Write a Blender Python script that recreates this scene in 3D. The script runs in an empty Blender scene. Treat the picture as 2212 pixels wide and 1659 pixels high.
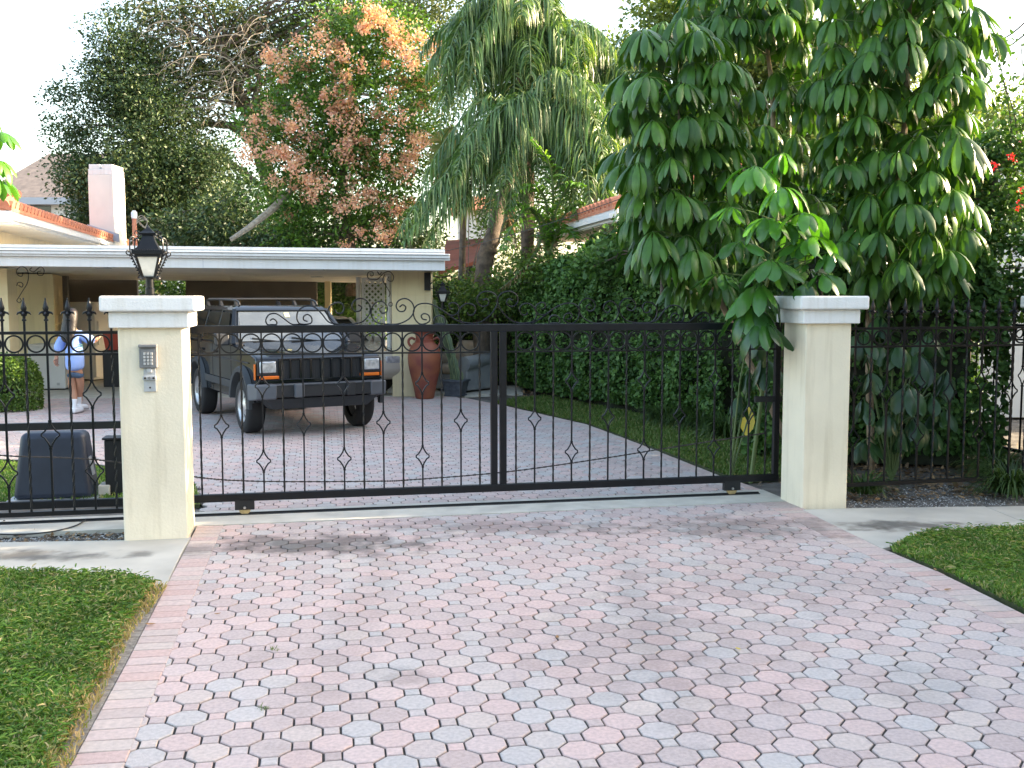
import bpy, math, random
import numpy as np
from mathutils import Vector, Matrix
rnd = random.Random(7)
rng = np.random.default_rng(11)
PI = math.pi
sc = bpy.context.scene
col = sc.collection
# ---------------------------------------------------------------- camera model (2212 x 1659 pixel frame of the survey)
FPX, CX, CY, EYE = 2240.0, 1106.0, 829.5, 1.78
PIT = math.atan((829.5 - 640.0) / FPX)
def ray(x, y):
    a, b = (x - CX) / FPX, -(y - CY) / FPX
    return (a, math.cos(PIT) + b * math.sin(PIT), -math.sin(PIT) + b * math.cos(PIT))
def gp(x, y, z=0.0):
    r = ray(x, y); t = (z - EYE) / r[2]
    return (r[0] * t, r[1] * t)
def at(x, y, Y):
    r = ray(x, y); t = Y / r[1]
    return Vector((r[0] * t, Y, EYE + r[2] * t))
# ---------------------------------------------------------------- tagging
def tag(o, label=None, cat=None, group=None, kind=None):
    if label: o['label'] = label
    if cat: o['category'] = cat
    if group: o['group'] = group
    if kind: o['kind'] = kind
    return o
def thing(name, loc, label, cat, rz=0.0, group=None):
    o = bpy.data.objects.new(name, None); col.objects.link(o)
    o.location = loc; o.rotation_euler = (0, 0, rz); o.empty_display_size = 0.2
    return tag(o, label, cat, group)
def copy_tree(o, parent=None):
    c = o.copy(); col.objects.link(c)
    if parent: c.parent = parent
    for ch in list(o.children): copy_tree(ch, c)
    return c
# ---------------------------------------------------------------- mesh builder
class MB:
    def __init__(s): s.v = []; s.f = []
    def add(s, V, F):
        n = len(s.v); s.v.extend([tuple(p) for p in V]); s.f.extend([tuple(i + n for i in f) for f in F]); return s
    def hexa(s, P):   # 8 points: bottom 4 (ccw), top 4
        return s.add(P, [(3, 2, 1, 0), (4, 5, 6, 7), (0, 1, 5, 4), (1, 2, 6, 5), (2, 3, 7, 6), (3, 0, 4, 7)])
    def box(s, c, d, rz=0.0, M=None):
        x, y, z = d[0] / 2, d[1] / 2, d[2] / 2
        P = [Vector(p) for p in [(-x, -y, -z), (x, -y, -z), (x, y, -z), (-x, y, -z), (-x, -y, z), (x, -y, z), (x, y, z), (-x, y, z)]]
        R = M if M is not None else Matrix.Rotation(rz, 3, 'Z')
        c = Vector(c)
        return s.hexa([R @ p + c for p in P])
    def beam(s, a, b, w, h=None, up=(0, 0, 1)):
        a, b = Vector(a), Vector(b); h = h or w
        d = (b - a); L = d.length; x = d / L
        z = Vector(up); z = z - x * z.dot(x)
        if z.length < 1e-4: z = Vector((0, 1, 0)) - x * x.y
        z.normalize(); y = z.cross(x)
        M = Matrix((x, y, z)).transposed()
        return s.box((a + b) / 2, (L, w, h), M=M)
    def prism(s, poly, z0, z1):
        n = len(poly)
        ar = sum(poly[i][0] * poly[(i + 1) % n][1] - poly[(i + 1) % n][0] * poly[i][1] for i in range(n))
        if ar < 0: poly = poly[::-1]
        V = [(p[0], p[1], z0) for p in poly] + [(p[0], p[1], z1) for p in poly]
        F = [tuple(range(n - 1, -1, -1)), tuple(range(n, 2 * n))] + [(i, (i + 1) % n, n + (i + 1) % n, n + i) for i in range(n)]
        return s.add(V, F)
    def extr(s, poly, y0, y1):   # profile in x,z extruded along y
        n = len(poly)
        V = [(p[0], y0, p[1]) for p in poly] + [(p[0], y1, p[1]) for p in poly]
        F = [tuple(range(n)), tuple(range(2 * n - 1, n - 1, -1))] + [((i + 1) % n, i, n + i, n + (i + 1) % n) for i in range(n)]
        return s.add(V, F)
    def tube(s, path, r, n=6, cap=True, twist=0.0, sq=False):
        P = [Vector(p) for p in path]; m = len(P)
        R = r if isinstance(r, (list, tuple)) else [r] * m
        ref = Vector((0, 0, 1)); t0 = (P[1] - P[0]).normalized()
        if abs(t0.z) > 0.9: ref = Vector((0, 1, 0))
        V = []; yv = None
        for i in range(m):
            t = (P[min(i + 1, m - 1)] - P[max(i - 1, 0)])
            if t.length < 1e-9: t = t0.copy()
            t.normalize()
            if yv is None: yv = ref - t * ref.dot(t)
            else: yv = yv - t * yv.dot(t)
            if yv.length < 1e-6: yv = t.orthogonal()
            yv.normalize(); zv = t.cross(yv)
            for k in range(n):
                a = 2 * PI * k / n + twist * i + (PI / 4 if n == 4 else 0)
                V.append(P[i] + (yv * math.cos(a) + zv * math.sin(a)) * R[i])
        F = []
        for i in range(m - 1):
            for k in range(n):
                F.append((i * n + k, i * n + (k + 1) % n, (i + 1) * n + (k + 1) % n, (i + 1) * n + k))
        if cap:
            F.append(tuple(range(n - 1, -1, -1))); F.append(tuple((m - 1) * n + k for k in range(n)))
        return s.add(V, F)
    def lathe(s, prof, n=24, c=(0, 0, 0), sx=1, sy=1, a0=0.0):
        V = []; m = len(prof)
        for (r, z) in prof:
            for k in range(n):
                a = 2 * PI * k / n + a0
                V.append((c[0] + r * math.cos(a) * sx, c[1] + r * math.sin(a) * sy, c[2] + z))
        F = [(i * n + k, i * n + (k + 1) % n, (i + 1) * n + (k + 1) % n, (i + 1) * n + k) for i in range(m - 1) for k in range(n)]
        F.append(tuple(range(n - 1, -1, -1))); F.append(tuple((m - 1) * n + k for k in range(n)))
        return s.add(V, F)
    def torus(s, c, R, r, axis='y', n=24, m=6, M=None, sq=False):
        V = []
        for i in range(n):
            a = 2 * PI * i / n
            for k in range(m):
                b = 2 * PI * k / m + PI / 4
                q = R + r * math.cos(b); h = r * math.sin(b)
                p = Vector((q * math.cos(a), h, q * math.sin(a)))
                if axis == 'z': p = Vector((p.x, p.z, p.y))
                if axis == 'x': p = Vector((p.y, p.x, p.z))
                if M is not None: p = M @ p
                V.append(p + Vector(c))
        F = [(i * m + k, ((i + 1) % n) * m + k, ((i + 1) % n) * m + (k + 1) % m, i * m + (k + 1) % m) for i in range(n) for k in range(m)]
        return s.add(V, F)
    def build(s, name, mat, parent=None, smooth=False, bevel=0.0, seg=2, world=False, sub=0):
        me = bpy.data.meshes.new(name)
        V = s.v
        o = bpy.data.objects.new(name, me)
        if parent is not None and world:
            q = parent; off = Vector((0, 0, 0))
            while q: off += q.location; q = q.parent
            V = [(p[0] - off.x, p[1] - off.y, p[2] - off.z) for p in V]
        me.from_pydata([tuple(p) for p in V], [], s.f); me.update()
        me.materials.append(mat)
        col.objects.link(o)
        if parent is not None: o.parent = parent
        if smooth:
            me.polygons.foreach_set('use_smooth', [True] * len(me.polygons))
            me.set_sharp_from_angle(angle=math.radians(38 if smooth is True else smooth))
        if bevel:
            b = o.modifiers.new('bevel', 'BEVEL'); b.width = bevel; b.segments = seg; b.limit_method = 'ANGLE'; b.angle_limit = math.radians(40); b.harden_normals = False
        if sub:
            m = o.modifiers.new('sub', 'SUBSURF'); m.levels = sub; m.render_levels = sub
        return o
def fast(name, V, F, mat, parent=None, smooth=False):
    """V (n,3) array in world space, F (m,k) array, all faces with k corners"""
    V = np.asarray(V, dtype=np.float32); F = np.asarray(F, dtype=np.int32)
    if parent is not None:
        q = parent; off = np.zeros(3, dtype=np.float32)
        while q: off += np.array(q.location, dtype=np.float32); q = q.parent
        V = V - off
    me = bpy.data.meshes.new(name)
    me.vertices.add(len(V)); me.vertices.foreach_set('co', V.ravel())
    k = F.shape[1]
    me.loops.add(F.size); me.loops.foreach_set('vertex_index', F.ravel())
    me.polygons.add(len(F)); me.polygons.foreach_set('loop_start', np.arange(0, F.size, k, dtype=np.int32))
    if smooth: me.polygons.foreach_set('use_smooth', np.ones(len(F), dtype=bool))
    me.update(); me.validate()
    me.materials.append(mat)
    o = bpy.data.objects.new(name, me); col.objects.link(o)
    if parent is not None: o.parent = parent
    return o
# ---------------------------------------------------------------- materials
def mat(name, c, rough=0.6, streak=0.0, var=0.0, vs=8.0, c2=None, bump=0.0, bs=60.0, metal=0.0, spec=0.5, island=None, transl=0.0, coat=0.0, detail=4.0, bd=0.01, stain=None):
    m = bpy.data.materials.new(name); m.use_nodes = True
    nt = m.node_tree; N = nt.nodes; L = nt.links
    b = N['Principled BSDF']; out = N['Material Output']
    b.inputs['Base Color'].default_value = (*c, 1); b.inputs['Roughness'].default_value = rough
    b.inputs['Metallic'].default_value = metal; b.inputs['Specular IOR Level'].default_value = spec
    if coat: b.inputs['Coat Weight'].default_value = coat; b.inputs['Coat Roughness'].default_value = 0.03
    tc = N.new('ShaderNodeTexCoord'); src = None
    def noise(scale, det=4.0, vec='Object'):
        n = N.new('ShaderNodeTexNoise'); n.inputs['Scale'].default_value = scale; n.inputs['Detail'].default_value = det
        L.new(tc.outputs[vec], n.inputs['Vector']); return n
    if island:
        g = N.new('ShaderNodeNewGeometry'); r = N.new('ShaderNodeValToRGB'); r.color_ramp.interpolation = 'LINEAR'
        els = r.color_ramp.elements
        while len(els) < len(island): els.new(0.5)
        for i, cc in enumerate(island):
            if len(cc) == 4: els[i].position = cc[3]
            else: els[i].position = i / (len(island) - 1)
            els[i].color = (cc[0], cc[1], cc[2], 1)
        L.new(g.outputs['Random Per Island'], r.inputs['Fac']); src = r.outputs['Color']
    if var or c2:
        n = noise(vs, detail); r = N.new('ShaderNodeValToRGB'); e = r.color_ramp.elements
        e[0].position = 0.32; e[1].position = 0.68
        if src is None:
            a = c2 if c2 else tuple(x * (1 - var) for x in c)
            bb = c if c2 else tuple(min(1, x * (1 + var)) for x in c)
            e[0].color = (*a, 1); e[1].color = (*bb, 1); L.new(n.outputs['Fac'], r.inputs['Fac']); src = r.outputs['Color']
        else:
            e[0].color = (1 - var, 1 - var, 1 - var, 1); e[1].color = (1, 1, 1, 1)
            L.new(n.outputs['Fac'], r.inputs['Fac'])
            mx = N.new('ShaderNodeMix'); mx.data_type = 'RGBA'; mx.blend_type = 'MULTIPLY'; mx.inputs[0].default_value = 1
            L.new(src, mx.inputs[6]); L.new(r.outputs['Color'], mx.inputs[7]); src = mx.outputs[2]
    if streak:  # rain streaks and grime, stretched vertically
        mp = N.new('ShaderNodeMapping'); mp.inputs['Scale'].default_value = (16, 16, 1.3); L.new(tc.outputs['Object'], mp.inputs['Vector'])
        n = N.new('ShaderNodeTexNoise'); n.inputs['Scale'].default_value = 1.0; n.inputs['Detail'].default_value = 7; L.new(mp.outputs[0], n.inputs['Vector'])
        r = N.new('ShaderNodeValToRGB'); e = r.color_ramp.elements; e[0].position = .50; e[1].position = .78; e[0].color = (1, 1, 1, 1); k = 1 - streak; e[1].color = (k, k * .98, k * .94, 1)
        L.new(n.outputs['Fac'], r.inputs['Fac']); mx = N.new('ShaderNodeMix'); mx.data_type = 'RGBA'; mx.blend_type = 'MULTIPLY'; mx.inputs[0].default_value = 1
        if src is None: mx.inputs[6].default_value = (*c, 1)
        else: L.new(src, mx.inputs[6])
        L.new(r.outputs['Color'], mx.inputs[7]); src = mx.outputs[2]
    if stain:   # list of (x,y,rx,ry,strength) real dirt patches on the ground, world metres; mixed towards dark with a broken edge
        dk = (0.055, 0.05, 0.045)
        for (sx, sy, rx, ry, st) in stain:
            mp = N.new('ShaderNodeMapping'); mp.vector_type = 'TEXTURE'
            mp.inputs['Location'].default_value = (sx, sy, 0); mp.inputs['Scale'].default_value = (rx, ry, 1)
            L.new(tc.outputs['Object'], mp.inputs['Vector'])
            ln = N.new('ShaderNodeVectorMath'); ln.operation = 'LENGTH'
            sep = N.new('ShaderNodeVectorMath'); sep.operation = 'MULTIPLY'; sep.inputs[1].default_value = (1, 1, 0)
            L.new(mp.outputs[0], sep.inputs[0]); L.new(sep.outputs[0], ln.inputs[0])
            nn = noise(5.5, 8.0)
            ad = N.new('ShaderNodeMath'); ad.operation = 'MULTIPLY_ADD'; ad.inputs[1].default_value = 2.6; ad.inputs[2].default_value = -1.3
            L.new(nn.outputs['Fac'], ad.inputs[0])
            su = N.new('ShaderNodeMath'); su.operation = 'ADD'; L.new(ln.outputs['Value'], su.inputs[0]); L.new(ad.outputs[0], su.inputs[1])
            mr = N.new('ShaderNodeMapRange'); mr.interpolation_type = 'SMOOTHSTEP'
            mr.inputs['From Min'].default_value = 0.2; mr.inputs['From Max'].default_value = 1.25
            mr.inputs['To Min'].default_value = st; mr.inputs['To Max'].default_value = 0
            L.new(su.outputs[0], mr.inputs['Value'])
            mx = N.new('ShaderNodeMix'); mx.data_type = 'RGBA'
            L.new(mr.outputs[0], mx.inputs[0])
            if src is None: mx.inputs[6].default_value = (*c, 1)
            else: L.new(src, mx.inputs[6])
            mx.inputs[7].default_value = (*dk, 1); src = mx.outputs[2]
    if src is not None: L.new(src, b.inputs['Base Color'])
    if bump:
        n = noise(bs, 5.0); bm_ = N.new('ShaderNodeBump'); bm_.inputs['Strength'].default_value = bump; bm_.inputs['Distance'].default_value = bd
        L.new(n.outputs['Fac'], bm_.inputs['Height']); L.new(bm_.outputs[0], b.inputs['Normal'])
    if transl:
        t = N.new('ShaderNodeBsdfTranslucent'); mx = N.new('ShaderNodeMixShader'); mx.inputs[0].default_value = transl
        if src is not None:
            hs = N.new('ShaderNodeMix'); hs.data_type = 'RGBA'; hs.blend_type = 'MULTIPLY'; hs.inputs[0].default_value = 1
            hs.inputs[7].default_value = (1.5, 1.6, 0.7, 1); L.new(src, hs.inputs[6]); L.new(hs.outputs[2], t.inputs['Color'])
        else: t.inputs['Color'].default_value = (min(1, c[0] * 1.5), min(1, c[1] * 1.6), c[2] * .7, 1)
        L.new(b.outputs[0], mx.inputs[1]); L.new(t.outputs[0], mx.inputs[2]); L.new(mx.outputs[0], out.inputs['Surface'])
    return m
M = {}
M['cream'] = mat('cream_stucco', (.84, .75, .575), .85, var=.06, vs=2.2, bump=.5, bs=55, bd=.006, detail=8, streak=.16)
M['white_stucco'] = mat('white_stucco', (.80, .80, .78), .8, streak=.12, var=.03, vs=3, bump=.6, bs=70, bd=.006)
M['white'] = mat('white_paint', (.68, .69, .70), .5, streak=.10, var=.04, vs=3)
M['soffit'] = mat('soffit_paint', (.74, .71, .64), .8, var=.05, vs=1.5)
M['block'] = mat('painted_block', (.78, .67, .43), .85, streak=.12, var=.05, vs=1.3, bump=.3, bs=50, bd=.005)
M['iron'] = mat('black_iron', (.004, .0052, .0075), .36, var=.3, vs=14, bump=.15, bs=120, bd=.002, spec=.35)
M['iron_dull'] = mat('dull_black_paint', (.006, .0075, .010), .45, var=.3, vs=9, bump=.1, bs=60, bd=.002)
M['oldiron'] = mat('weathered_iron', (.05, .04, .035), .7, var=.4, vs=20)
M['zinc'] = mat('zinc_wheel', (.55, .42, .22), .4, metal=.8, var=.2, vs=30)
M['steel'] = mat('steel', (.6, .6, .6), .3, metal=1.0)
M['conc'] = mat('concrete', (.50, .465, .40), .9, var=.14, vs=2.2, bump=.35, bs=140, bd=.003, stain=[(-3.35, 7.0, .55, .16, .75), (-2.55, 7.05, .12, .10, .6), (3.05, 7.95, .6, .2, .8), (2.75, 7.9, .25, .1, .5)])
M['conc_strip'] = mat('concrete_strip', (.54, .51, .44), .9, var=.12, vs=5, bump=.3, bs=120, bd=.003)
M['dirt'] = mat('sandy_dirt', (.20, .185, .165), .95, var=.0, c2=(.09, .08, .07), vs=6, bump=.8, bs=35, bd=.02, detail=8)
M['joint'] = mat('joint_sand', (.045, .040, .035), .95, var=.3, vs=20, bump=.5, bs=80)
ISL = [(0.515, 0.469, 0.443, 0), (0.564, 0.507, 0.477, 0.13), (0.564, 0.451, 0.418, 0.24), (0.52, 0.404, 0.371, 0.36), (0.599, 0.451, 0.413, 0.48), (0.651, 0.473, 0.431, 0.6), (0.625, 0.49, 0.451, 0.72), (0.528, 0.422, 0.392, 0.84), (0.616, 0.507, 0.451, 0.93), (0.52, 0.473, 0.447, 1.0)]
ST = [(-1.45, 7.35, .95, .34, .72), (.0, 7.9, 1.1, .3, .42), (1.7, 7.9, .75, .5, .5), (2.0, 9.0, .4, .2, .4), (.7, 5.2, .9, .8, .16), (1.6, 6.4, 1.1, .7, .15), (-1.2, 5.0, .2, .15, .12), (-.5, 4.75, .22, .12, .3), (-.85, 5.6, .18, 2.4, .14), (.75, 5.8, .2, 2.6, .16), (.3, 3.6, .3, .2, .2), (1.9, 4.6, .3, .3, .16)]
M['paver'] = mat('paver', (.5, .38, .35), .9, var=.22, vs=55, island=ISL, bump=.55, bs=170, bd=.003, stain=ST, detail=6)
ISB = [(0.59, 0.402, 0.353, 0), (0.625, 0.471, 0.422, 0.4), (0.59, 0.483, 0.422, 0.7), (0.519, 0.391, 0.353, 1)]
M['brick'] = mat('border_paver', (.5, .38, .35), .9, var=.2, vs=40, island=ISB, bump=.5, bs=150, bd=.003, stain=[(-2.3, 7.2, .35, .2, .45), (2.3, 7.9, .35, .4, .5)], detail=6)
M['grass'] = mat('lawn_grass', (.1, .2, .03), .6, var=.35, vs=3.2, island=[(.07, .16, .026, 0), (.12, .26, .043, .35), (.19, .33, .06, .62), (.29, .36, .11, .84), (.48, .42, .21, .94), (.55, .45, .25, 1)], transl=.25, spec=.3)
M['grass_dry'] = mat('dry_grass', (.3, .3, .1), .7, island=[(.40, .27, .12, 0), (.50, .37, .19, .5), (.25, .28, .07, .8), (.17, .24, .05, 1)], transl=.25, spec=.3)
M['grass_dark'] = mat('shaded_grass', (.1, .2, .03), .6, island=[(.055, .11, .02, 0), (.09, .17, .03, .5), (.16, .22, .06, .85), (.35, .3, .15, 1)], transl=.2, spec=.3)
M['thatch'] = mat('lawn_soil', (.07, .075, .03), .95, c2=(.035, .05, .015), vs=25, bump=.8, bs=60)
M['hedge'] = mat('vine_leaf', (.05, .1, .03), .55, island=[(.03, .075, .02, 0), (.055, .13, .032, .4), (.09, .19, .045, .8), (.14, .26, .07, 1)], transl=.2, spec=.3)
M['boxwood'] = mat('boxwood_leaf', (.05, .1, .03), .45, island=[(.05, .10, .02, 0), (.09, .17, .03, .5), (.15, .25, .05, 1)], transl=.28)
M['oak'] = mat('oak_leaf', (.04, .07, .03), .5, island=[(.022, .045, .016, 0), (.04, .075, .025, .4), (.07, .11, .035, .8), (.11, .14, .05, 1)], transl=.15, spec=.4)
M['gold'] = mat('raintree_leaf', (.06, .12, .03), .5, island=[(.03, .08, .014, 0), (.06, .15, .02, .5), (.12, .25, .03, 1)], transl=.28)
M['pods'] = mat('salmon_pods', (.6, .3, .2), .75, island=[(.52, .24, .19, 0), (.68, .38, .30, .45), (.78, .50, .38, .8), (.70, .50, .33, 1)], transl=.3)
M['palm'] = mat('palm_leaflet', (.06, .12, .04), .38, island=[(.04, .10, .032, 0), (.085, .17, .05, .45), (.15, .25, .075, .85), (.30, .34, .14, 1)], transl=.25, spec=.6)
M['palm_dry'] = mat('dry_palm_leaf', (.25, .17, .1), .7, island=[(.22, .13, .07, 0), (.36, .25, .14, 1)], transl=.1)
M['umb'] = mat('umbrella_leaf', (.03, .08, .02), .36, island=[(.028, .085, .015, 0), (.05, .145, .022, .5), (.11, .25, .035, 1)], transl=.18, spec=.4, var=.25, vs=14)
M['umb_new'] = mat('young_umbrella_leaf', (.06, .2, .03), .26, island=[(.05, .17, .02, 0), (.08, .26, .03, .5), (.12, .34, .04, 1)], transl=.28, spec=.6, var=.2, vs=14)
M['umb_low'] = mat('low_broad_leaf', (.05, .12, .04), .28, island=[(.018, .05, .02, 0), (.030, .08, .028, .6), (.05, .115, .035, 1)], transl=.12, spec=.4, var=.2, vs=10)
M['petiole'] = mat('leaf_stalk', (.10, .15, .05), .5)
M['bark'] = mat('bark', (.17, .13, .10), .9, c2=(.07, .055, .045), vs=9, bump=.8, bs=25, bd=.02)
M['bark_pale'] = mat('pale_bark', (.34, .25, .17), .85, c2=(.2, .14, .09), vs=14, bump=.5, bs=40, bd=.01)
M['bark_grey'] = mat('grey_twig_bark', (.40, .35, .28), .85, c2=(.2, .17, .13), vs=14)
M['yellow'] = mat('yellow_leaf', (.60, .44, .05), .5, var=.15, vs=8, transl=.2)
M['brown'] = mat('brown_leaf', (.34, .18, .07), .7, var=.2, vs=8)
M['strap'] = mat('strap_leaf', (.05, .1, .02), .45, island=[(.022, .05, .012, 0), (.05, .10, .022, .6), (.12, .18, .05, 1)], transl=.2)
M['red'] = mat('red_bloom', (.62, .02, .05), .6, transl=.3)
M['tile'] = mat('clay_tile', (.56, .22, .13), .75, c2=(.42, .15, .09), vs=5, bump=.3, bs=40)
M['shingle'] = mat('grey_shingle', (.23, .19, .17), .9, c2=(.15, .125, .115), vs=4, bump=.5, bs=30)
M['chim'] = mat('chimney_brick_paint', (.68, .66, .62), .85, var=.05, vs=2, bump=.3, bs=60)
M['flash'] = mat('lead_flashing', (.36, .40, .46), .5)
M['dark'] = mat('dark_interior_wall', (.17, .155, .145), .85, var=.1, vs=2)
M['rust'] = mat('rust_red_roof', (.28, .075, .04), .8, var=.2, vs=3)
M['box'] = mat('navy_plastic', (.016, .024, .042), .45, var=.15, vs=5, bump=.15, bs=80, bd=.002)
M['pvc'] = mat('white_pvc', (.7, .7, .68), .45)
M['hose'] = mat('green_hose', (.12, .22, .14), .5)
M['keypad'] = mat('keypad_grey', (.20, .20, .20), .5, var=.1, vs=20)
M['keys'] = mat('key_button', (.50, .50, .48), .4)
M['galv'] = mat('galvanised_plate', (.50, .52, .54), .45, metal=.5, var=.1, vs=20)
M['rubber'] = mat('tyre_rubber', (.018, .018, .019), .8, bump=.3, bs=60, bd=.004)
M['jeep'] = mat('black_car_paint', (.006, .008, .011), .06, spec=.5)
M['trim'] = mat('black_trim', (.02, .021, .023), .5)
M['flare'] = mat('grey_plastic_flare', (.032, .037, .042), .65, var=.08, vs=6)
M['bump'] = mat('bumper_grey', (.10, .11, .125), .55, var=.08, vs=5)
M['rim'] = mat('silver_rim', (.55, .55, .55), .35, metal=.7)
M['amber'] = mat('amber_lens', (.75, .16, .02), .2, coat=.5)
M['lens'] = mat('headlight_glass', (.5, .54, .58), .12, metal=.35, coat=1.0, var=.3, vs=18)
M['glass'] = mat('windscreen_glass', (.09, .105, .115), .05, coat=.6, spec=1.0, var=.25, vs=2.5)
M['sideglass'] = mat('side_glass', (.012, .015, .015), .05, spec=.6)
M['sticker'] = mat('sticker', (.62, .62, .35), .5)
M['sedan'] = mat('tan_car_paint', (.50, .46, .40), .2, coat=.8)
M['terra'] = mat('terracotta_glaze', (.36, .12, .055), .6, c2=(.22, .055, .045), vs=4.5, bump=.2, bs=20, detail=6)
M['terra_d'] = mat('terracotta_neck', (.30, .075, .045), .5, c2=(.2, .05, .03), vs=9)
M['leather'] = mat('tan_leather', (.44, .36, .28), .6, c2=(.29, .22, .165), vs=7, bump=.4, bs=9, bd=.03)
M['leather_g'] = mat('grey_leather', (.34, .35, .35), .6, c2=(.25, .27, .285), vs=5, bump=.3, bs=9, bd=.03)
M['cactus'] = mat('cactus_skin', (.12, .17, .09), .6, c2=(.07, .11, .06), vs=12, bump=.4, bs=60)
M['rib'] = mat('cactus_rib', (.22, .27, .14), .6)
M['pot'] = mat('slate_pot', (.085, .10, .12), .6, var=.25, vs=12, bump=.4, bs=30)
M['appl'] = mat('appliance_white', (.72, .73, .72), .35, var=.03, vs=3)
M['binred'] = mat('red_plastic', (.45, .06, .035), .4)
M['skin'] = mat('skin', (.42, .21, .13), .55)
M['shirt'] = mat('blue_tshirt', (.26, .40, .78), .85, var=.1, vs=6, bump=.4, bs=14, bd=.02)
M['print'] = mat('shirt_print', (.28, .55, .42), .8)
M['denim'] = mat('denim', (.05, .09, .15), .85, var=.2, vs=20)
M['sock'] = mat('white_sock', (.75, .76, .78), .8)
M['sole'] = mat('shoe_sole', (.25, .22, .22), .7)
M['hair'] = mat('dark_brown_hair', (.012, .008, .007), .45, var=.5, vs=30, bump=.6, bs=40, bd=.01)
M['wire'] = mat('wire', (.03, .03, .03), .6)
def lantern_glass():
    m = mat('lantern_glass', (.62, .62, .56), .35, var=.25, vs=9, spec=.6); return m
M['lglass'] = lantern_glass()

M['edge_soil'] = mat('edge_soil', (.34, .30, .25), .95, c2=(.17, .14, .11), vs=30, bump=.8, bs=50)

M['lattice'] = mat('white_lattice_sunlit', (.86, .87, .88), .5)  # brighter than the other white: sunlight on the panel put into its colour
# ================================================================ GROUND
TH = math.radians(11.5); CU, SU = math.cos(TH), math.sin(TH)
def W(u, v, z=0.0, o=(0, 0)):     # site frame: u along the gate, v into the property
    return Vector((o[0] + u * CU - v * SU, o[1] + u * SU + v * CU, z))
GO = (-2.572, 8.29)
def lerp_poly(pl, y):             # x of polyline at given y (pl sorted by y)
    if y <= pl[0][1]: a, b = pl[0], pl[1]
    elif y >= pl[-1][1]: a, b = pl[-2], pl[-1]
    else:
        for a, b in zip(pl, pl[1:]):
            if a[1] <= y <= b[1]: break
    t = (y - a[1]) / (b[1] - a[1]); return a, b, a[0] + t * (b[0] - a[0])
def clip(poly, p, n):             # keep (q-p).n >= 0
    out = []
    for i in range(len(poly)):
        a, b = poly[i], poly[(i + 1) % len(poly)]
        da = (a[0] - p[0]) * n[0] + (a[1] - p[1]) * n[1]; db = (b[0] - p[0]) * n[0] + (b[1] - p[1]) * n[1]
        if da >= 0: out.append(a)
        if (da >= 0) != (db >= 0):
            t = da / (da - db); out.append((a[0] + t * (b[0] - a[0]), a[1] + t * (b[1] - a[1])))
    return out
def area(p): return abs(sum(p[i][0] * p[(i + 1) % len(p)][1] - p[(i + 1) % len(p)][0] * p[i][1] for i in range(len(p)))) / 2
g = MB(); g.add([(-300, -40, -.04), (300, -40, -.04), (300, 400, -.04), (-300, 400, -.04)], [(0, 1, 2, 3)])
tag(g.build('ground', M['dirt']), kind='structure')

outLo = [(-1.2, .0), (-1.45, 2.2), (-1.685, 3.833), (-1.876, 4.901), (-2.136, 6.285), (-2.446, 7.93)]
outLi = [(-.99, .0), (-1.24, 2.2), (-1.475, 3.80), (-1.69, 4.95), (-1.95, 6.33), (-2.26, 8.0)]
outRo = [(3.5, .5), (3.2, 3.2), (3.0, 5.0), (2.88, 5.70), (2.765, 6.62), (2.606, 7.30), (2.428, 8.9)]
outRi = [(3.28, .5), (2.98, 3.2), (2.78, 5.0), (2.675, 5.64), (2.55, 6.55), (2.36, 7.45), (2.14, 8.9)]
inR = [(2.36, 9.3), (2.191, 9.839), (2.055, 10.28), (1.564, 12.359), (1.051, 14.347), (-.09, 16.793), (-.716, 17.938), (-.9, 18.4)]
inRi = [(x - .11, y - .03) for x, y in inR]
inL = [(-2.52, 8.3)] + [gp(432, 1068), gp(400, 1030), gp(300, 1008), gp(200, 992), gp(0, 985), (-14, 11.9)]
sF = (-2.448, 7.929); sN = (-math.sin(TH), math.cos(TH))       # strip front line point / normal pointing into the property
sB = tuple(W(0, .17, 0, GO)[:2])
slab0 = (-8.382, 18.02); slabn = Vector((-.054, 1)).normalized()
PI_ = []  # pavers
def in_poly(p, poly):
    c = False; n = len(poly)
    for i in range(n):
        a, b = poly[i], poly[(i + 1) % n]
        if (a[1] > p[1]) != (b[1] > p[1]) and p[0] < (b[0] - a[0]) * (p[1] - a[1]) / (b[1] - a[1]) + a[0]: c = not c
    return c
LA = math.radians(10.4); LU = (math.cos(LA), math.sin(LA)); LV = (-math.sin(LA), math.cos(LA)); L0 = (-.893, 4.962)
def lat(i, j): return (L0[0] + .1205 * (i * LU[0] + j * LV[0]), L0[1] + .1205 * (i * LU[1] + j * LV[1]))
def shp(c, kind):
    if kind == 0:
        A, B = .0798, .0333; pts = [(A, -B), (A, B), (B, A), (-B, A), (-A, B), (-A, -B), (-B, -A), (B, -A)]
    else:
        A = .0318; pts = [(A, -A), (A, A), (-A, A), (-A, -A)]
    dx, dy = rng.normal(0, .0009, 2); r = rng.normal(0, .012); cr, sr = math.cos(r), math.sin(r)
    return [(c[0] + dx + (x * cr - y * sr) * LU[0] + (x * sr + y * cr) * LV[0], c[1] + dy + (x * cr - y * sr) * LU[1] + (x * sr + y * cr) * LV[1]) for x, y in pts]
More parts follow.
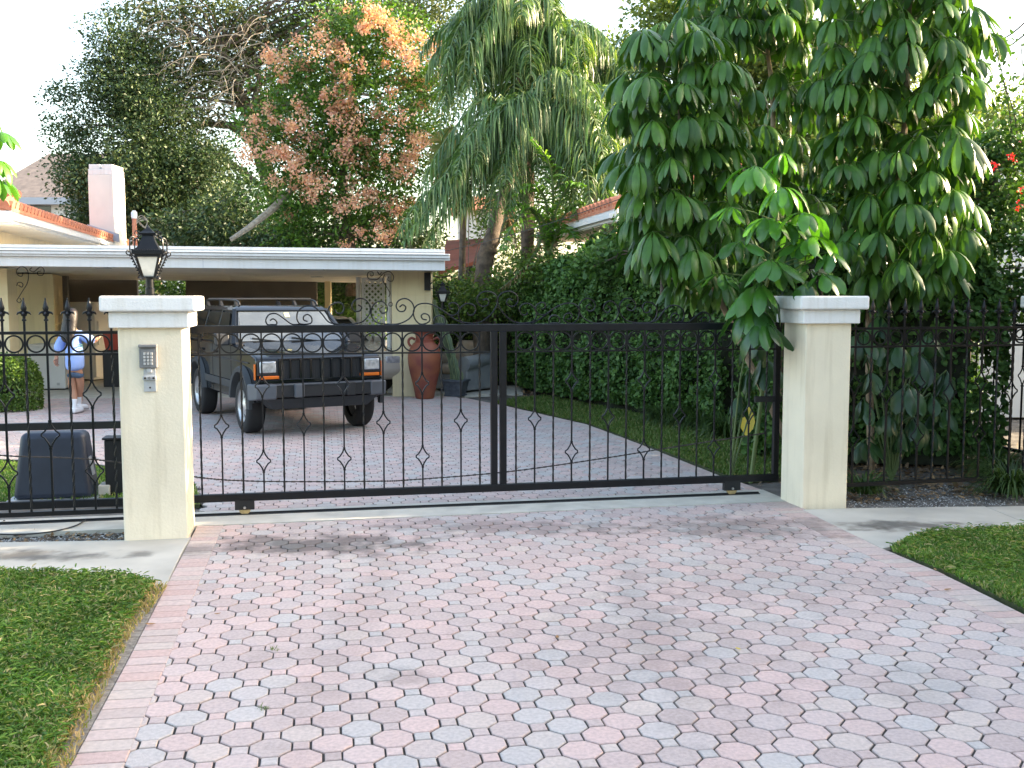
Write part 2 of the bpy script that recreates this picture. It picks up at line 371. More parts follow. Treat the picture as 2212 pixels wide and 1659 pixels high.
def pave(mb, poly, ch=.0035, z=0.0):
    if len(poly) < 3 or area(poly) < 2.5e-4: return
    n = len(poly); cx = sum(p[0] for p in poly) / n; cy = sum(p[1] for p in poly) / n
    ar = sum(poly[i][0] * poly[(i + 1) % n][1] - poly[(i + 1) % n][0] * poly[i][1] for i in range(n))
    if ar < 0: poly = poly[::-1]
    tx, ty = rng.normal(0, .006, 2); z += rng.normal(0, .0006)
    def zz(p): return z + tx * (p[0] - cx) + ty * (p[1] - cy)
    V = [(p[0], p[1], -.011) for p in poly]
    V += [(p[0], p[1], zz(p) - ch * .8) for p in poly]
    for p in poly:
        d = math.hypot(p[0] - cx, p[1] - cy) or 1; k = max(0, (d - ch * 1.15) / d)
        V.append((cx + (p[0] - cx) * k, cy + (p[1] - cy) * k, zz(p)))
    F = [tuple(range(2 * n, 3 * n))]
    for i in range(n):
        j = (i + 1) % n
        F.append((i, j, n + j, n + i)); F.append((n + i, n + j, 2 * n + j, 2 * n + i))
    mb.add(V, F)
def region(mb, left, right, p0, n0, p1, n1, box_, polyt=None):
    (x0, x1, y0, y1) = box_
    for i in range(-90, 91):
        for j in range(-60, 130):
            c = lat(i, j)
            if not (x0 < c[0] < x1 and y0 < c[1] < y1): continue
            P = shp(c, (i + j) % 2)
            if n0: P = clip(P, p0, n0)
            if n1 and len(P) > 2: P = clip(P, p1, n1)
            if len(P) < 3: continue
            if left:
                if polyt: 
                    if not in_poly(c, polyt): continue
                else:
                    a, b, x = lerp_poly(left, c[1]); d = (b[0] - a[0], b[1] - a[1]); P = clip(P, a, (d[1], -d[0]))
            if len(P) < 3: continue
            if right:
                a, b, x = lerp_poly(right, c[1]); d = (b[0] - a[0], b[1] - a[1]); P = clip(P, a, (-d[1], d[0]))
            pave(mb, P)
d1 = MB()
region(d1, outLi, outRi, sF, (-sN[0], -sN[1]), (0, 2.0), (0, 1), (-3, 3.6, 2.0, 9.2))
tag(d1.build('driveway', M['paver']), kind='structure')
d2 = MB()
plt = [(x, y) for x, y in inL] + [(-14, 18.6), (4, 18.6), (4, 8)]
region(d2, inL, inRi, sB, sN, slab0, (-slabn.x, -slabn.y), (-10.5, 3, 8, 19), plt)
tag(d2.build('inner_driveway', M['paver']), kind='structure')
def bricks(mb, A, B, y0, y1, step=.107, cl=None):
    y = y0
    L = []
    while y < y1:
        _, _, xa = lerp_poly(A, y); _, _, xb = lerp_poly(B, y + .03)
        L.append(((xa, y), (xb, y + .03))); y += step
    for (a, b), (c, d) in zip(L, L[1:]):
        gx = .0035
        P = [(a[0], a[1] + gx), (b[0], b[1] + gx), (d[0], d[1] - gx), (c[0], c[1] - gx)]
        if cl: P = clip(P, *cl)
        pave(mb, P, .004)
d3 = MB()
bricks(d3, outLo, outLi, 2.1, 8.2, cl=(sF, (-sN[0], -sN[1]))); bricks(d3, outRi, outRo, 2.1, 9.2, cl=(sF, (-sN[0], -sN[1])))
bricks(d3, inRi, inR, 9.35, 18.2, .2)
P0 = [gp(432, 1068), gp(400, 1030), gp(300, 1008), gp(200, 992), gp(0, 985)]
for k in range(4):
    a, b = P0[k], P0[k + 1]; n = max(2, int(math.hypot(b[0] - a[0], b[1] - a[1]) / .11))
    for q in range(n):
        t0, t1 = q / n, (q + .94) / n
        p, r = (a[0] + (b[0] - a[0]) * t0, a[1] + (b[1] - a[1]) * t0), (a[0] + (b[0] - a[0]) * t1, a[1] + (b[1] - a[1]) * t1)
        pave(d3, [(p[0], p[1] - .17), (r[0], r[1] - .17), (r[0], r[1] - .0), (p[0], p[1] - .0)], .004)
tag(d3.build('driveway_border', M['brick']), kind='structure')
# bedding sheet below all pavers
s = MB()
s.prism([(a[0] + .01, a[1]) for a in outLo] + [(a[0] - .01, a[1]) for a in outRo[::-1]], -.035, -.0085)
tag(s.build('driveway_bedding', M['joint']), kind='structure')
s = MB()
s.prism([(-2.5, 8.45), (2.34, 9.4)] + [(a[0] - .01, a[1]) for a in inR[1:]] + [(-14, 18.0), (-14, 11.75)] + [(p[0], p[1] - .17) for p in reversed(inL[2:-1])], -.035, -.009)
tag(s.build('inner_driveway_bedding', M['joint']), kind='structure')
# concrete strip with rail
s = MB()
q = [W(-3.2, -.37, 0, GO), W(5.02, -.37, 0, GO), W(5.02, .165, 0, GO), W(-3.2, .165, 0, GO)]
s.prism([(p.x, p.y) for p in q], -.03, .003)
tag(s.build('gate_footing', M['conc_strip']), kind='structure')
rl = thing('gate_rail', W(1, 0, 0, GO), 'thin dark steel ground rail set in the concrete strip under the sliding gate', 'rail')
s = MB(); s.beam(W(-3.1, 0, .008, GO), W(4.9, 0, .008, GO), .016, .022); s.beam(W(-3.1, 0, .004, GO), W(4.9, 0, .004, GO), .07, .008)
s.build('track', M['iron_dull'], rl, world=True)
# sidewalks
sl = MB(); sl.prism([gp(-500, 1180), gp(272, 1167), gp(413, 1160), (-2.30, 7.1), (-2.14, 6.30), gp(337, 1268), gp(290, 1250), gp(0, 1243), gp(-500, 1238)], -.03, .002)
tag(sl.build('sidewalk', M['conc'], bevel=.006), kind='structure')
sr = MB(); sr.prism([(2.43, 8.56), gp(1838, 1098), gp(2128, 1094), (4.05, 7.94), (3.151, 7.60), (2.62, 7.22), (2.5, 8.0)], -.03, .002)
sr.prism([(p[0] + .012, p[1]) for p in [gp(2128, 1094), gp(2212, 1092), (8, 8.9), (8, 8.0), (4.05, 7.94)]], -.03, -.002)
tag(sr.build('sidewalk', M['conc'], bevel=.006), kind='structure')
sb = MB(); a = Vector(slab0); nn = slabn
sb.prism([(-14, 17.7), (-8.382, 18.02), (-2.124, 18.37), (-1.0, 18.42), (.2, 18.9), (.2, 27), (-14, 27)], -.03, .004)
tag(sb.build('carport_slab', M['conc_strip']), kind='structure')

# ---------------------------------------------------------------- lawns
def strips(pos, dirv, length, width, mat_, name, bend=.35, parent=None):
    """grass blades: tapered 2-segment strips"""
    n = len(pos); a = rng.uniform(0, 2 * PI, n)
    side = np.stack([-np.sin(a), np.cos(a), np.zeros(n)], 1) * (width / 2)[:, None]
    tip = pos + dirv * length[:, None]
    mid = pos + dirv * (length * .55)[:, None] + np.array([0, 0, 1.0]) * (length * bend * .4)[:, None]
    tip = tip - np.array([0, 0, 1.0]) * (length * bend * .25)[:, None]
    V = np.stack([pos - side, pos + side, mid + side * .8, mid - side * .8, tip], 1).reshape(-1, 3)
    b = np.arange(n)[:, None] * 5
    F = np.concatenate([b + np.array([[0, 1, 2]]), b + np.array([[0, 2, 3]]), b + np.array([[3, 2, 4]])], 0)
    return fast(name, V, F, mat_, parent)
def blades(poly, dens, h, w, mat_, name, lean=.75, keep=None, z0=0.0):
    P = np.array(poly); lo, hi = P.min(0), P.max(0)
    n = int((hi[0] - lo[0]) * (hi[1] - lo[1]) * dens)
    p = rng.uniform(lo, hi, (n, 2))
    inside = np.zeros(n, bool); m = len(P)
    for i in range(m):
        a, b = P[i], P[(i + 1) % m]
        if a[1] == b[1]: continue
        c = ((a[1] > p[:, 1]) != (b[1] > p[:, 1])) & (p[:, 0] < (b[0] - a[0]) * (p[:, 1] - a[1]) / (b[1] - a[1]) + a[0])
        inside ^= c
    p = p[inside]
    if keep is not None: p = p[keep(p)]
    n = len(p)
    f = (np.sin(p[:, 0] * 5.1 + 1.3 * np.sin(p[:, 1] * 3.7)) * np.sin(p[:, 1] * 4.3 + 2 * np.sin(p[:, 0] * 2.9)) * .5 + .5)
    L = h * rng.uniform(.5, 1.2, n) * (.65 + .5 * f)
    a = rng.uniform(0, 2 * PI, n); t = rng.uniform(.25, 1.0, n) * lean
    d = np.stack([np.cos(a) * np.sin(t * 1.4), np.sin(a) * np.sin(t * 1.4), np.cos(t * 1.4)], 1)
    pos = np.column_stack([p, np.full(n, z0)])
    return strips(pos, d, L, w * rng.uniform(.6, 1.3, n), mat_, name)
def distline(p, pl):
    d = np.full(len(p), 1e9)
    for a, b in zip(pl, pl[1:]):
        a = np.array(a); b = np.array(b); t = np.clip(((p - a) @ (b - a)) / ((b - a) @ (b - a)), 0, 1)
        d = np.minimum(d, np.linalg.norm(p - (a + t[:, None] * (b - a)), axis=1))
    return d
dg = MB(); dg.prism([(x - .13, y) for x, y in outLo if y < 6.4] + [(x - .004, y) for x, y in reversed(outLo) if y < 6.4], -.03, -.004); tag(dg.build('soil_edge', M['edge_soil']), kind='structure')
LL = [gp(-420, 1238), gp(0, 1239), gp(174, 1242), gp(290, 1245), gp(335, 1264), gp(318, 1290), gp(267, 1365), gp(225, 1445), gp(174, 1539), gp(116, 1655), (-1.62, 3.2), (-1.55, 2.4), (-4.5, 2.4)]
lb = MB(); lb.prism([(x - .0, y) for x, y in LL], -.03, .004); tag(lb.build('lawn_soil', M['thatch']), kind='structure')
edge = [LL[4], LL[5], LL[6], LL[7], LL[8], LL[9], LL[10]]
tag(blades(LL, 12500, .055, .0105, M['grass'], 'lawn', keep=lambda p: (distline(p, edge) > .01 + .06 * np.sin(p[:, 1] * 19) ** 2 * rng.random(len(p)))), 'thick green lawn grass left of the paved driveway', 'grass', kind='stuff')
tag(blades(LL, 12000, .048, .0075, M['grass_dry'], 'lawn_edge_grass', keep=lambda p: (distline(p, edge) < .16 * rng.random(len(p)) + .02)), 'dry straw-coloured grass fringe along the left driveway border', 'grass', kind='stuff')
LE = [(x, y) for x, y in edge] + [(x + .075 + .02 * math.sin(y * 23), y) for x, y in reversed(edge)]
tag(blades(LE, 5200, .045, .007, M['grass_dry'], 'trimmed_grass'), 'sparse dry grass stubble on the soil beside the left brick border', 'grass', kind='stuff')
LR = [(2.66, 7.16), gp(1960, 1166), gp(2009, 1152), gp(2100, 1146), gp(2212, 1140), (5.6, 8.2), (5.6, 3), (3.25, 3), (3.06, 4.8), (2.93, 5.75), (2.80, 6.65)]
lb = MB(); lb.prism(LR, -.03, .004); tag(lb.build('lawn_soil', M['thatch']), kind='structure')
tag(blades(LR, 10500, .055, .0105, M['grass'], 'lawn'), 'green lawn grass on the verge right of the driveway', 'grass', kind='stuff')
LI = [gp(432, 1090), gp(420, 1052), gp(300, 1026), gp(200, 1008), gp(0, 1000), (-9, 10.9), (-9, 9.6), gp(0, 1088), gp(270, 1085)]
lb = MB(); lb.prism(LI, -.03, .0); tag(lb.build('lawn_soil', M['thatch']), kind='structure')
tag(blades(LI, 4200, .07, .011, M['grass'], 'lawn'), 'small grass patch inside the gate around the gate motor', 'grass', kind='stuff')
IR = [(2.25, 9.95), (2.12, 10.3), (1.62, 12.37), (1.10, 14.36), (-.03, 16.82), (-.3, 17.3), (.6, 18.5), (1.6, 16.2), (2.75, 13.9), (3.0, 12.6), (3.1, 11.2), (3.0, 10.2)]
lb = MB(); lb.prism(IR, -.03, .0); tag(lb.build('lawn_soil', M['thatch']), kind='structure')
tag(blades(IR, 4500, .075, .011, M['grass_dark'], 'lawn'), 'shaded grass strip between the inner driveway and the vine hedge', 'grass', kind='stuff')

def turf(poly, n, mt, label):
    P = np.array(poly); lo, hi = P.min(0), P.max(0); p = rng.uniform(lo, hi, (n, 2)); ins = np.zeros(n, bool)
    for a, b_ in zip(P, np.roll(P, -1, 0)):
        if a[1] != b_[1]: ins ^= ((a[1] > p[:, 1]) != (b_[1] > p[:, 1])) & (p[:, 0] < (b_[0] - a[0]) * (p[:, 1] - a[1]) / (b_[1] - a[1]) + a[0])
    f = np.sin(p[:, 0] * 3.1 + 2 * np.sin(p[:, 1] * 2.3)) * np.sin(p[:, 1] * 3.9 + p[:, 0]) * .5 + .5
    p = p[ins & (rng.random(n) < .25 + .75 * f)]; m = len(p); a = rng.uniform(0, 2 * PI, m)
    pos = np.column_stack([p, rng.uniform(.02, .05, m)]); D = np.stack([np.cos(a), np.sin(a), rng.uniform(-.25, .55, m)], 1)
    T = np.array([(0, 0, 0), (.35, .5, .3), (.75, .38, .1), (1, 0, -.6), (.75, -.38, .1), (.35, -.5, .3)]); l = rng.uniform(.022, .058, m)
    D = D / np.linalg.norm(D, axis=1, keepdims=True); Nn = rng.normal(size=(m, 3)) * .35 + np.array([0, 0, 1.]); Nn = Nn - D * (Nn * D).sum(1, keepdims=True); Nn /= np.linalg.norm(Nn, axis=1, keepdims=True); Y = np.cross(Nn, D); w = l * .2
    V = pos[:, None, :] + T[None, :, 0:1] * (D * l[:, None])[:, None, :] + T[None, :, 1:2] * (Y * w[:, None])[:, None, :] + T[None, :, 2:3] * (Nn * w[:, None])[:, None, :]
    F = (np.array([(0, 3, 2), (0, 2, 1), (0, 5, 4), (0, 4, 3)])[None] + (np.arange(m) * 6)[:, None, None]).reshape(-1, 3)
    tag(fast('lawn_runners', V.reshape(-1, 3), F, mt), label, 'grass', kind='stuff')
turf(LL, 60000, M['grass'], 'broad turf blades lying across the lawn left of the driveway')
turf(LR, 42000, M['grass'], 'broad turf blades lying across the verge right of the driveway')
# ================================================================ PILLARS, LANTERNS, KEYPAD
def pillar(fr, w, label, hcap=0.0, extra=None):
    r = math.radians(11); ux, uy = math.cos(r), math.sin(r)
    c = (fr[0] + w / 2 * ux * extra[0] - w / 2 * uy * -1 * 0 + (-uy) * w / 2 , fr[1] + w / 2 * uy * extra[0] + ux * w / 2)
    t = thing('gate_pillar', (c[0], c[1], 0), label, 'pillar', r, 'cream gate pillars')
    b = MB(); b.box((0, 0, .785), (w, w, 1.63)); b.build('shaft', M['cream'], t, bevel=.012, seg=3)
    b = MB(); b.box((0, 0, 1.612), (w + .10, w + .10, .116)); b.build('lower_cap', M['white_stucco'], t, bevel=.008, seg=2)
    b = MB(); b.box((0, 0, 1.727), (w + .205, w + .205, .112)); b.build('upper_cap', M['white_stucco'], t, bevel=.016, seg=3)
    return t, c
PL, cL = pillar((-2.388, 7.528), .45, 'cream stucco pillar with the keypad on it, left of the gate, with stepped white cap', extra=(-1,))
PR, cR = pillar((2.442, 8.617), .41, 'cream stucco pillar with stepped white cap half covered by big leaves, right of the gate', extra=(1,))
P3, c3 = pillar((5.02, 9.38), .42, 'pillar at the right edge of the photo with just the corner of its white cap showing', extra=(1,))
def lantern(loc, label, grp=None, s=1.0, rz=0.2):
    t = thing('post_lantern', loc, label, 'lantern', rz, grp)
    b = MB(); b.box((0, 0, .006), (.13, .13, .012)); b.tube([(0, 0, .01), (0, 0, .055), (0, 0, .06), (0, 0, .135)], [.034, .034, .029, .029], 12); b.build('post', M['iron'], t, smooth=True)
    q = 1
    def frus(z0, z1, a, c_): return [(-a, -a, z0), (a, -a, z0), (a, a, z0), (-a, a, z0), (-c_, -c_, z1), (c_, -c_, z1), (c_, c_, z1), (-c_, c_, z1)]
    b = MB(); b.box((0, 0, .138), (.10, .10, .008))
    for sx in (-1, 1):
        for sy in (-1, 1): b.beam((sx * .043, sy * .043, .142), (sx * .083, sy * .083, .30), .013, .013, (1, 1, 0))
    for sx in (-1, 1):
        b.box((0, sx * .083, .295), (.178, .014, .02)); b.box((sx * .083, 0, .295), (.014, .15, .02))
    b.build('cage', M['iron'], t)
    b = MB(); b.hexa(frus(.143, .298, .040, .079)); b.build('glass', M['lglass'], t)
    b = MB(); b.box((0, 0, .318), (.215, .215, .028))
    for k in range(-6, 7):
        for (sx, sy) in ((0, 1), (1, 0)):
            for sg in (-1, 1):
                p = (k * .0165 if sx == 0 else sg * .106, k * .0165 if sy == 0 else sg * .106, .335)
                b.box(p, (.009, .009, .012))
    b.build('rim', M['iron'], t, bevel=.003)
    b = MB(); pr = [(.135, .33), (.108, .352), (.082, .385), (.062, .42), (.055, .445), (.078, .448), (.080, .462), (.062, .468), (.052, .475), (.012, .503), (.0, .507)]
    b.lathe([(r * 1.0, z) for r, z in pr[:-1]], 4, a0=PI / 4); b.lathe([(.012, .5), (.008, .512), (.002, .522)], 8)
    b.build('roof', M['iron'], t, smooth=20)
    for sx in (-1, 1):
        for sy in (-1, 1):
            k = 1 / math.sqrt(2)
            prof = [(.085, .147), (.10, .135), (.085, .130), (.075, .15), (.10, .20), (.135, .26), (.158, .31), (.163, .37), (.155, .415), (.135, .43), (.118, .415), (.128, .40)]
            b = MB(); b.tube(crv([(sx * r * k, sy * r * k, z) for r, z in prof], 4), .0055, 5)
            b.tube(crv([(sx * r * k, sy * r * k, z) for r, z in [(.15, .30), (.18, .297), (.195, .315), (.18, .33), (.17, .315)]], 4), .005, 5)
            b.tube(crv([(sx * r * k, sy * r * k, z) for r, z in [(.075, .46), (.105, .475), (.118, .455), (.10, .44), (.092, .455)]], 3), .004, 5)
            for i in range(7):
                f = i / 6; r_ = .079 + f * .07; z_ = .165 + f * .125
                b.box((sx * (r_ + .012) * k, sy * (r_ + .012) * k, z_), (.014, .014, .010))
            b.build('scroll_arm', M['iron'], t, smooth=True)
    t.scale = (s, s, s)
    return t
def crv(pts, k=5):                # Catmull-Rom
    P = [Vector(p) for p in pts]; out = []
    for i in range(len(P) - 1):
        a = P[i - 1] if i else P[0] * 2 - P[1]; b, c = P[i], P[i + 1]; d = P[i + 2] if i + 2 < len(P) else P[-1] * 2 - P[-2]
        for j in range(k):
            t = j / k
            out.append(.5 * ((2 * b) + (c - a) * t + (2 * a - 5 * b + 4 * c - d) * t * t + (3 * b - a - 3 * c + d) * t ** 3))
    out.append(P[-1]); return out
lt = lantern((cL[0] - .035, cL[1] + .02, 1.783), 'black wrought iron lantern standing on the left gate pillar', 'pillar lanterns', 1.0)
lt2 = lantern((cR[0] + .02, cR[1] + .03, 1.783), 'black post of a lantern on the right gate pillar, its head hidden in leaves', 'pillar lanterns', .80)
# keypad
kp = at(321.5, 770, 7.48); r11 = math.radians(11)
kt = thing('keypad', (kp.x, kp.y, 0), 'grey gate keypad with twelve buttons on the left pillar', 'keypad', r11)
# front face of the shaft in the keypad frame
c_, s_ = math.cos(r11), math.sin(r11)
fy = (-2.388 - kp.x) * (-s_) + (7.528 - kp.y) * c_
z0 = kp.z
b = MB(); b.hexa([(-.062, fy - .042, z0 - .082), (.062, fy - .042, z0 - .082), (.064, fy, z0 - .082), (-.064, fy, z0 - .082), (-.062, fy - .03, z0 + .085), (.062, fy - .03, z0 + .085), (.064, fy, z0 + .085), (-.064, fy, z0 + .085)])
b.build('housing', M['keypad'], kt, bevel=.008, seg=3)
b = MB(); b.box((0, fy - .028, z0 + .078), (.128, .056, .022)); b.build('hood', M['keypad'], kt, bevel=.006)
b = MB(); b.box((0, fy - .040, z0 - .008), (.096, .004, .118)); b.build('faceplate', M['keypad'], kt)
for i in range(3):
    for j in range(4):
        b = MB(); b.box(((i - 1) * .024, fy - .0455, z0 + .022 - j * .024), (.0155, .007, .0165)); b.build('button', M['keys'], kt, bevel=.001)
b = MB(); b.box((.004, fy - .006, z0 - .17), (.084, .012, .17)); b.box((.004, fy - .02, z0 - .10), (.03, .03, .03)); b.build('mounting_plate', M['galv'], kt, bevel=.002)
b = MB(); b.box((.004, fy - .02, z0 - .155), (.09, .03, .03)); b.build('lock_bracket', M['galv'], kt, bevel=.002)
for i in (-1, 0, 1):
    b = MB(); b.tube([(.004 + i * .029, fy - .033, z0 - .155), (.004 + i * .029, fy - .041, z0 - .155)], [.011 if i == 0 else .008] * 2, 12); b.build('bolt', M['oldiron'] if i else M['keypad'], kt)
b = MB(); b.tube([(.004, fy - .011, z0 - .225), (.004, fy - .016, z0 - .225)], [.007] * 2, 12); b.build('bolt', M['oldiron'], kt)

# ================================================================ GATE
def GP(u, z, v=0.0): return W(u, v, z, GO)
def gq(x, y, z=None):             # pixel -> (u, z) on the gate plane
    r = ray(x, y); nx, ny = -SU, CU
    t = (GO[0] * nx + GO[1] * ny) / (r[0] * nx + r[1] * ny)
    px, py = r[0] * t, r[1] * t
    return ((px - GO[0]) * CU + (py - GO[1]) * SU, EYE + r[2] * t)
gate = thing('sliding_gate', (GO[0] + 2.5 * CU, GO[1] + 2.5 * SU, 0), 'long black iron sliding gate with rings, diamond bars and scrollwork across the driveway', 'gate')
ZT, ZB = 1.515, .145
UL, UR, UC = -.35, gq(1683, 900)[0], gq(1076, 900)[0]
b = MB(); b.beam(GP(UL, ZT), GP(UR, ZT), .05, .062); b.build('top_rail', M['iron'], gate, bevel=.005, world=True)
b = MB(); b.beam(GP(-3.0, ZB), GP(UR, ZB), .05, .062); b.build('bottom_rail', M['iron'], gate, bevel=.005, world=True)
for u in (gq(1067, 900)[0] , gq(1086.5, 900)[0]):
    b = MB(); b.box(GP(u, (ZT + ZB) / 2), (.056, .052, ZT - ZB - .062), rz=TH); b.build('centre_post', M['iron'], gate, bevel=.004, world=True)
b = MB(); b.box(GP(UR - .03, (ZT + ZB) / 2), (.05, .05, ZT - ZB - .062), rz=TH); b.build('end_post', M['iron'], gate, bevel=.004, world=True)
b = MB(); b.beam(GP(UR - .24, .86), GP(UR + .02, .86), .03, .05); b.build('latch_bar', M['iron_dull'], gate, world=True)
ZM = gq(800, 763)[1]; UC0, UC1 = gq(1058, 900)[0] , gq(1094, 900)[0]
for (a_, c_) in ((UL, UC0), (UC1, UR)):
    b = MB(); b.beam(GP(a_, ZM), GP(c_, ZM), .022, .013); b.build('mid_rail', M['iron'], gate, world=True)
def diamond(mb, P, u, z, w=.056, h=.088, r=.0068):
    for sg in (-1, 1):
        pts = [(u, z + h), (u + sg * w * .25, z + h * .62), (u + sg * w * .62, z + h * .25), (u + sg * w * .97, z + .008), (u + sg * w * .97, z - .008), (u + sg * w * .62, z - h * .25), (u + sg * w * .25, z - h * .62), (u, z - h)]
        mb.tube([P(a, c) for a, c in pts], r, 5)
def baluster(par, P, u, z0, z1, kind, mt, zs=(.62, .88, .40), tz=1.30, rz=TH, s=1.0):
    b = MB()
    if kind == 0:      # twisted
        za = z1 - (z1 - tz) ; pts = [P(u, z0 + (za - z0) * i / 60) for i in range(61)]
        V = b.tube(pts, .0088 * s, 4, twist=.33); b.box((P(u, (za + z1) / 2)), (.0125 * s, .0125 * s, z1 - za), rz=rz)
    else:
        ds = [zs[0]] if kind == 1 else [zs[1], zs[2]]
        h = .088 * s; cuts = [z0]
        for d in sorted(ds): cuts += [d - h, d + h]
        cuts.append(z1)
        for i in range(0, len(cuts), 2): b.box(P(u, (cuts[i] + cuts[i + 1]) / 2), (.0125 * s, .0125 * s, cuts[i + 1] - cuts[i]), rz=rz)
        for d in ds:
            diamond(b, P, u, d, w=.056 * s, h=h)
            for sg in (-1, 1): b.box(P(u, d + sg * h), (.019 * s, .019 * s, .016), rz=rz)
    return b.build('baluster', mt, par, world=True, smooth=False)
lb_ = [406.6 + x * .27574 for x in [95, 250, 412, 572, 732, 890, 1047, 1208, 1365, 1520, 1675, 1830, 1988, 2140]] + [1037]
rb_ = [1016.6 + x * .33702 for x in [290, 408, 530, 648, 767, 882, 1003, 1115, 1232, 1343, 1457, 1567, 1680, 1787, 1890]]
zd = (gq(741, 914.5)[1], gq(708, 831.7)[1], gq(740, 991)[1])
zl = {}
for grp_ in (lb_, rb_):
    us = []
    for i, x in enumerate(grp_):
        # bars are read at different heights; verticals lean, so refine at mid height
        us.append(gq(x, 765 if grp_ is lb_ else 815)[0])
    A = np.polyfit(np.arange(len(us)), us, 1); us = [A[1] + A[0] * i for i in range(len(us))]
    for i, u in enumerate(us):
        baluster(gate, GP, u, ZB + .03, ZT - .03, 0 if i % 2 == 0 else (1 if i % 4 == 1 else 2), M['iron'], zd, ZM)
    pit = A[0]
    rr = [u + pit / 2 for u in us] if grp_ is lb_ else [u + pit / 2 for u in us[:-1]]
    if grp_ is lb_: rr = rr[:-1]
    for u in rr:
        zc = (ZM + .0065 + ZT - .031) / 2; R_ = (ZT - .031 - ZM - .0065) / 2 - .007
        b = MB(); b.torus(GP(u, zc), R_ - .001, .0085, n=28, m=4, M=Matrix.Rotation(TH, 3, 'Z')); b.build('ring', M['iron'], gate, world=True)
        for sg in (-1, 1):
            pass
# tail of the gate behind the left fence
b = MB(); b.beam(GP(-3.0, .765), GP(UL + .02, .765), .045, .058); b.build('tail_rail', M['iron_dull'], gate, bevel=.004, world=True)
# rollers
for (x, y) in ((529, 1100), (1580, 1053)):
    u, z = gq(x, y); 
    b = MB(); b.box(GP(u, .088), (.155, .05, .09), rz=TH); rb = b.build('roller_bracket', M['iron_dull'], gate, bevel=.003, world=True)
    b = MB(); p = GP(u, .05); n_ = W(0, 1)
    b.tube([p - n_ * .015, p + n_ * .015], [.048, .048], 24); b.build('wheel', M['zinc'], rb, world=True, smooth=True)
    b = MB(); p = GP(u, .062, -.026); b.tube([p, p - n_ * .012], [.012, .010], 10); b.build('axle_bolt', M['steel'], rb, world=True)
# scrollwork
def c3(x, y): return gq(406.6 + x * .27574, 542.2 + y * .27574)
def c4(x, y): return gq(813.2 + x * .27574, 406.6 + y * .27574)
SC = [[c3(*p) for p in [(640, 545), (665, 532), (692, 552), (688, 582), (655, 597), (622, 580), (608, 540), (635, 498), (690, 492), (750, 530), (810, 573), (870, 592), (925, 592), (965, 562), (966, 520), (935, 497), (905, 512), (905, 540), (935, 552)]],
      [c3(*p) for p in [(900, 590), (868, 565), (850, 525), (862, 470), (915, 433), (985, 437), (1045, 490), (1100, 555), (1180, 588), (1290, 585), (1370, 550), (1420, 490), (1422, 430), (1392, 385), (1345, 372), (1300, 392), (1283, 435), (1305, 470), (1345, 468), (1358, 440), (1330, 422)]],
      [c3(*p) for p in [(1150, 460), (1165, 487), (1203, 487), (1221, 450), (1203, 412), (1158, 405), (1112, 430), (1092, 482), (1110, 540), (1160, 577), (1230, 592)]],
      [c3(*p) for p in [(1528, 432), (1500, 455), (1518, 485), (1552, 478), (1558, 438), (1528, 400), (1480, 400), (1443, 438), (1434, 500), (1470, 555), (1550, 588), (1645, 577), (1728, 532), (1768, 470), (1755, 408), (1705, 373), (1650, 388), (1629, 432), (1652, 470), (1690, 470), (1704, 440), (1680, 422), (1655, 440)]],
      [c3(*p) for p in [(1868, 540), (1835, 532), (1826, 505), (1850, 490), (1884, 505), (1892, 545), (1858, 583), (1810, 572), (1772, 525), (1765, 465), (1800, 420), (1868, 410), (1935, 430), (2005, 472), (2080, 528), (2150, 572)]] ,
      [c3(1970 + 45 * math.cos(a), 548 + 42 * math.sin(a)) for a in [PI * 2 * i / 12 for i in range(13)]],
      [c4(*p) for p in [(560, 985), (620, 1030), (700, 1063), (765, 1072), (825, 1045), (900, 985), (943, 915), (945, 852), (905, 815), (845, 808), (798, 840), (790, 888), (820, 924), (862, 922), (880, 893), (862, 866), (835, 877)]],
      [c4(*p) for p in [(745, 1003), (712, 995), (703, 968), (735, 950), (770, 965), (778, 935), (752, 908), (702, 903), (657, 938), (642, 998), (670, 1048), (740, 1073)]],
      [c4(*p) for p in [(600, 950), (573, 938), (570, 908), (600, 895), (635, 912), (648, 948), (632, 982), (590, 997), (535, 972)]]]
# small spiral inner end of the eighth piece: roll it the right way
SC[7] = [c4(*p) for p in [(712, 975), (728, 995), (762, 988), (778, 950), (757, 912), (705, 903), (658, 938), (642, 998), (672, 1048), (740, 1073)]]
UH = c4(950, 900)[0]; ZF = ZT + .031
for piece in SC:
    lo = min(z for _, z in piece)
    for sg in (1, -1):
        pts = crv([Vector((UH + (u - UH) * sg, max(z, ZF + .006), 0)) for u, z in piece], 5)
        b = MB(); b.tube([GP(p.x, p.y) for p in pts], .0062, 5); b.build('scroll', M['iron'], gate, world=True, smooth=True)

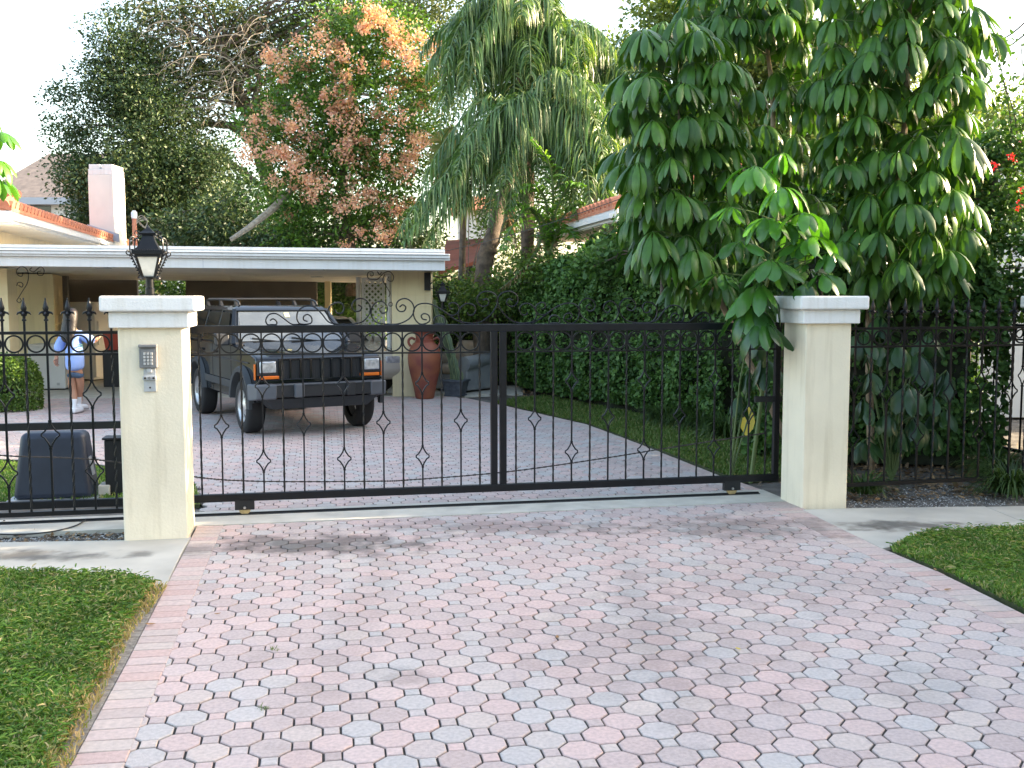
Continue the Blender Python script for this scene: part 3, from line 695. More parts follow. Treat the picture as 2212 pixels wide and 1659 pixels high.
# ================================================================ FENCES
def fence(o, th, u0, u1, pitch, label, first, zr=(1.51, 1.345, .165), grp='iron fences', par_name='iron_fence', us=None, off=0, mt='iron', ring=True, phase=0, zs=(.60, .865, .375)):
    cu, su = math.cos(th), math.sin(th)
    def P(u, z): return Vector((o[0] + u * cu, o[1] + u * su, z))
    um = (u0 + u1) / 2
    t = thing(par_name, (o[0] + um * cu, o[1] + um * su, 0), label, 'fence', 0, grp)
    for z, h in ((zr[0], .022), (zr[1], .018), (zr[2], .034)):
        b = MB(); b.beam(P(u0, z), P(u1, z), .032, h); b.build('rail', M[mt], t, world=True)
    us = []
    u = first
    while u > u0 + .03: u -= pitch
    while u < u1 - .01:
        if u > u0: us.append(u)
        u += pitch
    for u in us:
        k = round((u - first) / pitch) + phase
        kind = 0 if k % 2 == 0 else (1 if k % 4 == 1 else 2)
        baluster(t, P, u, zr[2] + .015, zr[0] + .085, kind, M[mt], zs, zr[1], rz=th, s=1.15)
        b = MB(); c = P(u, zr[0] + .085)
        b.lathe([(.011, 0), (.017, .004), (.017, .012), (.011, .018), (.011, .034), (.020, .040), (.022, .052), (.012, .058), (.016, .075), (.022, .095), (.017, .115), (.008, .15), (.005, .158), (.007, .164), (.003, .172)], 8, c)
        for sg in (-1, 1):
            b.tube([c + Vector((sg * a * cu, sg * a * su, z)) for a, z in ((.006, .046), (.022, .066), (.040, .060), (.048, .048))], [.010, .012, .008, .004], 5)
        for sg in (-1, 1):
            b.tube([c + Vector((-sg * a * su, sg * a * cu, z)) for a, z in ((.006, .046), (.02, .062), (.034, .050))], [.010, .010, .005], 5)
        b.build('finial', M[mt], t, world=True, smooth=True)
    for i, u in enumerate(us[:-1]):
        b = MB(); b.torus(P(u + pitch / 2, (zr[0] + zr[1]) / 2 - .001), (zr[0] - zr[1]) / 2 - .019, .0085, n=28, m=4, M=Matrix.Rotation(th, 3, 'Z')); b.build('ring', M[mt], t, world=True)
    b = MB(); pass
    return t, P
# left fence: bars measured at 7.7,55,102.6,150.3,196.3 px, ~7.6 m away
fo = (-2.87, 7.72)
def fq(x, y, o, th):
    r = ray(x, y); nx, ny = -math.sin(th), math.cos(th)
    t = (o[0] * nx + o[1] * ny) / (r[0] * nx + r[1] * ny)
    return ((r[0] * t - o[0]) * math.cos(th) + (r[1] * t - o[1]) * math.sin(th), EYE + r[2] * t)
ux = [fq(x, 765, fo, TH)[0] for x in (7.7, 55, 102.6, 150.3, 196.3)]
pf = (ux[4] - ux[0]) / 4
zl_ = (fq(100, 719, fo, TH)[1], fq(100, 766, fo, TH)[1], fq(100, 1109, fo, TH)[1])
ds_ = (fq(17, 813.2 + 465 * .27574, fo, TH)[1], fq(106, 813.2 + 145 * .27574, fo, TH)[1], fq(115, 813.2 + 750 * .27574, fo, TH)[1])
fence(fo, TH, -1.6, .03, pf, 'black iron fence with spear finials left of the keypad pillar', ux[1], zl_, phase=0, zs=ds_)
print('left fence', zl_, ds_, pf)
# right fence
fo2 = (2.86, 8.93); th2 = math.radians(13)
ur = [fq(1602 + x * .33697, 748, fo2, th2)[0] for x in (835, 938, 1040, 1143, 1245, 1345, 1445, 1543, 1640, 1740)]
pf2 = (ur[9] - ur[0]) / 9
zr_ = (fq(1950, 709, fo2, th2)[1], fq(1950, 748, fo2, th2)[1], fq(1950, 1042, fo2, th2)[1])
ds2 = (fq(1910, 823, fo2, th2)[1], fq(1990, 890, fo2, th2)[1], fq(1990, 960, fo2, th2)[1])
print('right fence', zr_, ds2, pf2)
fence(fo2, th2, -.02, 1.93, pf2, 'black iron fence with spear finials right of the leafy pillar', ur[0], zr_, phase=0, zs=(.93, 1.02, .55))
fo3 = (5.5, 9.95); th3 = math.radians(12 + 90)
fence(fo3, th3, 0, 3.4, .15, 'dark green iron side fence running back along the white neighbouring house', .1, (1.48, 1.33, .16), phase=0, zs=(.95, 1.0, .55))
# chain
ch = thing('drive_chain', GP(2.4, .3), 'sagging black roller chain stretched along the lower part of the gate', 'chain')
pa = [gq(-160, 968), gq(0, 985), gq(190, 993), gq(300, 1008), gq(425, 1032), gq(560, 1041), gq(800, 1041), gq(900, 1037), gq(1100, 1020), gq(1300, 992), gq(1450, 968), gq(1560, 951), gq(1660, 936)]
b = MB(); pts = crv([Vector((u, z, 0)) for u, z in pa], 30)
for i in range(len(pts) - 1):
    a_, c_ = pts[i], pts[i + 1]
    w_ = .012 if i % 2 else .008
    b.beam(GP(a_.x, a_.y, .03), GP(c_.x, c_.y, .03), .008, w_)
b.build('links', M['oldiron'], ch, world=True)
# motor box
Ym = 8.78
mb_ = thing('gate_motor', (-4.0, 9.0, 0), 'navy blue plastic gate motor housing behind the left fence', 'gate motor', r11)
b = MB(); mw, mt_ = .325, .262
b.hexa([(-mw, -.16, .03), (mw, -.16, .03), (mw, .22, .03), (-mw, .22, .03), (-mt_, -.09, .60), (mt_, -.09, .60), (mt_, .15, .60), (-mt_, .15, .60)])
b.build('housing', M['box'], mb_, bevel=.05, seg=5, smooth=60)
b = MB(); b.box((0, .03, .015), (.74, .44, .03)); b.build('base_plate', M['galv'], mb_)
b = MB(); b.hexa([(mw - .012, -.07, .22), (mw + .0, -.07, .22), (mw + .0, .01, .22), (mw - .012, .01, .22), (mt_ + .022, -.07, .38), (mt_ + .033, -.07, .38), (mt_ + .033, .01, .38), (mt_ + .022, .01, .38)])
b.build('label_plate', M['galv'], mb_)
b = MB(); b.box((.40, .05, .07), (.10, .20, .10)); b.build('concrete_foot', M['conc_strip'], mb_, bevel=.01)
pb = at(250, 1063, 9.15)
b2 = thing('control_box', (pb.x + .03, 9.15, 0), 'narrow black metal control box half hidden behind the left pillar', 'box', r11)
b = MB(); b.box((0, 0, .27), (.20, .16, .50)); b.build('cabinet', M['iron_dull'], b2, bevel=.012)
b = MB(); b.box((0, -.012, .53), (.225, .19, .02)); b.build('lid', M['iron_dull'], b2, bevel=.006)
b = MB(); b.box((0, 0, .012), (.16, .12, .02)); b.build('foot', M['galv'], b2)
# cable on the footing
b = MB(); b.tube(crv([Vector((*gp(x, y), .012)) for x, y in [(185, 1127), (160, 1140), (110, 1152), (40, 1158), (-60, 1155)]], 6), .006, 5); tag(b.build('cable', M['wire']), 'thin black cable curling over the dirt below the left fence', 'cable')
# ================================================================ CARPORT
def blockwall(mb, x0, x1, y0, y1, z0, z1, h=.2, rot=None):
    z = z0
    while z < z1 - .02:
        t = min(z + h, z1)
        mb.box(((x0 + x1) / 2, (y0 + y1) / 2, (z + t) / 2), (x1 - x0, y1 - y0, t - z - .006)); z = t
    mb.box(((x0 + x1) / 2, (y0 + y1) / 2, (z0 + z1) / 2), (x1 - x0 - .008, y1 - y0 - .008, z1 - z0 - .01))
XR, XL, YR = -1.13, -15.0, 17.3
def fy_(X): return YR + (X - XR) * .0535
def zb_(X, z): return z + (XR - X) * .009
car = thing('carport', (-5, 20, 0), 'flat-roofed white and cream carport with wide white fascia behind the gate', 'carport')
b = MB()
def slabx(b, xa, xb, ya, yb, z0, z1, z0b=None, z1b=None):   # ya/yb offsets from the fascia line
    z0b = z0 if z0b is None else z0b; z1b = z1 if z1b is None else z1b
    xs = -.2 * (yb - ya)
    P = [(xa, fy_(xa) + ya, zb_(xa, z0)), (xb, fy_(xb) + ya, zb_(xb, z0)), (xb + xs, fy_(xb) + yb, zb_(xb, z0b)), (xa, fy_(xa) + yb, zb_(xa, z0b)),
         (xa, fy_(xa) + ya, zb_(xa, z1)), (xb, fy_(xb) + ya, zb_(xb, z1)), (xb + xs, fy_(xb) + yb, zb_(xb, z1b)), (xa, fy_(xa) + yb, zb_(xa, z1b))]
    b.hexa(P)
slabx(b, XL, XR, .03, 8.0, 2.235, 2.53, 2.10, 2.4); b.build('roof', M['soffit'], car, world=True)
b = MB(); slabx(b, XL, XR + .02, -.01, .03, 2.205, 2.50); b.build('fascia', M['white'], car, world=True, bevel=.004)
for sx_ in (-5.06, -8.3):
    b = MB(); slabx(b, sx_, sx_ + .006, -.0125, .0, 2.21, 2.36); b.build('fascia_seam', M['flash'], car, world=True)
b = MB(); slabx(b, XL, XR + .02, -.02, .06, 2.505, 2.555); b.build('drip_edge', M['white'], car, world=True)
b = MB()
XG = XR + .11
for (y0, y1, z0, z1) in ((-.075, -.013, 2.365, 2.40), (-.105, -.013, 2.40, 2.45), (-.125, -.013, 2.452, 2.475)): slabx(b, XL, XG, y0, y1, z0, z1)
b.build('gutter', M['white'], car, world=True, bevel=.012, seg=3)
b = MB(); blockwall(b, -2.124, -1.425, 18.37, 18.72, 0, 2.24); b.build('column', M['block'], car, world=True, bevel=.003)
b = MB(); blockwall(b, -10.2, -8.72, 18.0, 18.35, 0, 2.26); b.build('column', M['block'], car, world=True, bevel=.003)
b = MB()
for k in range(11): b.prism([(-12, 20.6), (-9.07, 20.6), (-10.5, 24.6), (-12, 24.6)], k * .2, k * .2 + .194)
b.prism([(-12, 20.604), (-9.08, 20.604), (-10.51, 24.6), (-12, 24.6)], 0, 2.22); b.build('side_wall', M['block'], car, world=True, bevel=.003)
def bx(x0, x1, Y, z0=0, z1=2.2, th=.12): return ((at(x0, 700, Y).x + at(x1, 700, Y).x) / 2, Y, (z0 + z1) / 2), (at(x1, 700, Y).x - at(x0, 700, Y).x, th, z1 - z0)
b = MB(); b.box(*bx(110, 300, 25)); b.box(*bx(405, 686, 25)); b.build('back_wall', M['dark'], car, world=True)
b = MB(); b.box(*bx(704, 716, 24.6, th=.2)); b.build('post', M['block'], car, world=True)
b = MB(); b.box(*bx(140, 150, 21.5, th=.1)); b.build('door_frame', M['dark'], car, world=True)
for x in (776.5, 842.5):
    p = at(x, 800, 18.9 if x > 800 else 20.6); b = MB()
    b.tube([(p.x, p.y, .02), (p.x, p.y, 2.16)], [.05, .05], 12); b.build('downpipe', M['white'], car, world=True, smooth=True)
# lattice panel
lx0, lx1, lY = at(785, 700, 20.5).x, at(829, 700, 20.5).x, 20.5
lz0, lz1 = .15, 2.12
b = MB()
for x in (lx0, lx1): b.box((x, lY, (lz0 + lz1) / 2), (.05, .05, lz1 - lz0 + .05))
for z in (lz0, lz1): b.box(((lx0 + lx1) / 2, lY, z), (lx1 - lx0 - .05, .05, .05))
lat_root = b.build('lattice_panel', M['lattice'], car, world=True)
b = MB(); st = .115
for sg in (-1, 1):
    c = lx0 - 2.4
    while c < lx1 + 2.4:
        # strip x = c + sg*(z-lz0), clipped to the frame
        pts = []
        za, zb = lz0, lz1
        if sg > 0: za = max(za, lz0 + (lx0 - c)); zb = min(zb, lz0 + (lx1 - c))
        else: za = max(za, lz0 + (c - lx1)); zb = min(zb, lz0 + (c - lx0))
        if zb - za > .03: b.beam((c + sg * (za - lz0), lY + sg * .006, za), (c + sg * (zb - lz0), lY + sg * .006, zb), .036, .009, (0, 1, 0)) if False else b.beam((c + sg * (za - lz0), lY + sg * .006, za), (c + sg * (zb - lz0), lY + sg * .006, zb), .009, .038, (sg, 0, -1))
        c += st
b.build('lattice_strips', M['white'], lat_root, world=False) if False else b.build('lattice_strips', M['lattice'], car, world=True)
for (x, y) in ((221, 586), (684, 592), (686, 604)):
    yy = 17.9 if y < 600 else 21.5
    p = at(x, y, yy); zc = zb_(p.x, 2.235 - (yy - 17.33) / 7.97 * .135)
    b = MB(); b.box((p.x, yy, zc - .012), (.24, .22, .022)); b.build('ceiling_light', M['galv'], car, world=True)
def bracket(pts_list, Y, name='scroll_bracket'):
    b = MB()
    for pts in pts_list:
        b.tube(crv([at(x, y, Y) for x, y in pts], 4), .008, 5)
    b.build(name, M['oldiron'], car, world=True, smooth=True)
def k1(x, y): return (x * .27574, 406.6 + y * .27574)
def k3(x, y): return (406.6 + x * .27574, 542.2 + y * .27574)
bracket([[k1(*p) for p in [(180, 660), (170, 690), (140, 680), (130, 645), (160, 615), (200, 625), (222, 670), (215, 740), (180, 800), (150, 850), (132, 880), (150, 896), (168, 880), (155, 862)]],
         [k1(*p) for p in [(145, 760), (170, 775), (180, 755), (165, 738), (140, 740), (132, 765)]],
         [k1(*p) for p in [(250, 622), (232, 640), (262, 655), (290, 635), (320, 615), (345, 640), (335, 680), (300, 680), (295, 655), (318, 650)]]], 17.75)
bracket([[k3(*p) for p in [(1425, 175), (1430, 195), (1450, 190), (1445, 165), (1415, 165), (1403, 190), (1420, 220), (1480, 222), (1530, 175), (1575, 160), (1607, 195), (1600, 235), (1565, 230), (1570, 200)]],
         [k3(*p) for p in [(1480, 160), (1500, 185), (1515, 165)]],
         [k3(*p) for p in [(1540, 180), (1525, 230), (1560, 290), (1580, 330), (1570, 360)]],
         [k3(1585 + 15 * math.cos(a), 418 + 15 * math.sin(a)) for a in [i * .7 for i in range(10)]]], 18.2)
# objects under the carport
def appliance(name, c, d, rz, label, cat, parts):
    t = thing(name, (c[0], c[1], 0), label, cat, rz)
    b = MB(); b.box((0, 0, d[2] / 2 + .03), d); b.build('cabinet', M['appl'], t, bevel=.02, seg=3)
    b = MB(); b.box((0, 0, .015), (d[0] - .06, d[1] - .06, .03)); b.build('plinth', M['trim'], t)
    parts(t, d)
def frz(t, d):
    b = MB(); b.box((0, 0, d[2] + .05), (d[0] + .01, d[1] + .01, .05)); b.build('lid', M['appl'], t, bevel=.012)
    b = MB(); b.box((d[0] * .3, -d[1] / 2 - .003, .12), (.05, .008, .05)); b.build('badge', M['galv'], t)
p = at(98, 843, 19.55); appliance('chest_freezer', (p.x - .02, 19.9), (.66, .62, .80), math.radians(8), 'low white chest freezer standing at the left carport wall', 'freezer', frz)
def frg(t, d):
    b = MB(); b.box((d[0] / 2 + .035, 0, d[2] * .5 + .05), (.06, d[1] - .01, d[2] - .06)); dr = b.build('door', M['appl'], t, bevel=.01)
    b = MB(); b.box((d[0] / 2 + .09, -d[1] / 2 + .08, d[2] * .62), (.03, .03, .5)); b.build('handle', M['appl'], t, bevel=.008)
p = at(186, 820, 21.9); appliance('fridge', (p.x + .03, 22.2), (.70, .68, 1.63), math.radians(-22), 'tall white refrigerator with open-side door in the carport, behind the person', 'refrigerator', frg)
p = at(255, 740, 20.5)
t = thing('storage_bin', (p.x, 20.5, 0), 'red plastic storage bin on a dark stand, mostly hidden behind the left pillar', 'bin', .1)
b = MB(); b.box((0, 0, .36), (.5, .4, .72)); b.build('stand', M['trim'], t, bevel=.01)
b = MB(); b.hexa([(-.2, -.16, .725), (.2, -.16, .725), (.2, .16, .725), (-.2, .16, .725), (-.24, -.2, 1.05), (.24, -.2, 1.05), (.24, .2, 1.05), (-.24, .2, 1.05)]); b.build('tub', M['binred'], t, bevel=.015)
b = MB(); b.box((0, 0, 1.075), (.52, .43, .04)); b.build('lid', M['binred'], t, bevel=.012)

# wall lantern on the right column
wl = at(956, 640, 18.15)
wt = lantern((wl.x, 18.15, 1.56), 'black wrought iron lantern hanging from a bracket on the carport column', None, .92, .1)
wt.name = 'wall_lantern'
b = MB(); o_ = Vector(wt.location)
b.tube(crv([Vector((-.16, .2, .62)), Vector((-.1, .1, .60)), Vector((0, 0, .60)), Vector((.14, -.02, .62)), Vector((.17, -.02, .60)), Vector((.15, -.02, .585))], 4), .012, 6)
b.tube([(0, 0, .60), (0, 0, .50)], .008, 6)
b.tube(crv([Vector((-.12, .16, .56)), Vector((-.2, .1, .50)), Vector((-.24, .1, .42)), Vector((-.18, .1, .38)), Vector((-.16, .1, .44))], 4), .008, 5)
b.box((-.28, .22, .52), (.12, .06, .34)); b.build('wall_bracket', M['iron'], wt, smooth=True)

# ================================================================ HOUSES
def tileroof(b, E0, d, up, L, W_, slope, sp=.26, r=.10):
    """barrel tiles: rows from the eave line E0 + s*d, rising along `up` (unit, horizontal) with the slope"""
    d = Vector(d); up = Vector(up); n = int(L / sp)
    rise = Vector((up.x, up.y, slope))
    for i in range(n):
        p = Vector(E0) + d * (i + .5) * sp
        q = p + rise * W_
        k = max(2, int(W_ / .4))
        for j in range(k):
            a = p + rise * (W_ * j / k); c = p + rise * (W_ * (j + 1) / k + .03)
            b.tube([a + Vector((0, 0, .035)), c + Vector((0, 0, .0))], [r, r * .82], 8)
def eave_house(name, E0, far, side, label, cat, zt, wallmat, hip=None, L=None, slope=.33, W_=3.2):
    E0 = Vector((E0[0], E0[1], zt)); E1 = Vector((far[0], far[1], zt)); d = (E1 - E0); L = d.length; d.normalize()
    up = Vector((-d.y, d.x, 0)) * side
    t = thing(name, (E0.x + up.x * 2, E0.y + d.y * L / 2, 0), label, cat)
    b = MB(); tileroof(b, E0, d, up, L, W_, slope)
    n = up.cross(d)
    R = Vector((up.x, up.y, slope)) * W_
    b.hexa([E0 + Vector((0, 0, -.06)), E1 + Vector((0, 0, -.06)), E1 + R + Vector((0, 0, -.06)), E0 + R + Vector((0, 0, -.06)), E0 + Vector((0, 0, -.0)), E1, E1 + R, E0 + R])
    roof = b.build('roof', M['tile'], t, world=True, smooth=True)
    b = MB(); b.beam(E0 + up * .04 + Vector((0, 0, -.15)), E1 + up * .04 + Vector((0, 0, -.15)), .04, .19)
    b.beam(E0 + up * -.02 + Vector((0, 0, -.16)), E1 + up * -.02 + Vector((0, 0, -.16)), .08, .08); b.build('fascia', M['white'], t, world=True)
    b = MB(); a = up * .06; c = up * .8
    b.hexa([E0 + a + Vector((0, 0, -.26)), E1 + a + Vector((0, 0, -.26)), E1 + c + Vector((0, 0, -.26)), E0 + c + Vector((0, 0, -.26)), E0 + a + Vector((0, 0, -.22)), E1 + a + Vector((0, 0, -.22)), E1 + c + Vector((0, 0, -.22)), E0 + c + Vector((0, 0, -.22))]); b.build('soffit', M['soffit'], t, world=True)
    return t, E0, E1, d, up, roof
hl, E0, E1, dd, upv, roofL = eave_house('house', (-8.26, 17.3), (-10.92, 30.0), 1, 'cream house with red clay tile roof rising behind the carport at the left', 'house', 3.24, 'cream')
# front (hip) eave going left from the near corner
b = MB(); dl = upv.copy(); upf = dd.copy()
tileroof(b, E0, dl, upf, 4.5, .9, .33)
b.build('hip_roof', M['tile'], hl, world=True, smooth=True)
b = MB(); b.beam(E0 + Vector((0, 0, -.15)), E0 + dl * 4.5 + Vector((0, 0, -.15)), .04, .19); b.build('fascia', M['white'], hl, world=True)
b = MB(); q0 = E0 + upv * .8 + dd * .7; q1 = E1 + upv * .8; q2 = E1 + upv * 5; q3 = E0 + upv * 5 + dd * .7
b.prism([(p.x, p.y) for p in (q0, q1, q2, q3)], 2.3, 2.99); b.build('wall', M['cream'], hl, world=True)
b = MB(); q0 = E0 + upv * .05 + dd * .05
b.prism([(p.x, p.y) for p in (q0, q0 + upv * 4.4, q0 + upv * 4.4 + dd * .7, q0 + dd * .7)], 2.985, 3.01); b.build('soffit', M['soffit'], hl, world=True)
# chimney
Yc = 27.0; xl, xr = at(190, 400, Yc).x, at(245, 400, Yc).x; zt = at(200, 359, Yc).z
b = MB(); w = xr - xl; cx = (xl + xr) / 2; bz = 2.9
z = bz
while z < zt - .3:
    b.box((cx, Yc + .4, z + .1), (w, .8, .2)); z += .2
zt_ = z
b2_ = MB(); b2_.box((cx, Yc + .4, (bz + zt_) / 2), (w, .8, zt_ - bz)); chm = b2_.build('chimney', M['chim'], roofL, world=True, bevel=.02)
b = MB(); b.box((cx, Yc + .4, zt_ + .07), (w - .02, .78, .14)); b.box((cx - w * .25, Yc + .4, zt_ + .2), (w * .42, .76, .12)); b.box((cx + w * .25, Yc + .4, zt_ + .2), (w * .42, .76, .12)); b.build('chimney_cap', M['white'], hl, world=True, bevel=.01)
b = MB(); a0, a1 = at(191, 486, Yc - .02), at(257, 507, Yc - .02)
b.hexa([(a0.x - .03, Yc - .03, a0.z - .18), (a1.x + .0, Yc - .03, a1.z - .2), (a1.x, Yc + .01, a1.z - .2), (a0.x - .03, Yc + .01, a0.z - .18), (a0.x - .03, Yc - .03, a0.z + .02), (a1.x, Yc - .03, a1.z + .02), (a1.x, Yc + .01, a1.z + .02), (a0.x - .03, Yc + .01, a0.z + .02)]); b.build('flashing', M['flash'], hl, world=True)
# service mast
mp = at(291, 500, 21); t = thing('service_mast', (mp.x, 21, 0), 'thin orange-brown utility mast with white cap rising above the carport roof beside the lantern', 'mast')
zt = at(291, 470, 21).z
b = MB(); b.tube([(mp.x, 21, 2.3), (mp.x, 21, zt - .02)], .045, 10); b.build('pipe', M['tile'], t, world=True, smooth=True)
b = MB(); b.lathe([(.055, 0), (.065, .05), (.06, .12), (.03, .16)], 10, (mp.x, 21, zt - .02)); b.build('cap', M['white'], t, world=True, smooth=True)
b = MB()
for k in range(3): b.tube(crv([Vector((mp.x, 21, zt - .15)), Vector((mp.x + .12, 21, zt + .04 - k * .05)), Vector((mp.x + .26, 21, zt - .06)), Vector((mp.x + .20, 21, zt - .2)), Vector((mp.x + .1, 21, zt - .12))], 5), .009, 5)
b.build('service_loop', M['bark_grey'], t, world=True)
w0 = Vector((mp.x + .1, 21, zt - .1)); w1 = at(440, 537, 26)
b = MB(); b.tube([w0.lerp(w1, i / 12) - Vector((0, 0, .25 * math.sin(PI * i / 12))) for i in range(13)], .014, 5); tag(b.build('power_line', M['bark_grey']), 'grey service cable sloping from the utility mast down over the carport roof', 'cable')
# far grey-shingled house
Yf = 46.0
def fp(x, y, Y=Yf): return at(x, y, Y)
t = thing('neighbour_house', (-22, Yf, 0), 'distant white house with grey shingle hip roof at the far left', 'house')
b = MB(); e0, e1 = fp(-60, 428), fp(455, 428); r0, r1 = fp(105, 332, Yf + 4), fp(330, 332, Yf + 4)
b.add([e0, e1, (e1.x, Yf + 8, e1.z), (e0.x, Yf + 8, e0.z), r0, r1], [(0, 1, 5, 4), (1, 2, 5), (2, 3, 4, 5), (3, 0, 4), (3, 2, 1, 0)]); b.build('roof', M['shingle'], t, world=True)
b = MB(); b.box(((e0.x + e1.x) / 2, Yf + .0, e0.z - .12), (e1.x - e0.x, .15, .3)); b.build('fascia', M['flash'], t, world=True)
b = MB(); b.box(((e0.x + e1.x) / 2, Yf + 4.5, (e0.z - .1) / 2), (e1.x - e0.x - 1.4, 8, e0.z - .2)); b.build('wall', M['white'], t, world=True)
for x in (70, 300, 360):
    p = fp(x, 470); b = MB(); b.box((p.x, Yf + .49, p.z), (1.2, .05, 1.1)); b.build('window', M['sideglass'], t, world=True)
# right tiled eave
hr, R0, R1, dr, upr, roofR = eave_house('house', (1.58, 16.4), (.57, 22.2), -1, 'neighbouring house with red clay tile eave and white gutter above the vine hedge', 'house', 3.20, 'cream', W_=2.6)
b = MB(); q0 = R0 + upr * .85; q1 = R1 + upr * .85 - dr * .8; q2 = q1 + upr * 5; q3 = q0 + upr * 5
b.prism([(p.x, p.y) for p in (q0, q1, q2, q3)], 0, 2.95); b.build('wall', M['cream'], hr, world=True)
b = MB(); p = R1 + upr * .25 - dr * .2; b.tube([(p.x, p.y, 0), (p.x, p.y, 2.98)], .045, 8); b.build('downpipe', M['white'], hr, world=True)
b = MB(); Q = R1; b.beam(Q + Vector((0, 0, -.16)) + upr * -.05, Q + upr * 3 + Vector((0, 0, -.16)), .05, .2); b.build('fascia', M['white'], hr, world=True)
# white neighbour at far right
Yw = 15.2; x0 = at(2118, 700, Yw).x
t = thing('white_house', (x0 + 3, Yw + 2, 0), 'white house wall with a tiled roof showing through the vines at the right edge', 'house')
b = MB(); b.box((x0 + 3, Yw + .4, 1.8), (6, .8, 3.6)); b.build('wall', M['white'], t, world=True)
b = MB(); tileroof(b, (x0 + .5, Yw - .35, 3.68), (1, 0, 0), (0, 1, 0), 5.5, 1.2, .35); b.add([(x0 + .5, Yw - .35, 3.6), (x0 + 6.3, Yw - .35, 3.6), (x0 + 6.3, Yw + .9, 4.03), (x0 + .5, Yw + .9, 4.03)], [(0, 1, 2, 3)]); b.build('roof', M['tile'], t, world=True, smooth=True)
b = MB(); b.box((x0 + 3, Yw - .3, 3.5), (6.6, .05, .18)); b.build('fascia', M['white'], t, world=True)
# shed and white house seen between the palm trunk and the carport
t = thing('garden_shed', (-1.0, 24, 0), 'low rust-red shed with a sloping roof between carport and palm trunk', 'shed')
p0, p1 = at(948, 540, 23.4), at(1052, 540, 23.4)
b = MB(); b.hexa([(p0.x, 23.2, 2.25), (p1.x, 23.2, 2.55), (p1.x, 26.2, 3.15), (p0.x, 26.2, 3.1), (p0.x, 23.2, 2.33), (p1.x, 23.2, 2.63), (p1.x, 26.2, 3.23), (p0.x, 26.2, 3.18)]); b.build('roof', M['rust'], t, world=True)
b = MB(); b.box(((p0.x + p1.x) / 2 + .1, 24.9, 1.1), (p1.x - p0.x - .3, 2.4, 2.2)); b.build('wall', M['rust'], t, world=True)
t = thing('villa', (-1.2, 36, 0), 'sunlit white villa glimpsed through the palm fronds behind the shed', 'house')
p0, p1 = at(988, 540, 34), at(1062, 540, 34)
b = MB(); b.box(((p0.x + p1.x) / 2, 35.5, 2.3), (p1.x - p0.x, 3, 4.6)); b.build('wall', M['white'], t, world=True)
b = MB(); b.hexa([(p0.x - .3, 33.7, 4.55), (p1.x + .3, 33.7, 4.55), (p1.x + .3, 37.3, 4.55), (p0.x - .3, 37.3, 4.55), (p0.x + .1, 35, 5.1), (p1.x, 35, 5.1), (p1.x, 36, 5.1), (p0.x + .1, 36, 5.1)]); b.build('roof', M['tile'], t, world=True)
b = MB(); b.box(((p0.x + p1.x) / 2 - .1, 33.98, 2.6), (.4, .06, .9)); b.build('window', M['sideglass'], t, world=True)

# ================================================================ VASE, ARMCHAIR, CACTUS, PIPE
p = at(918, 856, 18.06)
v = thing('vase', (p.x, 18.04, 0), 'tall terracotta amphora vase with two small handles against the carport column', 'vase', .2)
b = MB(); pr = [(.15, 0.005), (.165, .03), (.20, .22), (.25, .42), (.283, .58), (.292, .70), (.285, .80), (.255, .885), (.215, .94), (.18, .975)]
b.lathe(pr, 40); b.build('body', M['terra'], v, smooth=True)
b = MB(); pr = [(.18, .973), (.165, .99), (.17, 1.0), (.158, 1.012), (.163, 1.024), (.152, 1.036), (.156, 1.05), (.15, 1.075), (.16, 1.11), (.185, 1.15), (.215, 1.175), (.222, 1.19), (.212, 1.20), (.17, 1.15), (.14, 1.08)]
b.lathe(pr, 40); b.build('neck', M['terra_d'], v, smooth=True)
for sg in (-1, 1):
    b = MB(); b.tube(crv([Vector((sg * .165, 0, 1.03)), Vector((sg * .22, 0, 1.06)), Vector((sg * .27, 0, 1.03)), Vector((sg * .275, 0, .97)), Vector((sg * .24, 0, .915))], 5), .022, 8); b.build('handle', M['terra_d'], v, smooth=True)
# armchair (local: faces +x, arms at +-y)
a = thing('armchair', (-1.0, 19.65, 0), 'worn tan and grey leather armchair left outdoors beside the vase', 'armchair', math.radians(236))
b = MB(); b.box((.02, 0, .20), (.86, .72, .30)); b.build('base', M['leather_g'], a, bevel=.04, seg=3)
b = MB(); b.box((.09, 0, .42), (.80, .66, .17)); b.build('seat', M['leather'], a, bevel=.07, seg=5, smooth=70)
b = MB(); b.hexa([(-.50, -.42, .30), (-.24, -.42, .30), (-.24, .42, .30), (-.50, .42, .30), (-.58, -.36, .93), (-.34, -.36, .93), (-.34, .36, .93), (-.58, .36, .93)]); b.build('backrest', M['leather'], a, bevel=.10, seg=5, smooth=70)
for sg in (-1, 1):
    b = MB(); b.box((-.02, sg * .43, .29), (.96, .17, .50)); b.build('side_panel', M['leather_g'], a, bevel=.03, seg=3)
    b = MB(); b.tube(crv([Vector((-.5, sg * .43, .62)), Vector((-.2, sg * .44, .585)), Vector((.2, sg * .46, .56)), Vector((.47, sg * .46, .54))], 4), [.10] * 3 + [.115] * 3 + [.13] * 4 + [.135] * 3, 14); b.build('armrest', M['leather_g'] if sg > 0 else M['leather'], a, smooth=60)
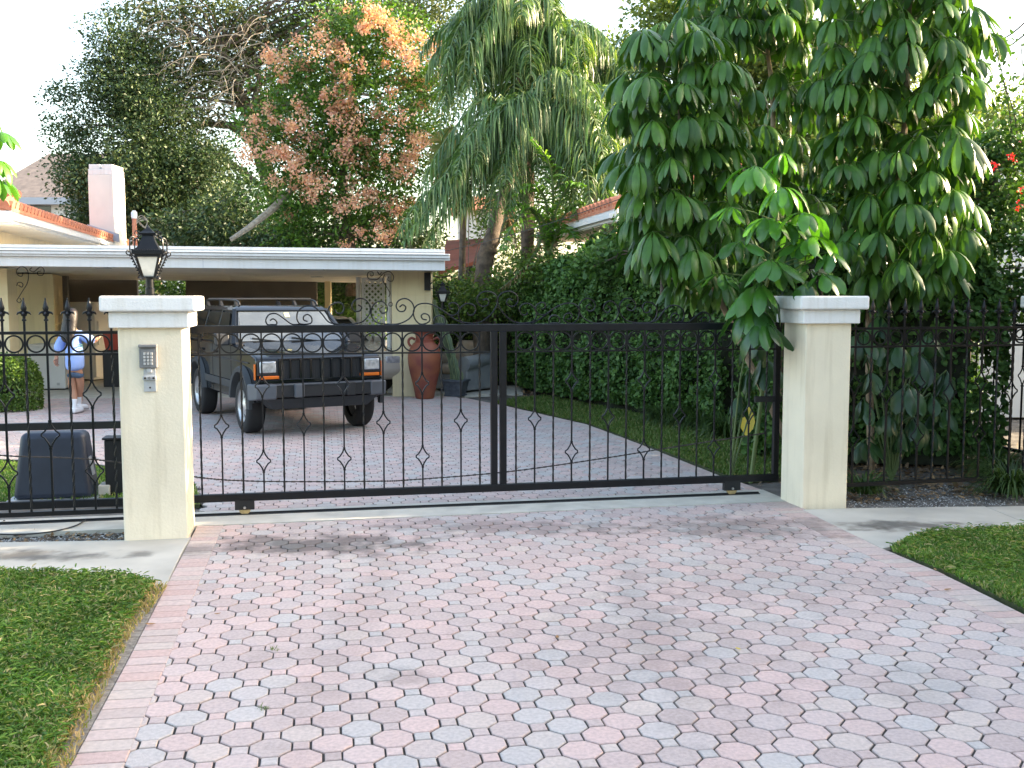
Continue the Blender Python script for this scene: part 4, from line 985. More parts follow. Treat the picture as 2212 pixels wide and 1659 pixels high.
# cactus
p = at(984, 850, 18.5)
c = thing('cactus_plant', (p.x, 18.5, 0), 'tall leaning column cactus in a slate grey scrollwork pot in front of the armchair', 'cactus', math.radians(-18))
b = MB(); b.hexa([(-.15, -.13, .03), (.15, -.13, .03), (.15, .13, .03), (-.15, .13, .03), (-.20, -.17, .27), (.20, -.17, .27), (.20, .17, .27), (-.20, .17, .27)])
b.box((0, 0, .28), (.44, .38, .035)); b.box((0, 0, .018), (.33, .29, .03))
for sx in (-.08, .08): b.torus((sx, -.158, .16), .045, .008, n=16, m=5)
pot = b.build('pot', M['pot'], c, bevel=.006)
b = MB(); b.box((0, 0, .27), (.36, .31, .02)); b.build('soil', M['dirt'], c)
def colc(pts, r, name):
    b = MB(); P = crv([Vector(q) for q in pts], 5); V = []; n = 10; m = len(P)
    for i, q in enumerate(P):
        t = (P[min(i + 1, m - 1)] - P[max(i - 1, 0)]).normalized(); y = Vector((0, 1, 0)); x = y.cross(t).normalized(); y = t.cross(x)
        k = 1 - .75 * max(0, (i - (m - 4)) / 3) ** 2; sg = 1 + .10 * math.sin(i * 1.9)
        for j in range(n):
            rr = r * k * sg * (1.0 if j % 2 == 0 else .55); V.append(q + (x * math.cos(2 * PI * j / n) + y * math.sin(2 * PI * j / n)) * rr)
    F = [(i * n + j, i * n + (j + 1) % n, (i + 1) * n + (j + 1) % n, (i + 1) * n + j) for i in range(m - 1) for j in range(n)] + [tuple((m - 1) * n + j for j in range(n))]
    b.add(V, F); o = b.build(name, M['cactus'], c)
    b = MB()
    for j in range(0, n, 2):
        b.tube([V[i * n + j] + (V[i * n + j] - P[i]) * .05 for i in range(m)], .007, 4)
    b.build('spine_ridge', M['rib'], o)
colc([(0, 0, .27), (-.05, 0, .6), (-.14, 0, .95), (-.22, 0, 1.22), (-.26, 0, 1.42)], .075, 'stem')
colc([(-.24, .03, 1.15), (-.34, .04, 1.32), (-.42, .05, 1.55), (-.44, .05, 1.72)], .065, 'stem')
colc([(.06, -.04, .27), (.02, -.05, .48), (-.03, -.05, .74)], .06, 'stem')
colc([(.13, -.04, .27), (.135, -.04, .36), (.13, -.04, .44)], .025, 'stem')
# pipe and hose
t = thing('drain_pipe', (1.3, 16.4, 0), 'white plastic pipe lying on the ground at the foot of the hedge', 'pipe')
a_, c_ = Vector((*gp(1282, 858), .06)), Vector((*gp(1372, 878), .06))
b = MB(); b.tube([a_, a_.lerp(c_, .3), a_.lerp(c_, .31), c_], [.055, .055, .045, .045], 12); b.build('pipe', M['pvc'], t, world=True, smooth=True)
b = MB(); b.tube([a_.lerp(c_, -.03), a_.lerp(c_, .05)], .07, 12); b.build('coupling', M['hose'], t, world=True, smooth=True)
b = MB(); q = Vector((*gp(1258, 858), .03)); b.tube(crv([q + Vector((.16 * math.cos(a_ * 1.0), .16 * math.sin(a_), .012 * a_)) for a_ in [i * .6 for i in range(26)]], 2), .016, 6); tag(b.build('garden_hose', M['hose']), 'small coil of green garden hose on the grass by the hedge', 'hose')

# ================================================================ JEEP-LIKE CAR
def arc(cx, cz, R, a0, a1, n): return [(cx + R * math.cos(a0 + (a1 - a0) * i / n), cz + R * math.sin(a0 + (a1 - a0) * i / n)) for i in range(n + 1)]
J = thing('parked_car', (-2.77, 13.84, 0), 'black four-door off-road station wagon with roof rack and grey bumper, parked before the carport', 'car', math.radians(-61))
aF = math.asin((.44 - .37) / .44)
prof = [(.56, .44), (.62, .50), (.64, .98), (.59, 1.015), (.3, 1.06), (-.52, 1.145), (-3.38, 1.13), (-3.46, 1.0), (-3.46, .52), (-3.36, .46)]
prof += arc(-2.58, .37, .44, PI - aF, aF, 14)[0:] if False else []
lowR = [(x, z) for x, z in arc(-2.58, .37, .44, PI - aF, aF, 14)]
lowF = [(x, z) for x, z in arc(0, .37, .44, PI - aF, aF, 14)]
prof = prof + lowR + [(-2.1, .42), (-.5, .42)] + lowF
b = MB(); b.extr(prof, -.83, .83); b.build('body', M['jeep'], J, bevel=.03, seg=3, smooth=30)
b = MB(); b.box((-1.4, 0, .60), (3.9, 1.14, .42)); b.box((-1.4, 0, .36), (3.2, .5, .10)); b.box((-.0, 0, .36), (.08, 1.3, .09)); b.box((-2.58, 0, .36), (.09, 1.3, .09)); b.box((-1.35, -.3, .33), (2.2, .14, .12)); b.box((-3.2, .2, .4), (.5, .35, .2)); b.build('underbody', M['trim'], J)
b = MB(); b.hexa([(.61, -.72, .99), (.61, .72, .99), (-.50, .76, 1.12), (-.50, -.76, 1.12), (.57, -.60, 1.045), (.57, .60, 1.045), (-.49, .66, 1.165), (-.49, -.66, 1.165)]); b.build('hood', M['jeep'], J, bevel=.02, seg=3, smooth=30)
def cab(x, t, s):    # point on the side plane
    return Vector((x, s * (.81 - t * .155), 1.12 + t * .475))
cb = MB(); cb.hexa([(-.50, -.80, 1.12), (-.50, .80, 1.12), (-3.42, .80, 1.12), (-3.42, -.80, 1.12), (-1.06, -.645, 1.59), (-1.06, .645, 1.59), (-3.24, .645, 1.59), (-3.24, -.645, 1.59)]); cb.build('cabin', M['trim'], J)
b = MB(); b.hexa([(-.98, -.70, 1.575), (-.98, .70, 1.575), (-3.30, .70, 1.575), (-3.30, -.70, 1.575), (-1.12, -.62, 1.645), (-1.12, .62, 1.645), (-3.2, .62, 1.645), (-3.2, -.62, 1.645)]); b.build('roof', M['jeep'], J, bevel=.03, seg=3, smooth=40)
def pane(pts, off, name, mt, par, th=.008):
    P = [Vector(p) for p in pts]; n = (P[1] - P[0]).cross(P[3] - P[0]).normalized()
    if n.dot(off) < 0: n = -n
    b = MB(); b.hexa([p + n * .004 for p in P] + [p + n * (.004 + th) for p in P]); return b.build(name, mt, par)
wf = [(-.55, -.74, 1.165), (-.55, .74, 1.165), (-1.01, .62, 1.555), (-1.01, -.62, 1.555)]
ws = pane(wf, Vector((1, 0, .5)), 'windshield', M['glass'], J)
def wsp(u, v):   # u -1..1, v 0..1 on the windshield
    a_ = Vector(wf[0]).lerp(Vector(wf[1]), (u + 1) / 2); c_ = Vector(wf[3]).lerp(Vector(wf[2]), (u + 1) / 2); return a_.lerp(c_, v)
pane([wsp(.02, .80), wsp(.13, .80), wsp(.13, .95), wsp(.02, .95)], Vector((1, 0, .5)), 'sticker', M['sticker'], ws, .014)
for i, (x0, x1) in enumerate([(-.62, -1.62), (-1.72, -2.42), (-2.56, -3.28)]):
    for s in (-1, 1):
        t0, t1 = .06, .90
        xa0, xa1 = (x0 - .24, x0 - .56) if i == 0 else (x0, x0)
        xb0, xb1 = (x1, x1) if i < 2 else (x1 - .02, x1 + .06)
        pane([cab(xa0, t0, s), cab(xb0, t0, s), cab(xb1, t1, s), cab(xa1, t1, s)], Vector((0, s, .2)), 'side_window', M['sideglass'], J)
for s in (-1, 1):
    b = MB(); b.beam(cab(-.52, 0, s) + Vector((0, 0, .01)), cab(-1.06, 1, s), .06, .05); b.build('windshield_pillar', M['jeep'], J, bevel=.012)
    for x in (-1.67, -2.49, -3.34):
        b = MB(); b.beam(cab(x, 0, s) * 1.0, cab(x + (.04 if x < -3 else 0), 1, s), .075 if x > -3 else .12, .03, (0, s, .2)); b.build('door_pillar', M['jeep'], J, bevel=.006)
    b = MB(); b.tube([(.30, s * .838, .93), (-3.4, s * .838, .93)], .008, 5); b.build('body_moulding', M['trim'], J)
    b = MB(); b.box((-1.3, s * .845, .60), (1.7, .02, .10)); b.build('rocker_cladding', M['flare'], J, bevel=.006)
    for x in (-1.55, -2.35):
        b = MB(); b.box((x, s * .85, 1.0), (.16, .035, .035)); b.build('door_handle', M['trim'], J, bevel=.008)
    for x in (-.62, -1.68, -2.47):      # door gaps
        b = MB(); b.box((x, s * .829, .78), (.012, .008, .66)); b.build('door_gap', M['trim'], J)
    b = MB(); b.hexa([(-.70, s * .84, 1.12), (-.60, s * .84, 1.12), (-.60, s * 1.03, 1.12), (-.72, s * 1.03, 1.12), (-.72, s * .84, 1.27), (-.63, s * .84, 1.27), (-.63, s * 1.03, 1.29), (-.74, s * 1.03, 1.29)]); b.build('side_mirror', M['trim'], J, bevel=.02, seg=3)
    # fender flares
    for cx in (0, -2.58):
        b = MB(); prv = None
        A = [aF - .02 + (PI - 2 * aF + .04) * i / 16 for i in range(17)]
        V = []
        for a_ in A:
            for (R, y) in ((.415, .80), (.445, .895), (.50, .90), (.535, .835)):
                V.append((cx + R * math.cos(a_), s * y, .37 + R * math.sin(a_) * .98))
        F = [(i * 4 + k, i * 4 + k + 1, (i + 1) * 4 + k + 1, (i + 1) * 4 + k) for i in range(16) for k in range(3)] + [(i * 4 + 3, i * 4, (i + 1) * 4, (i + 1) * 4 + 3) for i in range(16)] + [(0, 1, 2, 3), (67, 66, 65, 64)]
        b.add(V, F); b.build('fender_flare', M['flare'], J, smooth=True)
    # front lamps
    b = MB(); b.box((.655, s * .685, .885), (.02, .27, .19)); b.build('headlight_bezel', M['trim'], J, bevel=.004)
    b = MB(); b.box((.668, s * .69, .895), (.03, .21, .145)); b.build('headlight', M['lens'], J, bevel=.02, seg=3, smooth=60)
    b = MB(); b.box((.665, s * .66, .765), (.03, .27, .042)); b.build('turn_signal', M['amber'], J, bevel=.006)
    b = MB(); b.box((.60, s * .838, .835), (.055, .016, .20)); b.build('side_marker', M['amber'], J, bevel=.004)
    b = MB(); b.box((-3.46, s * .70, .95), (.03, .16, .28)); b.build('tail_light', M['binred'], J)
    # bumper end
    b = MB(); b.hexa([(.50, s * .62, .46), (.80, s * .62, .50), (.74, s * .86, .50), (.46, s * .90, .46), (.60, s * .62, .69), (.83, s * .62, .685), (.75, s * .86, .68), (.46, s * .905, .68)]); b.build('bumper_end', M['bump'], J, bevel=.018, seg=3)
    b = MB(); b.hexa([(.44, s * .86, .36), (.52, s * .86, .36), (.52, s * .90, .36), (.44, s * .90, .36), (.42, s * .86, .47), (.52, s * .86, .47), (.52, s * .90, .47), (.42, s * .905, .47)]); b.build('bumper_skirt', M['flare'], J)
    b = MB(); b.box((.81, s * .34, .60), (.10, .12, .17)); b.build('bumper_guard', M['trim'] if s > 0 else M['bump'], J, bevel=.012)
    # rack
    b = MB(); b.tube(crv([Vector((-1.15, s * .56, 1.65)), Vector((-1.22, s * .56, 1.70)), Vector((-1.5, s * .56, 1.725)), Vector((-3.0, s * .56, 1.725)), Vector((-3.2, s * .56, 1.66))], 4), .014, 6); b.build('rack_rail', M['trim'], J)
    for x in (-1.32, -2.2, -3.05):
        b = MB(); b.hexa([(x - .06, s * .54, 1.64), (x + .06, s * .54, 1.64), (x + .06, s * .58, 1.64), (x - .06, s * .58, 1.64), (x - .09, s * .545, 1.725), (x - .05, s * .545, 1.725), (x - .05, s * .575, 1.725), (x - .09, s * .575, 1.725)]); b.build('rack_foot', M['trim'], J)
for x in (-1.42, -2.25, -3.05):
    b = MB(); b.tube([(x, -.56, 1.74), (x, .56, 1.74)], .014, 6); b.build('rack_bar', M['trim'], J)
b = MB(); b.box((.648, 0, .86), (.016, 1.09, .25)); b.build('grille_recess', M['trim'], J)
b = MB()
for k in range(9):
    y = -.54 + k * .135; b.box((.668, y, .862), (.03, .026, .245))
b.box((.668, 0, .993), (.03, 1.12, .022)); b.box((.668, 0, .732), (.03, 1.12, .018)); b.build('grille', M['jeep'], J, bevel=.005)
b = MB()
for k in range(32): b.box((.659, -.52 + k * .0335, .86), (.008, .006, .235))
b.build('grille_slats', M['trim'], J)
b = MB(); b.box((.655, 0, .71), (.02, 1.66, .035)); b.build('front_panel', M['jeep'], J, bevel=.004)
b = MB(); b.box((.74, 0, .595), (.12, 1.26, .155)); b.build('bumper', M['trim'], J, bevel=.012)
b = MB(); b.box((.715, 0, .677), (.19, 1.24, .012)); b.build('bumper_step', M['bump'], J)
b = MB(); b.hexa([(.52, -.66, .36), (.66, -.62, .36), (.66, .62, .36), (.52, .66, .36), (.56, -.80, .50), (.74, -.76, .50), (.74, .76, .50), (.56, .80, .50)]); b.build('air_dam', M['flare'], J, bevel=.01)
b = MB(); b.hexa([(-3.60, -.82, .46), (-3.42, -.82, .46), (-3.42, .82, .46), (-3.60, .82, .46), (-3.60, -.82, .66), (-3.42, -.82, .66), (-3.42, .82, .66), (-3.60, .82, .66)]); b.build('bumper', M['trim'], J, bevel=.01)
b = MB(); b.tube([(-.40, -.74, 1.13), (-.46, -.75, 1.50)], [.005, .0025], 5); b.tube([(-.40, -.74, 1.12), (-.40, -.74, 1.14)], .02, 8); b.build('antenna', M['trim'], J)
for u_ in (-.5, .25):
    b = MB(); b.beam(wsp(u_ + .35, -.06) + Vector((.02, 0, .01)), wsp(u_ - .25, .10) + Vector((.02, 0, .01)), .016, .014); b.build('wiper', M['trim'], J)
def wheel(par, x, y, s, R=.355, w=.235):
    b = MB(); prf = [(.215, -w / 2 + .01), (.26, -w / 2), (R - .035, -w / 2 + .004), (R - .008, -w / 2 + .03), (R, -w / 2 + .055), (R, w / 2 - .055), (R - .008, w / 2 - .03), (R - .035, w / 2 - .004), (.26, w / 2), (.215, w / 2 - .01)]
    V = []; n = 40
    for (r, h) in prf:
        for k in range(n):
            a_ = 2 * PI * k / n; rr = r * (1 - (.012 if (k % 2 and r > R - .02) else 0)); V.append((x + rr * math.cos(a_), y + s * h, .358 + rr * math.sin(a_)))
    m = len(prf); F = [(i * n + k, i * n + (k + 1) % n, (i + 1) * n + (k + 1) % n, (i + 1) * n + k) for i in range(m - 1) for k in range(n)]
    b.add(V, F); ty = b.build('wheel', M['rubber'], par, smooth=50)
    # rim disc with holes: annuli and spokes
    b = MB(); y0 = y + s * (w / 2 - .03)
    def ring(r0, r1, d0, d1):
        V = []
        for k in range(30):
            a_ = 2 * PI * k / 30
            for r, d in ((r0, d0), (r1, d1)): V.append((x + r * math.cos(a_), y0 + s * d, .358 + r * math.sin(a_)))
        b.add(V, [(2 * k, 2 * k + 1, (2 * k + 3) % 60, (2 * k + 2) % 60) for k in range(30)])
    ring(.215, .222, -.16, .025); ring(.185, .219, -.02, .02); ring(.03, .11, .03, .0); ring(.0, .045, .045, .045); ring(.045, .046, .045, 0)
    for k in range(8):
        a_ = 2 * PI * k / 8; c_ = math.cos(a_); s_ = math.sin(a_); q = .045
        P = []
        for r, hw in ((.10, .03), (.19, .05)):
            for sg in (-1, 1): P.append((x + r * c_ - sg * hw * s_, y0 + s * (.003 if r < .15 else -.016), .358 + r * s_ + sg * hw * c_))
        b.add([P[0], P[1], P[3], P[2]], [(0, 1, 2, 3)])
    b.build('rim', M['rim'], ty, smooth=40)
    b = MB(); V = [(x + .21 * math.cos(2 * PI * k / 24), y0 - s * .06, .358 + .21 * math.sin(2 * PI * k / 24)) for k in range(24)]; b.add(V, [tuple(range(24))]); b.build('brake_disc', M['trim'], ty)
for x in (0, -2.58):
    for s in (-1, 1): wheel(J, x, s * .745, s)
# ------------------------------------------------ second, tan car in the carport
T = thing('parked_car', (-3.0, 18.6, 0), 'tan saloon car mostly hidden behind the black wagon in the carport', 'car', math.radians(-58))
prof = [(.62, .30), (.74, .45), (.72, .66), (.60, .80), (-.55, .96), (-3.1, 1.0), (-3.55, .95), (-3.6, .5), (-3.4, .28)] + [(x, z) for x, z in arc(-2.7, .32, .37, PI, 0, 12)] + [(x, z) for x, z in arc(0, .32, .37, PI, 0, 12)]
b = MB(); b.extr(prof, -.82, .82); b.build('body', M['sedan'], T, bevel=.05, seg=3, smooth=30)
b = MB(); b.hexa([(-.5, -.74, .94), (-.5, .74, .94), (-3.1, .74, .97), (-3.1, -.74, .97), (-1.15, -.58, 1.36), (-1.15, .58, 1.36), (-2.5, .58, 1.36), (-2.5, -.58, 1.36)]); b.build('cabin', M['sideglass'], T, bevel=.03)
b = MB(); b.hexa([(-1.08, -.60, 1.345), (-1.08, .60, 1.345), (-2.58, .60, 1.345), (-2.58, -.60, 1.345), (-1.2, -.52, 1.40), (-1.2, .52, 1.40), (-2.45, .52, 1.40), (-2.45, -.52, 1.40)]); b.build('roof', M['sedan'], T, bevel=.02, smooth=30)
for s in (-1, 1):
    b = MB(); b.beam((-.5, s * .74, .95), (-1.15, s * .59, 1.36), .06, .05); b.beam((-3.05, s * .73, .97), (-2.5, s * .59, 1.36), .07, .06); b.build('roof_pillar', M['sedan'], T)
    b = MB(); b.box((.70, s * .62, .66), (.06, .3, .13)); b.build('headlight', M['lens'], T, bevel=.02)
    b = MB(); b.box((-.62, s * .92, .98), (.14, .18, .12)); b.build('side_mirror', M['sedan'], T, bevel=.02)
b = MB(); b.box((.73, 0, .62), (.04, .6, .12)); b.build('grille', M['trim'], T)
for x in (0, -2.7):
    for s in (-1, 1): wheel(T, x, s * .73, s, .32, .2)
b = None

# ================================================================ PERSON
def skin(name, pts, edges, radii, mt, par, sub=2, root=0):
    me = bpy.data.meshes.new(name); me.from_pydata([tuple(p) for p in pts], edges, []); me.materials.append(mt)
    o = bpy.data.objects.new(name, me); col.objects.link(o); o.parent = par
    m = o.modifiers.new('skin', 'SKIN'); m.use_smooth_shade = True; m.branch_smoothing = .6
    if not me.skin_vertices: me.attributes  # layer is made with the modifier
    sv = me.skin_vertices[0].data
    for i, r in enumerate(radii):
        sv[i].radius = r if isinstance(r, tuple) else (r, r); sv[i].use_root = (i == root)
    s = o.modifiers.new('sub', 'SUBSURF'); s.levels = s.render_levels = sub
    return o
def PX(x, y, d=0.0):      # pixel -> local person coordinates
    p = at(x, y, 15.75 + d); return Vector((p.x - PO.x, p.y - PO.y, p.z))
PO = Vector((at(160, 800, 15.75).x, 15.75, 0))
per = thing('person', (PO.x, PO.y, 0), 'person with long dark hair in blue T-shirt and denim shorts walking away toward the carport', 'person')
B = {}
pts = [PX(163, 800), PX(161, 770), PX(160, 735), PX(157, 716), PX(153, 703), PX(152, 692), PX(152, 678),        # 0 pelvis ..6 head top
       PX(137, 722), PX(127, 752, .02), PX(122, 768, -.04), PX(122, 779, -.06),     # 7-10 left arm
       PX(178, 722), PX(197, 738, .05), PX(208, 735, .26), PX(209, 728, .36),          # 11-14 right arm, forearm forward
       PX(154, 812), PX(157, 838, .03), PX(160, 862, .0), PX(161, 884, -.05), PX(164, 888, .08),       # 15-19 left leg (trailing)
       PX(173, 812, .02), PX(173, 838, .10), PX(171, 860, .18), PX(171, 880, .22), PX(172, 883, .36)]   # 20-24 right leg
E_ = [(0, 1), (1, 2), (2, 3), (3, 4), (4, 5), (5, 6), (3, 7), (7, 8), (8, 9), (9, 10), (3, 11), (11, 12), (12, 13), (13, 14), (0, 15), (15, 16), (16, 17), (17, 18), (18, 19), (0, 20), (20, 21), (21, 22), (22, 23), (23, 24)]
R_ = [(.13, .10), (.12, .09), (.14, .10), (.06, .06), (.05, .05), (.082, .09), (.055, .06), .05, .042, .032, .028, .05, .042, .032, .026, .078, .060, .055, .034, .03, .078, .060, .055, .034, .03]
skin('body', pts, E_, R_, M['skin'], per)
def fingers(base, d, side, name):
    # four curled fingers and a thumb, each its own tapered chain rooted in the palm
    b = MB(); d = Vector(d).normalized(); s = Vector(side).normalized(); n = d.cross(s)
    pc = Vector(base)
    b.hexa([pc - s * .030 - n * .012, pc + s * .030 - n * .012, pc + s * .030 + n * .012, pc - s * .030 + n * .012, pc + d * .075 - s * .036 - n * .011, pc + d * .075 + s * .036 - n * .011, pc + d * .075 + s * .036 + n * .011, pc + d * .075 - s * .036 + n * .011])
    for k, L in enumerate((.060, .070, .066, .050)):
        a = pc + d * .07 + s * (-.028 + k * .0187)
        b.tube(crv([a, a + d * L * .4 + n * .004, a + d * L * .75 + n * .018, a + d * L * .85 + n * .036], 2), [.0088, .0088, .0085, .008, .0075, .007, .0062], 6)
    a = pc + d * .02 - s * .03; b.tube(crv([a, a - s * .022 + d * .022, a - s * .026 + d * .048 + n * .008, a - s * .016 + d * .066 + n * .014], 2), [.0105, .0105, .010, .0098, .009, .0085, .007], 6)
    return b.build(name, M['skin'], per, smooth=60)
fingers(PX(122, 773, -.05), (0.0, -.2, -1), (.3, 1, 0), 'hand')
fingers(PX(209, 732, .30), (.1, .7, .5), (1, -.1, .1), 'hand')
sh = [PX(162, 803), PX(162, 785), PX(161, 760), PX(160, 738), PX(158, 722), PX(156, 714), PX(141, 722), PX(130, 742, .01), PX(123, 762, -.03), PX(174, 722), PX(192, 733, .04), PX(204, 739, .10)]
so = skin('t_shirt', sh, [(0, 1), (1, 2), (2, 3), (3, 4), (4, 5), (4, 6), (6, 7), (7, 8), (4, 9), (9, 10), (10, 11)], [(.195, .13), (.195, .14), (.18, .135), (.175, .135), (.15, .11), (.07, .06), .085, .085, .075, .085, .085, .075], M['shirt'], per)
b = MB(); q = PX(172, 752, -.142)
for k in range(4): b.box((q.x + .012 * (k % 2), q.y + .008, q.z + .05 - k * .03), (.08 - .012 * k, .006, .016), rz=.22)
b.build('back_print', M['print'], so if False else per)
skin('shorts', [PX(163, 797), PX(163, 804), PX(154, 808), PX(154, 816, .01), PX(173, 808), PX(173, 816, .02)], [(0, 1), (1, 2), (2, 3), (1, 4), (4, 5)], [(.15, .12), (.16, .125), .10, .098, .10, .098], M['denim'], per)
b = MB()
def hloft(rows, n=18):
    V = []
    for (x, y, rx, ry, dy) in rows:
        c = PX(x, y, dy)
        for k in range(n):
            a_ = 2 * PI * k / n; w_ = 1 + .05 * math.sin(k * 2.3 + y * .7); V.append((c.x + rx * w_ * math.cos(a_), c.y + ry * w_ * math.sin(a_), c.z))
    m = len(rows); b.add(V, [(i * n + (k + 1) % n, i * n + k, (i + 1) * n + k, (i + 1) * n + (k + 1) % n) for i in range(m - 1) for k in range(n)] + [tuple(range(n)), tuple((m - 1) * n + k for k in range(n - 1, -1, -1))])
hloft([(154, 664.5, .02, .02, 0), (153.5, 666.5, .065, .07, 0), (153, 672, .10, .11, -.01), (152, 682, .112, .118, -.02), (151, 694, .112, .10, -.04), (149, 706, .115, .09, -.06), (147, 718, .115, .08, -.09), (145, 728, .10, .06, -.12), (144, 736, .07, .045, -.14), (144, 741, .03, .02, -.14)])
hr_ = b.build('hair', M['hair'], per, smooth=80, sub=1)
for (x, y, d, s) in ((161, 884, -.06, 1), (171, 878, .20, 1)):
    b = MB(); a0 = PX(x - .5, y - 22, d * .7); a1 = PX(x, y + 1, d); b.tube([a0, a0.lerp(a1, .15), a0.lerp(a1, .6), a1], [.044, .041, .036, .038], 14); b.build('sock', M['sock'], per, smooth=60)
    c_ = PX(x + 1, y + 3, d)
    b = MB(); hz = .05 if d < 0 else .085
    P_ = []
    c0 = Vector((c_.x, c_.y - .06, max(c_.z, hz))); c1 = Vector((c_.x + .03, c_.y + .20, .05 if d < 0 else .06))
    b.tube(crv([c0 - Vector((0, .03, 0)), c0, c0.lerp(c1, .4), c0.lerp(c1, .8), c1], 2), [.022, .042, .047, .047, .045, .044, .042, .036, .018], 12); b.build('shoe', M['sock'], per, smooth=60)
    b = MB(); b.beam(c0 - Vector((0, .03, .035)), c1 - Vector((0, -.0, .03)), .075, .02); b.build('shoe_sole', M['sole'], per, bevel=.006)
# ================================================================ VEGETATION
def nrm(a): return a / np.maximum(np.linalg.norm(a, axis=-1, keepdims=True), 1e-9)
def randdir(n): return nrm(rng.normal(size=(n, 3)))
TL4 = (np.array([(0, 0, 0), (.5, .5, .12), (1, 0, 0), (.5, -.5, .12)]), np.array([(0, 3, 2), (0, 2, 1)]))
TL5 = (np.array([(0, 0, 0), (.35, .5, .10), (.75, .38, .06), (1, 0, -.08), (.75, -.38, .06), (.35, -.5, .10)]), np.array([(0, 3, 2), (0, 2, 1), (0, 5, 4), (0, 4, 3)]))
def leaves(P, D, Nn, L, Wd, tmpl):
    T, F = tmpl; D = nrm(D); Nn = nrm(Nn - D * (Nn * D).sum(1, keepdims=True)); Y = np.cross(Nn, D)
    s = T[None, :, :]
    V = P[:, None, :] + s[:, :, 0:1] * (D * L[:, None])[:, None, :] + s[:, :, 1:2] * (Y * Wd[:, None])[:, None, :] + s[:, :, 2:3] * (Nn * Wd[:, None])[:, None, :]
    k = T.shape[0]; n = len(P)
    return V.reshape(-1, 3), (F[None] + (np.arange(n) * k)[:, None, None]).reshape(-1, F.shape[1])
def cloud(blobs, nclump, per, rc, L, asp, flat=.5, tmpl=TL4, shell=.45, sizevar=.35, hang=0.0):
    """blobs: (center, rx, ry, rz); clumps of leaves scattered through each ellipsoid. returns V,F,clump centres"""
    vol = np.array([b[1] * b[2] + b[1] * b[3] for b in blobs]); cnt = np.maximum(2, (nclump * vol / vol.sum()).astype(int))
    C = []
    for b, c in zip(blobs, cnt):
        d = randdir(c); r = rng.uniform(shell, 1.0, c) ** .6
        C.append(np.array(b[0]) + d * r[:, None] * np.array([b[1], b[2], b[3]]))
    C = np.concatenate(C); n = len(C)
    k = rng.poisson(per, n) + 2; idx = np.repeat(np.arange(n), k)
    sc_ = rng.uniform(.6, 1.3, n)
    off = rng.normal(size=(len(idx), 3)); ln = np.linalg.norm(off, axis=1, keepdims=True); off = off / ln * np.minimum(ln, 1.5 + .5 * np.exp(-rng.exponential(1, ln.shape)))
    off = off * (rc * sc_[idx])[:, None] * np.array([1, 1, .62])
    P = C[idx] + off
    D = nrm(off) * .8 + rng.normal(size=P.shape) * .5 + np.array([0, 0, -.15 - hang])
    Nn = rng.normal(size=P.shape) * (1 - flat) + np.array([0, 0, 1.0]) * flat + nrm(off) * .3
    l = L * rng.uniform(1 - sizevar, 1 + sizevar, len(P))
    V, F = leaves(P, D, Nn, l, l * asp, tmpl)
    return V, F, C
def PB(x, y, rx, ry, Y, rd=None):
    c = at(x, y, Y); k = Y / FPX
    return ((c.x, c.y, c.z), rx * k, rd if rd else (rx + ry) * .5 * k, ry * k)
def limbs(b, base, hubs, C, r0, nb=30, rt=.02):
    base = Vector(base); H = [Vector(h) for h in hubs]
    path = crv([base] + H, 5); m = len(path)
    b.tube(path, [r0 * (1 - .75 * i / m) for i in range(m)], 9)
    idx = rng.choice(len(C), min(nb, len(C)), replace=False)
    for i in idx:
        e = Vector(C[i]); j = min(range(2, m), key=lambda q: (path[q] - e).length + max(0, path[q].z - e.z) * 1.5)
        s = path[j]; mid = s.lerp(e, .5) + Vector((0, 0, .08 * (e - s).length)) + Vector(rng.normal(size=3)) * .07 * (e - s).length
        p = crv([s, mid, e], 4); rr = r0 * .35 * (1 - .6 * j / m)
        b.tube(p, [max(rt * .5, rr * (1 - .85 * q / (len(p) - 1))) for q in range(len(p))], 5)
def tree(name, label, cat, base, hubs, blobs, nclump, per, rc, L, asp, mleaf, mbark, r0=.2, nb=30, group=None, **kw):
    t = thing(name, base, label, cat, 0, group)
    V, F, C = cloud(blobs, nclump, per, rc, L, asp, **kw)
    fast('crown', V, F, mleaf, t)
    b = MB(); limbs(b, base, hubs, C, r0, nb); b.build('trunk', mbark, t, world=True, smooth=True)
    return t, C
# ---- far left dark tree
G = 'tall background trees'
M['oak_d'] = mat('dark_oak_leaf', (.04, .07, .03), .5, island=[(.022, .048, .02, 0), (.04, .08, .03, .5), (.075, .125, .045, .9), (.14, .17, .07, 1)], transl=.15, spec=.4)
M['oak_m'] = mat('olive_oak_leaf', (.06, .08, .04), .5, island=[(.035, .06, .022, 0), (.07, .10, .035, .5), (.13, .16, .055, 1)], transl=.25, spec=.4)
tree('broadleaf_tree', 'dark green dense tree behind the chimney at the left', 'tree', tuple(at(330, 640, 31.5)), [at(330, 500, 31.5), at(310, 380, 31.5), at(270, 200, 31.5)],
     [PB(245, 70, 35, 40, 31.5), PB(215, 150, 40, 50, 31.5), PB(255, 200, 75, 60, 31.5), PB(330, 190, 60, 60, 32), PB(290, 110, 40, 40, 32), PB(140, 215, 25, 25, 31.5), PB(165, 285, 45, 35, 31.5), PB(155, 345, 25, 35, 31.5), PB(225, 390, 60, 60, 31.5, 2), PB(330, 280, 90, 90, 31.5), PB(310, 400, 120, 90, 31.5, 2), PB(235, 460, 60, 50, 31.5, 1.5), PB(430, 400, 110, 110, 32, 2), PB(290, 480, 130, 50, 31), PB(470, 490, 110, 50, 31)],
     520, 190, .40, .11, .5, M['oak_d'], M['bark'], .28, 70, G, shell=.25)
